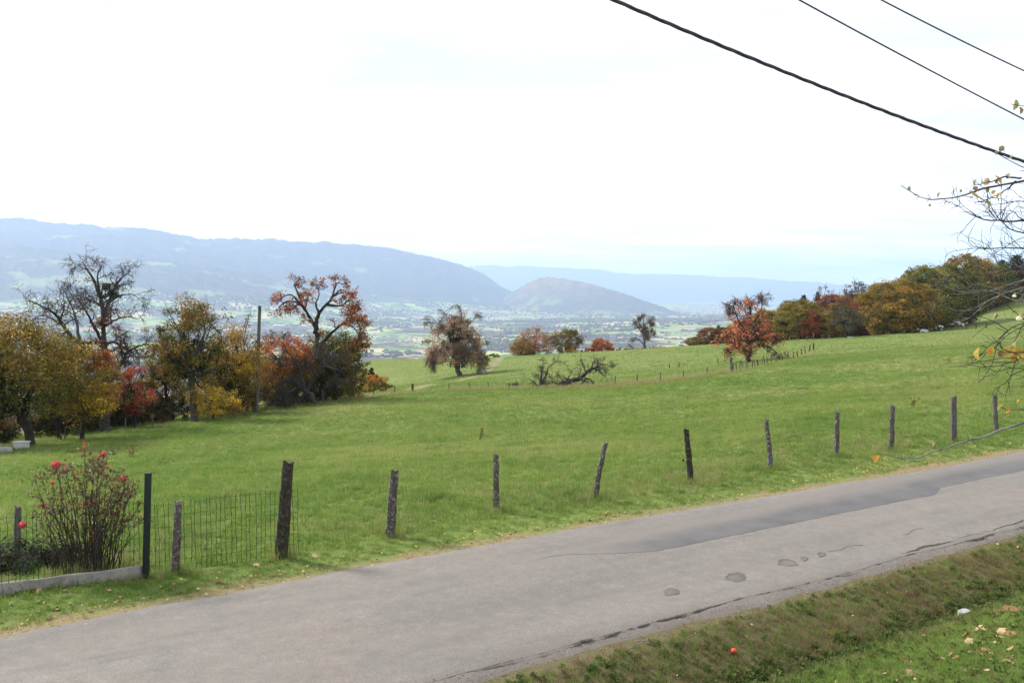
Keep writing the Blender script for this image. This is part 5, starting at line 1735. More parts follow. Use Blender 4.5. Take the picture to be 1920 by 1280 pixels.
def edging():
    a, b = hit(-10, 1119), hit(268, 1083)
    a = b + (a - b) * 2.2
    d = (b - a); L_ = np.linalg.norm(d[:2]); d = d / L_
    n = 70
    nn = np.array([-d[1], d[0], 0])
    prof = np.array([(0, -0.15), (0, 0.165), (0.008, 0.183), (0.02, 0.19), (0.046, 0.19), (0.058, 0.183), (0.062, 0.17), (0.062, -0.15)])
    V = []
    for i in range(n):
        p = a + d * L_ * i / (n - 1)
        p[2] = (a + (b - a) * i / (n - 1))[2]
        j = RNG.normal(size=len(prof)) * 0.0004
        V.append(p[None] + nn[None] * (prof[:, :1] + j[:, None]) + np.array([0, 0, 1])[None] * (prof[:, 1:] + j[:, None] + 0.006 * math.sin(i * 0.5)))
    V = np.concatenate(V); k = len(prof)
    f = [tuple(q) for q in grid_faces(n, k).tolist()] + [tuple(range(k)), tuple(range((n - 1) * k, n * k))[::-1]]
    m, t = material("old_concrete")
    co = t.objco()
    c = t.ramp(t.noise(co, 3.5, 5, 0.65), [(0.3, (0.14, 0.13, 0.115)), (0.55, (0.24, 0.225, 0.20)), (0.75, (0.31, 0.295, 0.265))])
    c = t.mix(t.ramp(t.noise(co, 11, 4, 0.7), [(0.55, 0.0), (0.7, 0.7)]), c, (0.06, 0.06, 0.045))
    finish(t, c, 0.9, t.bump(t.noise(co, 60, 3, 0.7), 0.5, 0.006))
    o = mesh_obj("concrete_edging", V, f, m, None, True)
    tag(o, "low grey concrete edging board along the foot of the rose bed", "edging board")


edging()


# ------------------------------------------------------------------ rose bush
def rose_bush():
    FS = 1.6
    b = hit(168, 1086); b = b + np.array([NRM[0], NRM[1], 0]) * 0.45
    b[2] = float(ground_z(b[0], b[1]))
    Yb = b[1]
    o = thing("rose_bush", b, "tall thorny rose bush with a few coral-red blooms and reddish leaves behind the concrete edging", "rose bush")
    STEM = mat_bark("rose_stem", (0.028, 0.020, 0.014), (0.075, 0.045, 0.030), 14)
    W_ = Wood(); leafP, leafD = [], []
    flowers = [(105, 871, 0.072, 0), (194, 851, 0.05, 0), (232, 896, 0.055, 0), (42, 984, 0.06, 0), (160, 944, 0.045, 1), (123, 878, 0.034, 0), (98, 905, 0.036, 1), (186, 855, 0.03, 0), (83, 945, 0.03, 1)]
    tips = [(f[0], f[1]) for f in flowers] + [(158, 836)]
    while len(tips) < 62:
        x = random.uniform(64, 268)
        top = 850 + 0.010 * abs(x - 150) ** 1.9 / 1.6
        tips.append((x, random.uniform(top, top + 110)))
    for i, (tx, ty) in enumerate(tips):
        bx = 168 + (tx - 168) * 0.42 + random.gauss(0, 9)
        off = random.uniform(-0.35, 0.35)
        p0 = pix(bx, 1080, Yb) - b; p0[1] = off * 0.6; p0[2] = -0.05
        p3 = pix(tx, ty, Yb + off) - b
        fan = (tx - bx) / F_PX * Yb
        p1 = p0 + (p3 - p0) * 0.4 + np.array([-fan * 0.16, 0, 0.05]) + RNG.normal(size=3) * 0.03
        p2 = p0 + (p3 - p0) * 0.75 + np.array([-fan * 0.10, 0, 0.03]) + RNG.normal(size=3) * 0.03
        pts = resample([p0, p1, p2, p3], 12)
        pts[1:-1] += RNG.normal(size=(10, 3)) * 0.008
        r0 = random.uniform(0.007, 0.013)
        W_.tube(pts, np.linspace(r0, 0.0035, 12), 5)
        for k in range(random.randint(3, 7)):
            j = random.randint(3, 10)
            d = pts[j + 1] - pts[j]; d /= np.linalg.norm(d)
            q = wander(pts[j], d * 0.8 + perp(d) * 0.6, random.uniform(0.12, 0.34), 4, 0.18, (0, 0, 0.35))
            W_.tube(q, np.linspace(0.0045, 0.002, 5), 4)
            if random.random() < 0.6:
                leafP.append(q[-1]); leafP.append(q[-2])
        for k in range(14):     # thorns
            j = random.randint(1, 9); q = pts[j]; d = perp(pts[j + 1] - pts[j])
            W_.tube(np.array([q, q + d * (r0 + 0.010), q + d * (r0 + 0.016)]), [0.003, 0.0015, 0.0004], 3)
        leafP += [pts[-1] - np.array([0, 0, 0.03 + 0.04 * k]) for k in range(4 if ty < 930 else 2)]
    W_.obj("stem_cluster", STEM, o)
    P = np.array(leafP)
    P = np.repeat(P, 7, 0) + RNG.normal(size=(len(P) * 7, 3)) * np.array([0.06, 0.06, 0.04])
    hgt = P[:, 2]
    sel = RNG.random(len(P)) < np.clip((hgt / 1.25) ** 2.2, 0.04, 1.0) * 0.7
    P = P[sel]
    V, f, C = [], [], []
    pal = [((0.085, 0.105, 0.050), 4), ((0.14, 0.075, 0.050), 4), ((0.10, 0.062, 0.042), 3), ((0.22, 0.17, 0.05), 0.5), ((0.20, 0.075, 0.05), 1), ((0.17, 0.19, 0.13), 1.5)]
    # folded pointed leaflets: two quads each
    n = len(P)
    a = RNG.normal(size=(n, 3)); a[:, 2] -= 0.4; a /= np.linalg.norm(a, axis=1)[:, None]
    nn = np.cross(a, RNG.normal(size=(n, 3))); nn /= np.linalg.norm(nn, axis=1)[:, None]
    sd = np.cross(a, nn)
    L_ = RNG.uniform(0.045, 0.085, n)[:, None]
    base, mid, tip = P, P + a * L_ * 0.5 + nn * L_ * 0.05, P + a * L_
    l_ = mid + sd * L_ * 0.32 + nn * L_ * 0.14; r_ = mid - sd * L_ * 0.32 + nn * L_ * 0.14
    V = np.stack([base, l_, tip, mid, r_], 1).reshape(-1, 3)
    i5 = np.arange(n)[:, None] * 5
    Fc = np.concatenate([i5 + np.array([[0, 3, 2, 1]]), i5 + np.array([[0, 4, 2, 3]])])
    mesh_obj("foliage", V, Fc, LEAF, o, False, cols=np.repeat(pick_cols(n, pal, 0.2), 5, 0))
    m, t = material("coral_petal")
    co = t.objco()
    c = t.ramp(t.noise(co, 30, 3), [(0.3, (0.55, 0.060, 0.085)), (0.7, (0.74, 0.19, 0.18))])
    d = t.add('ShaderNodeBsdfDiffuse', None, {'Color': c}); tr = t.add('ShaderNodeBsdfTranslucent', None, {'Color': c})
    mx = t.add('ShaderNodeMixShader', None, {0: 0.35, 1: d.outputs[0], 2: tr.outputs[0]})
    t.add('ShaderNodeOutputMaterial', None, {'Surface': mx.outputs[0]})
    for i, (fx, fy, sz, wilt) in enumerate(flowers):
        sz = sz * FS
        c = np.array(pix(fx, fy, Yb) - b)
        V, Fc = [], []; n0 = 0
        na_, nz_ = 16, 9
        for iz in range(nz_):
            ph = math.pi * (0.04 + 0.92 * iz / (nz_ - 1))
            for ia in range(na_):
                th_ = 2 * math.pi * ia / na_
                rr = sz * 0.62 * (1 + 0.13 * math.sin(3 * th_ + 5 * ph + i) + 0.07 * math.sin(7 * th_ - 4 * ph)) * (1 - 0.25 * wilt)
                V.append(c + np.array([math.cos(th_) * math.sin(ph) * rr, math.sin(th_) * math.sin(ph) * rr, math.cos(ph) * rr * 0.85]))
        for iz in range(nz_ - 1):
            for ia in range(na_):
                Fc.append((iz * na_ + ia, (iz + 1) * na_ + ia, (iz + 1) * na_ + (ia + 1) % na_, iz * na_ + (ia + 1) % na_))
        n0 = na_ * nz_
        for ring, (cnt, rad_, open_) in enumerate([(5, 0.95, 0.75), (6, 0.95, 1.05 + 0.5 * wilt)]):
            for k in range(cnt):
                a0 = 6.283 * k / cnt + ring * 0.7 + random.uniform(-0.2, 0.2)
                for iu in range(4):
                    for iv in range(4):
                        u = iu / 3; v = (iv / 3 - 0.5)
                        w_ = math.sin(math.pi * (0.22 + 0.62 * u)) * (6.283 / cnt) * 1.05
                        an = a0 + v * w_
                        el = open_ * (1 - u * 0.5)
                        rr = sz * rad_ * (0.2 + 0.8 * math.sin(min(1.6, u * 1.5)))
                        V.append(c + np.array([math.cos(an) * rr * math.sin(0.35 + el * 0.8), math.sin(an) * rr * math.sin(0.35 + el * 0.8), sz * (u * 1.05 * math.cos(open_ * 0.7) - 0.35) - 0.25 * sz * (u ** 3) * open_]))
                for iu in range(3):
                    for iv in range(3):
                        q = n0 + iu * 4 + iv
                        Fc.append((q, q + 1, q + 5, q + 4))
                n0 += 16
        mesh_obj("rose_flower", np.array(V), np.array(Fc), m, o, True)
    # red young shoot on the topmost stem
    c = pix(158, 838, Yb) - b
    T2V, T2F = leaf_quads(np.repeat(c[None], 14, 0) + RNG.normal(size=(14, 3)) * np.array([0.015, 0.015, 0.05]), 0.06, 0.5)
    mesh_obj("young_shoot", T2V, T2F, LEAF, o, False, cols=np.repeat(pick_cols(14, [((0.30, 0.05, 0.03), 1)], 0.2), 4, 0))


rose_bush()
T = None
b = hit(52, 1084) + np.array([NRM[0], NRM[1], 0]) * 0.8
b[2] = float(ground_z(b[0], b[1]))
T = Tree("ground_cover_shrub", b, "low dark grey-green ground-cover shrub behind the mesh at the left of the rose bush", "shrub")
T.cluster((0, 0, 0.16), (1.15, 0.55, 0.24), 90, 70, 0.16, 0.045, [((0.045, 0.055, 0.035), 3), ((0.028, 0.032, 0.02), 3), ((0.08, 0.085, 0.06), 1)], 0.3, 0.3)
for k in range(20):
    T.limb([np.array([random.uniform(-0.3, 0.3), 0, -0.05]), np.array([random.uniform(-0.8, 0.8), random.uniform(-0.3, 0.3), 0.12]), np.array([random.uniform(-1.1, 1.1), random.uniform(-0.4, 0.4), 0.3])], 0.012, 0.004, 4)
T.done()


# ------------------------------------------------------------------ near apple tree at the right, trunk outside the frame
def apple_tree():
    tx, ty = 5.0, 5.4
    b = np.array([tx, ty, float(ground_z(tx, ty))])
    o = thing("apple_tree", b, "old apple tree reaching in from the right edge, twiggy with few yellow leaves", "tree")
    BK = mat_bark("apple_bark", (0.018, 0.015, 0.014), (0.065, 0.058, 0.052), 22)
    BL = mat_bark("lichened_bark", (0.05, 0.05, 0.04), (0.22, 0.22, 0.18), 26)
    tr = Wood()
    trunk = resample([b * 0 + np.array([0, 0, -0.3]), np.array([0.05, 0, 0.8]), np.array([0.2, 0.1, 1.8]), np.array([0.1, 0.3, 3.0]), np.array([0.3, 0.4, 4.4])], 18)
    tr.tube(trunk, np.linspace(0.19, 0.07, 18), 12)
    tr.obj("trunk", BK, o)

    def anchor(h):
        i = int(np.argmin(np.abs(trunk[:, 2] + b[2] - h)))
        return trunk[i]

    def branch(px_pts, r0, r1, levels, mat=BK, start=0.2, name="branch", anchored=True):
        W_ = Wood()
        pts = [pix(q[0], q[1], q[2]) - b for q in px_pts]
        if anchored:
            a = anchor(pts[0][2] + b[2] - 0.3)
            pts = [a, (a + pts[0]) / 2 + np.array([0, 0, -0.05])] + pts
        pts = resample(pts, len(pts) * 5)
        m = len(pts)
        pts[1:-1] += RNG.normal(size=(m - 2, 3)) * 0.003
        rr = np.linspace(r0, r1, m) * (1 + 0.12 * RNG.normal(size=m).clip(-1, 1))
        W_.tube(pts, rr, 7)
        tp = Tree.__new__(Tree)
        tp.w = W_; tp.tips = []
        if levels:
            Tree.spread(tp, pts, rr, levels, 0, start)
        W_.obj(name, mat, o)
        return tp

    spur = [TW(per_m=9, len=0.07, ang=(40, 80), rmin=0.0028, rmax=0.005, gnarl=0.3, trop=(0, 0, 0.3), n=3)]
    fine = [TW(per_m=12, len=0.45, ang=(25, 65), rmin=0.0035, rmax=0.008, gnarl=0.2, trop=(0, 0, 0.1), n=6), TW(per_m=13, len=0.18, ang=(30, 70), rmin=0.0024, gnarl=0.25, n=4)]
    twiggy = [TW(per_m=5.5, len=0.60, ang=(25, 65), rmin=0.0042, rmax=0.010, gnarl=0.2, trop=(0, 0, 0.0), n=6), TW(per_m=11, len=0.28, ang=(30, 70), rmin=0.0022, rmax=0.005, gnarl=0.25, n=5), TW(per_m=7, len=0.10, ang=(30, 70), rmin=0.0016, gnarl=0.25, n=3)]
    # upper branch with the yellow leaves
    branch([(1985, 330, 5.2), (1908, 338, 5.2), (1862, 350, 5.2), (1806, 366, 5.2), (1770, 375, 5.2), (1728, 374, 5.2), (1708, 366, 5.2), (1696, 352, 5.2)], 0.02, 0.0022, spur, start=0.35)
    branch([(1915, 334, 5.2), (1880, 332, 5.2), (1850, 345, 5.15), (1832, 346, 5.15)], 0.006, 0.002, spur, anchored=False)
    branch([(1905, 340, 5.2), (1885, 356, 5.25), (1866, 368, 5.3), (1846, 376, 5.3)], 0.005, 0.002, spur, anchored=False)
    branch([(1990, 345, 5.2), (1935, 322, 5.2), (1908, 310, 5.2), (1888, 298, 5.2), (1870, 288, 5.2)], 0.012, 0.0022, spur, start=0.5)
    branch([(1990, 225, 5.6), (1940, 205, 5.6), (1918, 196, 5.6), (1902, 197, 5.6)], 0.012, 0.002, spur, start=0.5)
    # dark twiggy limbs against the sky
    branch([(1990, 410, 7.2), (1930, 416, 7.2), (1890, 413, 7.2), (1856, 416, 7.2), (1836, 412, 7.2), (1818, 401, 7.2)], 0.032, 0.004, fine, start=0.25)
    branch([(1990, 438, 7.4), (1930, 440, 7.4), (1900, 434, 7.4), (1880, 424, 7.4), (1872, 404, 7.4), (1858, 386, 7.4)], 0.026, 0.003, fine, start=0.3)
    branch([(1990, 470, 7.6), (1930, 468, 7.6), (1900, 462, 7.6), (1862, 468, 7.6), (1824, 462, 7.6)], 0.022, 0.003, fine, start=0.25)
    branch([(1990, 400, 7.0), (1940, 385, 7.0), (1915, 372, 7.0), (1890, 380, 7.0)], 0.022, 0.003, fine, start=0.3)
    branch([(1990, 500, 7.0), (1935, 495, 7.0), (1890, 505, 7.0), (1850, 520, 7.0), (1820, 515, 7.0)], 0.022, 0.003, twiggy, start=0.3)
    branch([(1990, 520, 6.8), (1935, 535, 6.8), (1885, 548, 6.8), (1850, 562, 6.8), (1828, 580, 6.8)], 0.02, 0.003, twiggy, BL, start=0.3)
    branch([(1990, 545, 6.6), (1930, 570, 6.6), (1890, 560, 6.6), (1850, 540, 6.6), (1810, 548, 6.6)], 0.018, 0.003, twiggy, BL, start=0.35)
    branch([(1990, 480, 7.4), (1940, 520, 7.4), (1900, 530, 7.4), (1870, 545, 7.4), (1790, 552, 7.4)], 0.02, 0.003, twiggy, BL, start=0.35)
    # middle leafy sprays
    branch([(1990, 600, 5.6), (1925, 600, 5.6), (1905, 606, 5.6), (1885, 622, 5.6)], 0.014, 0.002, fine, start=0.45)
    branch([(1990, 650, 5.5), (1930, 662, 5.5), (1900, 664, 5.5), (1868, 657, 5.5), (1846, 650, 5.5)], 0.014, 0.002, spur, start=0.4)
    branch([(1990, 680, 5.5), (1930, 674, 5.5), (1895, 668, 5.5), (1866, 673, 5.5)], 0.010, 0.002, fine, start=0.5)
    branch([(1990, 705, 5.6), (1935, 690, 5.6), (1912, 690, 5.6)], 0.010, 0.002, fine, start=0.4)
    branch([(1990, 775, 5.8), (1930, 768, 5.8), (1905, 766, 5.8), (1888, 768, 5.8)], 0.010, 0.002, spur, start=0.5)
    # long low lichened branch over the road edge
    branch([(1990, 770, 6.0), (1922, 792, 6.0), (1860, 813, 6.0), (1800, 830, 6.0), (1755, 846, 6.0), (1725, 858, 6.0), (1695, 862, 6.0), (1668, 855, 6.0), (1656, 851, 6.0)], 0.022, 0.0025, [TW(per_m=7, len=0.10, ang=(40, 85), rmin=0.003, rmax=0.006, gnarl=0.3, trop=(0, 0, 0.3), n=3)], BL, start=0.4)
    # curled leaves: each its own part
    pal = {'y': (0.40, 0.31, 0.075), 'g': (0.22, 0.23, 0.085), 'o': (0.48, 0.25, 0.05), 'b': (0.24, 0.15, 0.08), 'p': (0.45, 0.33, 0.2)}
    protos = []
    for k in range(3):
        V = []; curl = (0.5, 1.0, 1.5)[k]
        for i in range(6):
            u = i / 5
            wd = math.sin(math.pi * min(1, u * 0.94 + 0.05)) ** 0.7 * 0.33
            for j in (-1, -0.5, 0, 0.5, 1):
                a = curl * u
                V.append((u * math.cos(a * 0.5), j * wd, -u * math.sin(a * 0.5) * 0.6 + abs(j) * wd * 0.45 + 0.03 * math.sin(i * 2 + j * 3)))
        protos.append((np.array(V), grid_faces(6, 5)))
    mats = {}
    for k, c in pal.items():
        m, t = material("apple_leaf")
        cc = t.ramp(t.noise(t.objco(), 5, 4, 0.6), [(0.35, tuple(x * 0.75 for x in c)), (0.65, tuple(min(1, x * 1.2) for x in c))])
        d = t.add('ShaderNodeBsdfDiffuse', None, {'Color': cc}); tl = t.add('ShaderNodeBsdfTranslucent', None, {'Color': cc})
        mx = t.add('ShaderNodeMixShader', None, {0: 0.4, 1: d.outputs[0], 2: tl.outputs[0]})
        t.add('ShaderNodeOutputMaterial', None, {'Surface': mx.outputs[0]})
        mats[k] = m
    meshes = {}
    leaves = [(1905, 187, 20, 5.6, 'g'), (1912, 201, 15, 5.6, 'b'), (1881, 274, 15, 5.2, 'g'), (1880, 281, 11, 5.2, 'b'), (1899, 290, 11, 5.2, 'g'), (1866, 284, 9, 5.2, 'p'), (1763, 361, 11, 5.2, 'g'), (1705, 349, 10, 5.2, 'g'), (1793, 350, 10, 5.2, 'g'), (1800, 356, 7, 5.2, 'g'), (1787, 360, 8, 5.2, 'b'),
              (1831, 337, 17, 5.15, 'g'), (1817, 360, 25, 5.2, 'y'), (1826, 350, 14, 5.2, 'b'), (1852, 334, 17, 5.2, 'p'), (1866, 330, 24, 5.2, 'y'), (1857, 348, 18, 5.2, 'g'), (1873, 336, 12, 5.2, 'b'), (1848, 374, 19, 5.3, 'g'), (1877, 362, 14, 5.25, 'y'), (1869, 371, 11, 5.3, 'g'), (1866, 357, 11, 5.25, 'p'), (1893, 325, 12, 5.2, 'p'), (1777, 378, 9, 5.2, 'b'), (1742, 383, 8, 5.2, 'b'),
              (1836, 652, 26, 5.5, 'y'), (1860, 650, 20, 5.5, 'o'), (1902, 650, 34, 5.5, 'y'), (1915, 655, 30, 5.5, 'o'), (1878, 660, 18, 5.5, 'b'), (1910, 664, 22, 5.5, 'y'), (1905, 640, 20, 5.5, 'p'),
              (1648, 853, 20, 6.0, 'o'), (1660, 856, 14, 6.0, 'o'), (1692, 850, 12, 6.0, 'p'), (1744, 826, 15, 6.0, 'p'), (1746, 834, 10, 6.0, 'b'), (1880, 759, 15, 5.8, 'y'), (1896, 768, 13, 5.8, 'o'), (1893, 778, 8, 5.8, 'p'), (1912, 749, 12, 5.8, 'o')]
    for i, (px, py, sz, Yl, c) in enumerate(leaves):
        key = (c, i % 3)
        if key not in meshes:
            v, f = protos[i % 3]
            lo = mesh_obj("leaf", v, f, mats[c], o, True)
            meshes[key] = lo
        else:
            lo = meshes[key].copy(); COL.objects.link(lo); lo.parent = o
        lo.location = tuple(pix(px, py, Yl) - b)
        k = sz / F_PX * Yl * 1.0
        lo.scale = (k, k, k)
        lo.rotation_euler = (random.uniform(-1.2, 1.2), random.uniform(0.2, 1.3), random.uniform(0, 6.28))
    # two pale apples left hanging
    am = mat_noise("pale_apple_skin", (0.50, 0.42, 0.20), (0.62, 0.52, 0.30), 12, 0.5)
    for px, py, d in ((1911, 597, 11), (1902, 555, 7)):
        c = pix(px, py, 5.6) - b
        r = d / F_PX * 5.6 / 2
        zs = np.linspace(-1, 1, 9)
        rr = np.sqrt(np.clip(1 - zs ** 2, 0.02, 1)) * r * (1 - 0.06 * zs)
        g = Geo(); g.tube([c + np.array([0, 0, z * r * 0.9]) for z in zs], rr, 12)
        g.tube([c + np.array([0, 0, r * 0.8]), c + np.array([0.004, 0, r * 1.6])], [0.002, 0.0015], 4)
        g.obj("apple", [am], o, True)


apple_tree()


# ------------------------------------------------------------------ cables overhead
def cable(p0, p1, sag, r, label, group, twist=False, e0=1.3, e1=3.2, n=90):
    """straight run through two points, lengthened at both ends, with a little sag"""
    u = np.linspace(-e0, 1 + e1, n * (4 if twist else 1))
    P = p0[None] + (p1 - p0)[None] * u[:, None]
    P[:, 2] += sag * ((u - 0.5) ** 2 - 0.25)
    P = P
    if not twist:
        W_ = Wood(); W_.tube(P, np.full(len(P), r), 8)
        o = mesh_obj("overhead_cable", np.concatenate(W_.v), np.concatenate(W_.f), CABLE, None, True)
        tag(o, label, "cable", group)
        return o
    o = thing("overhead_cable", P[len(P) // 2], label, "cable", group)
    t, a, b = frames(P)
    L_ = np.linalg.norm(p1 - p0)
    ph = u * L_ * 2 * math.pi / 0.62
    for k in range(3):
        W_ = Wood()
        off = r * 0.95 * (np.cos(ph + k * 2.0944)[:, None] * a + np.sin(ph + k * 2.0944)[:, None] * b)
        W_.tube(P + off - P[len(P) // 2], np.full(len(P), r), 7)
        W_.obj("strand", CABLE, o)
    return o


cable(pix(1150, 0, 6.6), pix(1920, 303, 8.6), 0.16, 0.0080, "thickest of the three overhead cables, twisted from several strands", "cables crossing the sky", True)
cable(pix(1498, 0, 7.0), pix(1920, 224, 8.2), 0.03, 0.0065, "thin single overhead cable between the thick twisted one and the topmost one", "cables crossing the sky", e0=2.0, e1=5)
cable(pix(1652, 0, 7.0), pix(1920, 133, 7.9), 0.03, 0.0060, "thin overhead cable in the top right corner, highest of the three", "cables crossing the sky", e0=3.0, e1=8)

# ------------------------------------------------------------------ utility pole and its far wire
Y = 69.0
b = on_ground(479, Y)
o = thing("utility_pole", b, "plain grey-brown wooden utility pole standing in the hedge", "utility pole")
top = pix(487, 573, Y) - b
g = Geo(); g.tube(resample([np.array([0, 0, -0.5]), top * 0.5, top], 9), np.linspace(0.17, 0.125, 9), 10); g.obj("shaft", [POST_GREY], o)
g = Geo(); q = top * 0.955
g.tube([q + np.array([-0.02, -0.12, 0]), q + np.array([0.0, -0.24, 0.0]), q + np.array([0.0, -0.24, 0.14])], [0.015, 0.015, 0.015], 6); g.obj("hook", [CABLE], o)
g = Geo(); g.tube([q + np.array([0, -0.24, 0.1]), q + np.array([0, -0.24, 0.13]), q + np.array([0, -0.24, 0.22]), q + np.array([0, -0.24, 0.25])], [0.03, 0.05, 0.05, 0.02], 8); g.obj("insulator", [CABLE], o)
a0 = b + q + np.array([0, -0.24, 0.2])
pw = [a0, pix(760, 622, 76), pix(1000, 633, 84), pix(1200, 616, 92), pix(1360, 600, 100), pix(1560, 578, 112), pix(1800, 545, 128)]
pts = resample(pw, 80)
W_ = Wood(); W_.tube(pts, np.full(80, 0.011), 5)
tag(mesh_obj("telephone_wire", np.concatenate(W_.v), np.concatenate(W_.f), CABLE, None, True), "thin dark wire sagging from the utility pole across the valley view", "wire")


# ------------------------------------------------------------------ far fence posts
def far_post(px, py, h_px, w_px, mat, label, group, Yf=None, lean=0.0):
    b = on_ground(px, Yf) if Yf else hit(px, py)
    Yb = b[1]
    h = max(h_px / F_PX * Yb, 0.3); r = max(w_px / F_PX * Yb / 2, 0.028)
    pts = resample([np.array([0, 0, -0.2]), np.array([lean * h * 0.4, 0, h * 0.5]), np.array([lean * h, 0, h])], 5)
    pts[1:] += RNG.normal(size=(4, 3)) * r * 0.25
    v, f = tube(pts, r * np.linspace(1.05, 0.85, 5), 7)
    o = mesh_obj("fence_stake", v, f, mat, None, False)
    o.location = tuple(b)
    tag(o, label, "fence post", group)
    return o


FFG = "stakes of the far fence"
for i, (px, py, Yf) in enumerate(FAR_FENCE_PX[:-1]):
    if px == 773:
        far_post(px, py, 14, 5, POST_DARK, "short thick black post standing by the start of the dirt path", FFG, Yf); continue
    lab = {655: "stake below the right side of the red-leaved tree", 700: "stake hidden at the orange-tipped low shrub", 740: "stake between the orange-tipped low shrub and the short black post", 842: "stake just left below the round ivy-clad tree", 880: "stake just right below the round ivy-clad tree",
           916: "pale stake between the round ivy-clad tree and the broken stump", 955: "stake right beside the broken stump", 1000: "stake at the left branches of the fallen tree", 1072: "pale stake in front of the fallen trunk", 1113: "stake at the right branches of the fallen tree",
           1153: "first stake right of the fallen tree", 1195: "second stake right of the fallen tree", 1238: "third stake right of the fallen tree", 1281: "second stake left of the thick corner post", 1326: "stake next to the thick corner post on its left"}[px]
    far_post(px, py, 18 if px > 1150 else 13, 2.4, POST if px not in (916, 1072) else POST_GREY, lab, FFG, Yf, random.uniform(-0.06, 0.06))
far_post(1371, 699, 29, 6, POST, "thick corner post of the far fence left of the rust-red tree", FFG, 84)
far_post(1524, 655, 13, 3, POST_DARK, "dark end post of the crooked stake row by the wood edge", FFG, 145)
n = 24
for i in range(1, n):
    u = i / n
    u2 = u * 4; k = min(int(u2), 3); f = u2 - k
    A_, B_ = FAR_FENCE2_PX[k], FAR_FENCE2_PX[k + 1]
    px = A_[0] + (B_[0] - A_[0]) * f; Yf = A_[2] + (B_[2] - A_[2]) * f
    far_post(px + random.uniform(-2, 2), 0, random.uniform(15, 20) * (1 - 0.35 * u), random.uniform(1.6, 2.6), random.choice([POST, POST_GREY, POST_DARK]), "crooked stake in the dense row between the thick corner post and the wood", "crooked stakes by the rust-red tree", Yf, random.uniform(-0.28, 0.28))
for px, py, h_ in ((1480, 645, 8), (1494, 644, 7), (1512, 643, 9), (1524, 642, 14), (1541, 640, 9), (1553, 640, 9)):
    far_post(px, py, h_, 1.8, POST_GREY, "small pale stake along the edge of the wood behind the crooked row", "stakes at the wood edge", 190)
for px, py, lab in ((1255, 690, "lone stake in the upper meadow, left one of a pair"), (1273, 688, "lone stake in the upper meadow, right one of a pair"), (1346, 681, "single stake in the upper meadow left of the rust-red tree")):
    far_post(px, py, 9, 1.8, POST_DARK, lab, "stakes in the upper meadow")
for px, py, lab in ((1690, 626, "thin stake in the shade of the large crowns left of the resting cows"), (1711, 624, "thin stake right at the left end of the resting cows"), (1812, 618, "thin stake below the white grazing cow"), (1830, 617, "thin stake midway between the white cow and the last stake"), (1849, 615, "last thin stake before the apple twigs on the cow pasture")):
    far_post(px, py, 11, 1.8, POST_DARK, lab, "stakes of the cow pasture")
for px, py, Yf, lab in ((119, 829, 51, "grey stake in the dark hedge foot left of the tall bare trunk"), (153, 822, 53, "leaning stake in front of the ochre hazel foot"), (232, 812, 58, "grey stake right of the tall bare trunk"), (284, 800, 60, "grey stake under the thin ochre tree"), (560, 762, 75, "pale stake left of the slanting grey trunk"), (605, 757, 77.5, "pale stake beside the foot of the slanting grey trunk")):
    far_post(px, py, 24, 3, POST_GREY, lab, "stakes along the hedge foot", Yf, random.uniform(-0.08, 0.08))


# ------------------------------------------------------------------ bathtub trough, pale stones, fallen apple, road-side stone
def tub(px, py, Yt, L_, W_, H_, label):
    b = on_ground(px, Yt)
    o = thing("water_trough", b, label, "trough")
    n = 28
    an = np.arange(n) * 2 * math.pi / n
    sq = lambda a, p: np.sign(a) * np.abs(a) ** p
    cx, cy = sq(np.cos(an), 0.55), sq(np.sin(an), 0.7)
    rows = [(0.78, 0.0), (0.84, 0.1), (0.93, 0.75), (0.97, 0.93), (1.06, 0.96), (1.06, 1.0), (0.97, 1.0), (0.90, 0.9), (0.80, 0.3), (0.7, 0.2)]
    V = np.concatenate([np.stack([cx * L_ / 2 * s, cy * W_ / 2 * s, np.full(n, z * H_)], 1) for s, z in rows])
    f = []
    for k in range(len(rows) - 1):
        for j in range(n):
            f.append((k * n + j, k * n + (j + 1) % n, (k + 1) * n + (j + 1) % n, (k + 1) * n + j))
    f.append(tuple(range((len(rows) - 1) * n, len(rows) * n)))
    mesh_obj("basin", V, f, WHITE, o, True)
    wm = mat_noise("dark_water", (0.03, 0.035, 0.03), (0.05, 0.055, 0.045), 3, 0.08)
    V = np.stack([cx * L_ / 2 * 0.86, cy * W_ / 2 * 0.86, np.full(n, 0.72 * H_)], 1)
    mesh_obj("trough_water", V, [tuple(range(n))], wm, o)
    return o


tub(36, 838, 45.5, 0.85, 0.5, 0.36, "white bathtub used as a water trough at the foot of the dark leaning tree")
tub(1592, 636, 186, 1.1, 0.5, 0.28, "tiny white trough under the grey-olive orchard tree")


def rock(px, py, L_, W_, H_, mat, label, cat, name, seed, p=None):
    import bmesh
    b = hit(px, py) if p is None else p
    bm = bmesh.new(); bmesh.ops.create_icosphere(bm, subdivisions=3, radius=1.0)
    for v in bm.verts:
        c = v.co
        f = 1 + 0.35 * float(fbm(c.x * 1.4 + seed, c.y * 1.4 + c.z, 400 + seed, 3))
        q = Vector((max(-0.72, min(0.72, c.x * f)), max(-0.75, min(0.75, c.y * f)), max(-0.6, min(0.62 + 0.2 * c.x, c.z * f))))
        v.co = Vector((q.x * L_ * 0.7, q.y * W_ * 0.7, q.z * H_ * 0.8))
    me = bpy.data.meshes.new(name); bm.to_mesh(me); bm.free(); me.materials.append(mat)
    o = bpy.data.objects.new(name, me); COL.objects.link(o)
    o.location = (b[0], b[1], b[2] + H_ * 0.28); o.rotation_euler = (0, 0.1, 0.5)
    tag(o, label, cat)
    return o


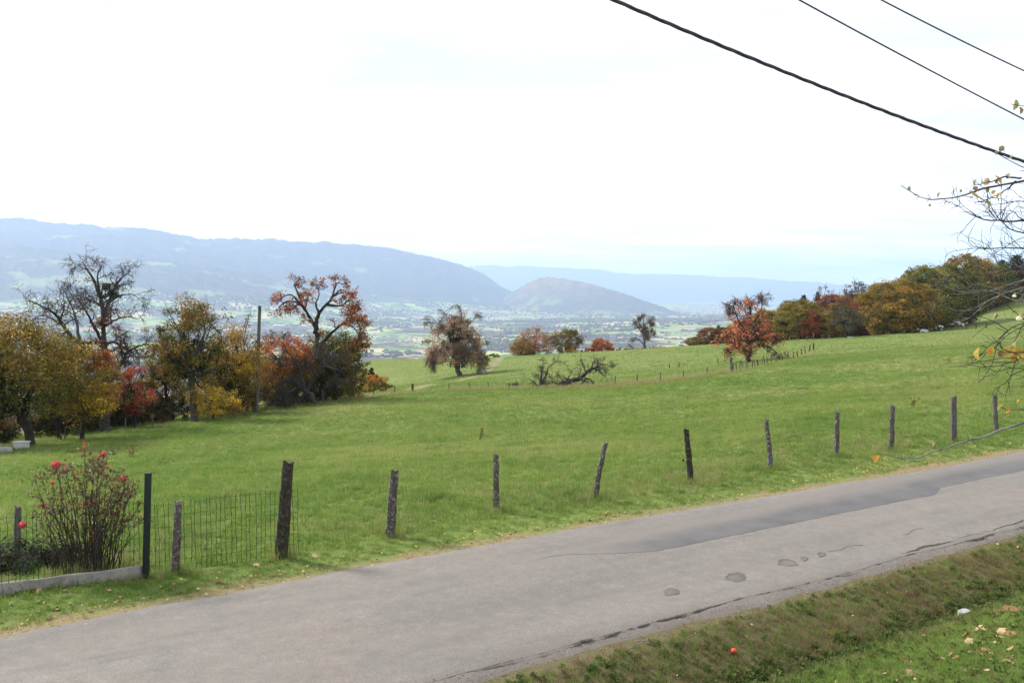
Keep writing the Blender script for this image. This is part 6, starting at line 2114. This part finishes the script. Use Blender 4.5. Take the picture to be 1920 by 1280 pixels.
_p = hit(1808, 1163, 3.5) + np.array([0, 0, 0.045])
rock(1808, 1158, 0.155, 0.11, 0.125, STONE, "pale squarish stone on the grassy rim of the ditch", "stone", "pale_stone", 2, _p)
rock(4, 847, 0.9, 0.5, 0.3, STONE, "pale stone in the grass left of the white bathtub trough", "stone", "pale_stone", 5)
b = hit(1376, 1230)
am = mat_noise("red_apple_skin", (0.50, 0.03, 0.025), (0.62, 0.09, 0.04), 14, 0.35)
o = thing("fallen_apple", b + np.array([0, 0, 0.075]), "single bright red apple lying in the ditch weeds", "apple")
zs = np.linspace(-1, 1, 13); r = 0.040
g = Geo(); g.tube([np.array([0, 0, z * r * 0.88]) for z in zs], np.sqrt(np.clip(1 - np.abs(zs) ** 2.2, 0.03, 1)) * r * (1 + 0.05 * zs), 16); g.obj("fruit", [am], o, True)
g = Geo(); g.tube([np.array([0, 0, r * 0.8]), np.array([0.004, 0, r * 1.35])], [0.002, 0.0016], 5); g.obj("stalk", [BARK], o)


# ------------------------------------------------------------------ cows
def skin_mesh(name, V, Ed, R, root=0, lev=1):
    me = bpy.data.meshes.new(name + "_skeleton")
    me.from_pydata(V, Ed, [])
    ob = bpy.data.objects.new(name + "_skeleton", me); COL.objects.link(ob)
    md = ob.modifiers.new("s", 'SKIN'); md.use_smooth_shade = True
    for i, r in enumerate(R):
        sv = me.skin_vertices[0].data[i]
        sv.radius = (r, r); sv.use_root = (i == root)
    ss = ob.modifiers.new("d", 'SUBSURF'); ss.levels = lev; ss.render_levels = lev
    dg = bpy.context.evaluated_depsgraph_get()
    out = bpy.data.meshes.new_from_object(ob.evaluated_get(dg))
    bpy.data.objects.remove(ob); bpy.data.meshes.remove(me)
    out.name = name
    return out


def cow_mesh(pose):
    V, Ed, R = [], [], []

    def chain(pts, start=None):
        prev = start
        for x, y, z, r in pts:
            V.append((x, y, z)); R.append(r)
            if prev is not None:
                Ed.append((prev, len(V) - 1))
            prev = len(V) - 1
        return prev
    dz = 0.0 if pose != 'lying' else -0.62
    chain([(0, 0, 1.02 + dz, 0.38)])
    rump = chain([(-0.45, 0, 1.08 + dz, 0.34), (-0.85, 0, 1.12 + dz, 0.25)], 0)
    sh = chain([(0.45, 0, 1.05 + dz, 0.34), (0.72, 0, 1.10 + dz, 0.25)], 0)
    if pose == 'grazing':
        hd = chain([(1.02, 0, 0.98, 0.16), (1.25, 0, 0.66, 0.13), (1.38, 0, 0.36, 0.13), (1.50, 0, 0.14, 0.09)], sh); hx, hz = 1.36, 0.46
    else:
        hd = chain([(1.0, 0, 1.28 + dz, 0.17), (1.18, 0, 1.45 + dz, 0.14), (1.38, 0, 1.42 + dz, 0.12), (1.60, 0, 1.30 + dz, 0.08)], sh); hx, hz = 1.22, 1.5 + dz
    for s in (-1, 1):
        chain([(hx, s * 0.15, hz + 0.03, 0.045), (hx - 0.02, s * 0.28, hz + 0.01, 0.03)], hd - 2)
        if pose == 'lying':
            chain([(-0.72, s * 0.28, 0.34, 0.17), (-0.30, s * 0.46, 0.20, 0.09), (-0.66, s * 0.52, 0.08, 0.055), (-0.42, s * 0.52, 0.06, 0.05)], rump)
            chain([(0.66, s * 0.24, 0.28, 0.12), (0.92, s * 0.32, 0.12, 0.07), (0.66, s * 0.36, 0.07, 0.05)], sh)
        else:
            chain([(-0.78, s * 0.20, 0.85, 0.17), (-0.66, s * 0.21, 0.62, 0.11), (-0.86, s * 0.20, 0.42, 0.07), (-0.80, s * 0.20, 0.08, 0.055), (-0.76, s * 0.20, 0.02, 0.065)], rump)
            chain([(0.64, s * 0.19, 0.78, 0.13), (0.64, s * 0.19, 0.45, 0.075), (0.62, s * 0.19, 0.10, 0.055), (0.65, s * 0.19, 0.02, 0.062)], sh)
    chain([(-1.06, 0, 1.05 + dz, 0.04), (-1.10, 0, 0.75 + dz * 0.7, 0.028), (-1.08, 0.02, 0.5 + dz * 0.6, 0.04)], rump)
    return skin_mesh("cow", V, Ed, R)


def mat_cow():
    m, t = material("cow_hide")
    oi = t.add('ShaderNodeObjectInfo').outputs['Random']
    off = t.add('ShaderNodeVectorMath', {'operation': 'ADD'})
    t.t.links.new(t.objco(), off.inputs[0])
    t.t.links.new(t.add('ShaderNodeCombineXYZ', None, {'X': t.math('MULTIPLY', oi, 37.0), 'Y': t.math('MULTIPLY', oi, 11.0)}).outputs[0], off.inputs[1])
    n = t.noise(off.outputs[0], 1.25, 2, 0.45)
    c = t.mix(t.ramp(n, [(0.50, 0.0), (0.53, 1.0)]), (0.70, 0.66, 0.60), (0.13, 0.055, 0.032))
    finish(t, c, 0.8)
    return m


COWM = mat_cow()
cows = {k: cow_mesh(k) for k in ('standing', 'grazing', 'lying')}
for me in cows.values():
    me.materials.append(COWM)
eye_m = mat_noise("cow_dark", (0.02, 0.015, 0.015), (0.03, 0.025, 0.02), 5, 0.5)
for px, py, pose, rz, lab in [(1760, 620, 'grazing', 0.1, "standing white and brown cow beside the resting cows, head down to the right"), (1716, 624.5, 'lying', 2.6, "resting brown-and-white cow at the left end of the row"), (1724, 624, 'lying', 0.5, "resting cow second from the left in the row, mostly white"), (1732, 623.5, 'lying', 2.9, "resting cow third from the left in the row"),
                              (1740, 622.5, 'lying', 0.3, "resting cow fourth from the left in the row"), (1748, 621.5, 'lying', 2.2, "resting cow just left of the standing one"), (1795, 613, 'standing', 1.9, "white cow standing alone between the resting cows and the upper cow"), (1806, 612, 'lying', 0.4, "small pale cow lying to the right of the lone white cow"),
                              (1868, 598, 'grazing', 1.2, "brown-and-white cow grazing highest up the slope near the twigs")]:
    b = hit(px, py, 100)
    o = thing("cow", b, lab, "cow", "cows on the pasture")
    o.rotation_euler = (0, 0, rz)
    c = bpy.data.objects.new("hide", cows[pose]); COL.objects.link(c); c.parent = o
    g = Geo()
    hx, hz = {'grazing': (1.36, 0.5), 'standing': (1.2, 1.56), 'lying': (1.2, 0.94)}[pose]
    for s in (-1, 1):
        g.tube([np.array([hx, s * 0.08, hz]), np.array([hx + 0.02, s * 0.17, hz + 0.08]), np.array([hx + 0.05, s * 0.16, hz + 0.16])], [0.025, 0.018, 0.006], 5)
    g.obj("horn_pair", [eye_m], o, True)


# ------------------------------------------------------------------ grass, weeds, leaves
def mat_blade(name, kind):
    m, t = material(name)
    p = t.pos()
    r = t.add('ShaderNodeObjectInfo').outputs['Random']
    if kind == 'green':
        c, mid_, fine_ = grass_colour(t, p)
        c = t.mix(1.0, c, (1.75, 1.80, 1.70), 'MULTIPLY')
        c = t.mix(t.ramp(r, [(0.0, 0.5), (0.35, 0.0)]), c, (0.105, 0.165, 0.038))
        c = t.mix(t.ramp(r, [(0.80, 0.0), (1.0, 0.6)]), c, (0.30, 0.30, 0.11))
    elif kind == 'straw':
        c = t.ramp(r, [(0.0, (0.28, 0.24, 0.11)), (0.5, (0.38, 0.34, 0.18)), (1.0, (0.24, 0.25, 0.09))])
    elif kind == 'brown':
        c = t.ramp(r, [(0.0, (0.17, 0.115, 0.065)), (0.5, (0.27, 0.195, 0.11)), (1.0, (0.20, 0.18, 0.07))])
    elif kind == 'weed':
        c = t.ramp(r, [(0.0, (0.065, 0.10, 0.032)), (0.6, (0.11, 0.155, 0.048)), (1.0, (0.18, 0.20, 0.07))])
    else:
        c = t.ramp(r, [(0.0, (0.095, 0.150, 0.036)), (1.0, (0.15, 0.20, 0.052))])
    d = t.add('ShaderNodeBsdfDiffuse', None, {'Color': c}); tr = t.add('ShaderNodeBsdfTranslucent', None, {'Color': c})
    mx = t.add('ShaderNodeMixShader', None, {0: 0.5, 1: d.outputs[0], 2: tr.outputs[0]})
    t.add('ShaderNodeOutputMaterial', None, {'Surface': mx.outputs[0]})
    return m


def tuft(name, n, h, spread, lean, wdt, mat):
    V, Fc = [], []
    for i in range(n):
        a = random.uniform(0, 6.283); rr = spread * math.sqrt(random.random())
        x, y = rr * math.cos(a), rr * math.sin(a)
        hh = h * random.uniform(0.5, 1.1); ln = lean * random.uniform(0.2, 1.2) * hh
        b2 = a + random.gauss(0, 1.0)
        dx, dy = math.cos(b2) * ln, math.sin(b2) * ln
        c = random.uniform(0, 6.283)
        wx, wy = math.cos(c) * wdt / 2, math.sin(c) * wdt / 2
        k = len(V)
        V += [(x - wx, y - wy, -0.02), (x + wx, y + wy, -0.02), (x + dx * 0.35 - wx * 0.8, y + dy * 0.35 - wy * 0.8, hh * 0.6), (x + dx * 0.35 + wx * 0.8, y + dy * 0.35 + wy * 0.8, hh * 0.6), (x + dx - wx * 0.1, y + dy - wy * 0.1, hh), (x + dx + wx * 0.1, y + dy + wy * 0.1, hh)]
        Fc += [(k, k + 1, k + 3, k + 2), (k + 2, k + 3, k + 5, k + 4)]
    return proto_mesh(name, np.array(V), np.array(Fc), mat)


def rosette(name, n, L_, mat):
    V, Fc = [], []
    for i in range(n):
        a = 6.283 * i / n + random.uniform(-0.4, 0.4); l_ = L_ * random.uniform(0.6, 1.1); el = random.uniform(0.15, 1.1)
        d = np.array([math.cos(a) * math.cos(el), math.sin(a) * math.cos(el), math.sin(el)]); s = np.array([-math.sin(a), math.cos(a), 0])
        k = len(V); w_ = l_ * 0.28
        up = np.array([0, 0, 1])
        z0 = random.uniform(0, 0.06)
        b0 = np.array([0, 0, z0]) + d * l_ * 0.15
        V += [b0, d * l_ * 0.55 + s * w_ + up * (0.02 + z0), d * l_ * 0.55 + up * z0, d * l_ * 0.55 - s * w_ + up * (0.02 + z0), d * l_ - up * l_ * 0.12 + up * z0]
        Fc += [(k, k + 2, k + 4, k + 1), (k, k + 3, k + 4, k + 2)]
    return proto_mesh(name, np.array(V), np.array(Fc), mat)


MG, MS, MB_, MW, MD = [mat_blade(n_, k) for n_, k in (("grass_blade", 'green'), ("straw_blade", 'straw'), ("dead_blade", 'brown'), ("weed_leaf", 'weed'), ("lush_blade", 'dark'))]


def rand_rot(n, tilt=0.18):
    return np.stack([RNG.normal(0, tilt, n), RNG.normal(0, tilt, n), RNG.uniform(0, 6.283, n)], 1)


# pasture
def pasture():
    protos = [tuft("tuft_a", 16, 0.058, 0.07, 0.7, 0.007, MG), tuft("tuft_b", 14, 0.075, 0.06, 0.7, 0.007, MG), tuft("tuft_c", 18, 0.045, 0.09, 0.9, 0.008, MG), tuft("tuft_d", 12, 0.16, 0.05, 0.45, 0.006, MG), tuft("tuft_e", 12, 0.20, 0.06, 0.5, 0.005, MS), tuft("tuft_f", 22, 0.10, 0.10, 0.8, 0.009, MD)]
    n = 360000
    a_, b_ = 11.0, 235.0
    r = (a_ ** 0.45 + RNG.random(n) * (b_ ** 0.45 - a_ ** 0.45)) ** (1 / 0.45)
    th = np.radians(RNG.uniform(-44, 50, n))
    X, Y_ = r * np.sin(th), r * np.cos(th)
    s, t = st(X, Y_)
    edge = t_far(s) + 0.10 + 0.35 * np.clip(fbm(s * 1.2, t * 0 + 7, 501, 3) + 0.25, 0, 1)
    bed = (s < -4.9) & (t > 6.05) & (t < 7.6)
    keep = (t > edge) & ~bed
    pd = poly_dist(X, Y_, PATH_LINE); keep &= pd > 1.2
    X, Y_, r, s, t = X[keep], Y_[keep], r[keep], s[keep], t[keep]
    m = len(X)
    Z = ground_z(X, Y_)
    idx = RNG.choice(4, m, p=[0.34, 0.24, 0.34, 0.08])
    fl = np.exp(-((t - 6.7) / 1.1) ** 2) * (s > -4.5) * 0.9
    patch = fbm(X / 2.2, Y_ / 2.2, 511, 3)
    u = RNG.random(m)
    idx = np.where(u < fl * np.clip(0.45 + patch * 1.6, 0.05, 0.8), 3, idx)
    idx = np.where(u < fl * np.clip(0.14 + patch * 1.1, 0.0, 0.5), 4, idx)
    d1 = poly_dist(X, Y_, FAR_FENCE)
    idx = np.where((d1 < 1.4) & (u < 0.7), 4, idx)
    dark = fbm(X / 1.6, Y_ / 1.6, 521, 3) + 0.5 * fbm(X / 12, Y_ / 12, 531, 2)
    idx = np.where((dark > 0.40) & (t > 8) & (RNG.random(m) < 0.7), 5, idx)
    idx = np.where((u > 0.965) & (t > 7.5), 4, idx)
    k = (r / 14.0) ** 0.38 * (1 - 0.45 * smooth(60, 200, r)) * RNG.uniform(0.65, 1.25, m)
    short = smooth(6.2, 5.0, t)
    k = k * (1 - 0.35 * short) * np.where(idx == 4, 0.8, 1)
    scl = np.stack([k * 1.15, k * 1.15, k * RNG.uniform(0.75, 1.15, m)], 1)
    scatter("pasture_grass", np.stack([X, Y_, Z], 1), rand_rot(m), scl, idx, protos)


pasture()


def tall_tufts():
    protos = [tuft("long_a", 14, 0.24, 0.06, 0.5, 0.006, MG), tuft("long_b", 14, 0.26, 0.07, 0.55, 0.005, MS), tuft("long_c", 12, 0.18, 0.08, 0.8, 0.007, MG)]
    P, S, I = [], [], []
    for bx, by in POST_BASES:
        for k in range(34):
            a = random.uniform(0, 6.283); d = abs(random.gauss(0.05, 0.16)) + 0.04
            x, y = bx + math.cos(a) * d, by + math.sin(a) * d
            P.append((x, y, float(ground_z(x, y)))); S.append(random.uniform(0.5, 1.1)); I.append(random.choice([0, 0, 1, 1, 2]))
    for a, b2 in zip(FAR_FENCE[4:-1], FAR_FENCE[5:]):
        n = int(math.hypot(b2[0] - a[0], b2[1] - a[1]) * 60)
        for k in range(n):
            u = random.random()
            x = a[0] + (b2[0] - a[0]) * u + random.gauss(0, 0.5); y = a[1] + (b2[1] - a[1]) * u + random.gauss(0, 0.9)
            P.append((x, y, 0.0)); S.append(random.uniform(1.1, 2.1)); I.append(1)
    n = len(P)
    S = np.array(S); P = np.array(P); P[:, 2] = ground_z(P[:, 0], P[:, 1])
    scatter("tall_grass", np.array(P), rand_rot(n), np.stack([S, S, S], 1), np.array(I), protos)


def ditch_and_bank():
    # ditch weeds and dead grass
    protos = [tuft("weed_a", 16, 0.11, 0.08, 0.9, 0.007, MB_), tuft("weed_b", 14, 0.10, 0.08, 0.9, 0.007, MG), rosette("weed_c", 8, 0.13, MW), rosette("weed_d", 10, 0.09, MW), tuft("weed_e", 12, 0.15, 0.07, 0.7, 0.006, MS), tuft("weed_f", 16, 0.07, 0.1, 1.2, 0.009, MB_)]
    n = 34000
    s = RNG.uniform(-8, 32, n); t = RNG.uniform(-2.75, -0.30, n)
    keep = t < t_near(s) + 0.05 - 0.22 * RNG.random(n) ** 2
    X, Y_ = xy(s, t)
    keep &= (np.hypot(X, Y_) > 6) & (Y_ > 3)
    X, Y_, s, t = X[keep], Y_[keep], s[keep], t[keep]
    m = len(X); Z = ground_z(X, Y_)
    pn = fbm(X / 0.7, Y_ / 0.7, 541, 3) + 0.5 * fbm(X / 2.5, Y_ / 2.5, 545, 2)
    deep = smooth(-0.9, -1.7, t) * smooth(-2.6, -2.2, t)
    u = RNG.random(m) + pn * 1.1
    idx = np.where(u < 0.19, 0, np.where(u < 0.28, 5, np.where(u < 0.84, 1, np.where(u < 1.05, 3, 2))))
    idx = np.where((RNG.random(m) < deep * 0.75), np.where(RNG.random(m) < 0.6, 2, 3), idx)
    idx = np.where(RNG.random(m) < 0.05, 4, idx)
    k = RNG.uniform(0.55, 1.05, m) * (0.7 + 0.5 * deep)
    scatter("ditch_weeds", np.stack([X, Y_, Z], 1), rand_rot(m, 0.3), np.stack([k, k, k], 1), idx, protos)
    # mown bank in the lower right corner
    protos = [tuft("bank_a", 18, 0.045, 0.06, 0.9, 0.006, MG), tuft("bank_b", 16, 0.06, 0.05, 0.7, 0.005, MG), rosette("bank_c", 7, 0.05, MW), tuft("bank_d", 12, 0.05, 0.06, 1.0, 0.006, MB_)]
    n = 60000
    s = RNG.uniform(-9, 22, n); t = RNG.uniform(-9.5, -2.25, n)
    X, Y_ = xy(s, t)
    keep = (np.hypot(X, Y_) > 4.5) & (Y_ > 2.5)
    X, Y_, t = X[keep], Y_[keep], t[keep]
    m = len(X); Z = ground_z(X, Y_)
    idx = RNG.choice(4, m, p=[0.45, 0.33, 0.12, 0.10])
    k = RNG.uniform(0.7, 1.3, m)
    scatter("bank_grass", np.stack([X, Y_, Z], 1), rand_rot(m), np.stack([k, k, k], 1), idx, protos)


tall_tufts()
ditch_and_bank()

# fallen leaves: curled brown leaves on the bank and the verge, one object each; smaller scraps as litter
LM = [mat_noise("fallen_leaf_brown", (0.16, 0.085, 0.04), (0.30, 0.17, 0.085), 30, 0.8), mat_noise("fallen_leaf_tan", (0.34, 0.22, 0.12), (0.46, 0.33, 0.20), 30, 0.8), mat_noise("fallen_leaf_yellow", (0.50, 0.33, 0.06), (0.58, 0.42, 0.12), 30, 0.8)]


def dead_leaf(mat, seed):
    rs = np.random.default_rng(seed)
    V = []
    n = 5
    out = [(0.0, 0.03), (0.15, 0.22), (0.3, 0.42), (0.45, 0.3), (0.6, 0.38), (0.8, 0.2), (1.0, 0.02)]
    curl = rs.uniform(0.4, 1.1)
    for u, wd in out:
        for j in (-1, -0.45, 0.45, 1):
            V.append((u - 0.5, j * wd * rs.uniform(0.8, 1.15), 0.10 * curl * (abs(j) * wd * 2.2) + 0.28 * curl * (u - 0.5) ** 2 + rs.normal() * 0.025))
    return mesh_obj("fallen_leaf", np.array(V), grid_faces(len(out), 4), mat, None, False)


leaf_p = [dead_leaf(LM[k % 3 if k != 4 else 0], k) for k in range(6)]
for q in leaf_p:
    COL.objects.unlink(q)


def put_leaf(px, py, sz_px, label, group, kinds):
    b = hit(px, py, 3.5)
    o = leaf_p[random.choice(kinds)].copy(); COL.objects.link(o)
    o.location = (b[0], b[1], b[2] + 0.035)
    k = sz_px / F_PX * b[1] * 1.1
    o.scale = (k, k, k)
    o.rotation_euler = (random.gauss(0, 0.35), random.gauss(0, 0.35), random.uniform(0, 6.28))
    tag(o, label, "leaf", group)


G1 = "brown leaves on the grassy bank"
LEAF_AT = ('in the cluster farthest up the bank right of the pale stone', 'in the big heap at the right middle of the bank', 'left of the big heap on the bank', 'just below the pale squarish stone', 'scattered over the middle of the bank', 'near the ditch rim at the lower left of the bank', 'at the lower right of the bank', 'at the bottom left corner of the bank', 'along the bottom of the picture on the bank')
for li, (cx, cy, sx, sy, n, sz) in enumerate(((1880, 1147, 22, 6, 8, 20), (1868, 1190, 20, 8, 7, 22), (1830, 1200, 26, 8, 5, 20), (1780, 1175, 22, 6, 4, 16), (1800, 1225, 40, 12, 7, 16), (1725, 1240, 30, 14, 5, 15), (1880, 1245, 28, 16, 6, 16), (1690, 1268, 30, 8, 4, 16), (1800, 1265, 50, 8, 5, 15))):
    for i in range(n):
        put_leaf(cx + random.gauss(0, 1) * sx, min(1276, cy + random.gauss(0, 1) * sy), sz * random.uniform(0.55, 1.1), "curled brown fallen leaf " + LEAF_AT[li], G1, [0, 1, 3, 4])
for px, py, sz, kk, lab in ((90, 1142, 11, [2, 5], "yellow fallen leaf on the verge below the concrete edging"), (387, 1117, 8, [1], "pale leaf at the road edge right of the white-streaked post"), (162, 1174, 8, [1], "pale leaf lying right on the asphalt edge below the rose bush")):
    put_leaf(px, py, sz, lab, "leaves on the verge", kk)
for px, py in ((122, 1110), (72, 1131), (106, 1143), (167, 1146), (326, 1098), (410, 1076), (412, 1092), (73, 1112), (37, 1112), (20, 1135), (205, 1110), (480, 1062), (590, 1045), (660, 1050), (675, 1065)):
    put_leaf(px, py, random.uniform(8, 13), "brown fallen leaf on the verge between the mesh fence and the road", "leaves on the verge", [0, 1, 3])


def litter():
    n = 2600
    s = RNG.uniform(-10, 26, n); t = np.where(RNG.random(n) < 0.6, RNG.uniform(-7, -0.3, n), RNG.normal(4.8, 0.35, n))
    t = np.where((t > -0.3) & (t < 4.4), 4.75 + RNG.random(n) * 0.5, t)
    X, Y_ = xy(s, t)
    keep = (np.hypot(X, Y_) > 5) & (Y_ > 3)
    X, Y_ = X[keep], Y_[keep]
    m = len(X); Z = ground_z(X, Y_) + 0.03
    k = RNG.uniform(0.02, 0.06, m)
    protos = []
    for q in leaf_p[:4]:
        c = q.copy(); c.name = "litter_piece"; protos.append(c)
    scatter("leaf_litter", np.stack([X, Y_, Z], 1), np.stack([RNG.normal(0, 0.5, m), RNG.normal(0, 0.5, m), RNG.uniform(0, 6.28, m)], 1), np.stack([k, k, k], 1), RNG.integers(0, 4, m), protos)


litter()


# gravel crumbs on the broken near edge of the road and along the verge
def crumbs():
    import bmesh
    protos = []
    for k in range(3):
        bm = bmesh.new(); bmesh.ops.create_icosphere(bm, subdivisions=1, radius=0.5)
        for v in bm.verts:
            v.co *= 1 + random.uniform(-0.25, 0.25)
            v.co.z *= 0.7
        me = bpy.data.meshes.new("crumb"); bm.to_mesh(me); bm.free(); me.materials.append(GRAVEL)
        protos.append(bpy.data.objects.new("crumb", me))
    n = 9000
    s = RNG.uniform(-8, 28, n)
    near = RNG.random(n) < 0.75
    t = np.where(near, RNG.normal(-0.22, 0.14, n), t_far(s) + RNG.normal(0.02, 0.12, n))
    X, Y_ = xy(s, t)
    inside = (t > t_near(s)) & (t < t_far(s))
    Z = np.where(inside, road_z(s, t), ground_z(X, Y_)) + 0.003
    k = RNG.uniform(0.006, 0.022, n)
    scatter("gravel_crumbs", np.stack([X, Y_, Z], 1), RNG.uniform(0, 6.28, (n, 3)), np.stack([k, k, k], 1), RNG.integers(0, 3, n), protos)


GRAVEL = mat_noise("gravel", (0.12, 0.105, 0.095), (0.36, 0.33, 0.30), 4, 0.9, world=True)
crumbs()

# rusty dock plants in the pasture
DK = [((0.14, 0.055, 0.03), 3), ((0.10, 0.06, 0.03), 2)]
for px, py, h, lab in ((903, 826, 0.55, "rust-brown dock plant in the open pasture above the slim upright post"), (248, 858, 0.5, "rust-brown dock plant in the pasture right of the rose blooms"), (1713, 765, 0.4, "rust-brown dock plant between the last posts in the pasture"), (1780, 682, 0.6, "pair of dry dock stalks in the pasture below the resting cows")):
    b = hit(px, py)
    T = Tree("dock_plant", b, lab, "plant", "dock plants in the pasture")
    for k in range(4):
        p, r = T.limb([np.array([RNG.normal() * 0.06, 0, -0.02]), np.array([RNG.normal() * 0.06, RNG.normal() * 0.06, h * 0.5]), np.array([RNG.normal() * 0.12, RNG.normal() * 0.1, h])], 0.008, 0.003, 4)
        T.add_leaves(p[len(p) // 3:][RNG.integers(0, len(p) - len(p) // 3, 26)] + RNG.normal(size=(26, 3)) * 0.025, 0.05, DK)
    T.done()
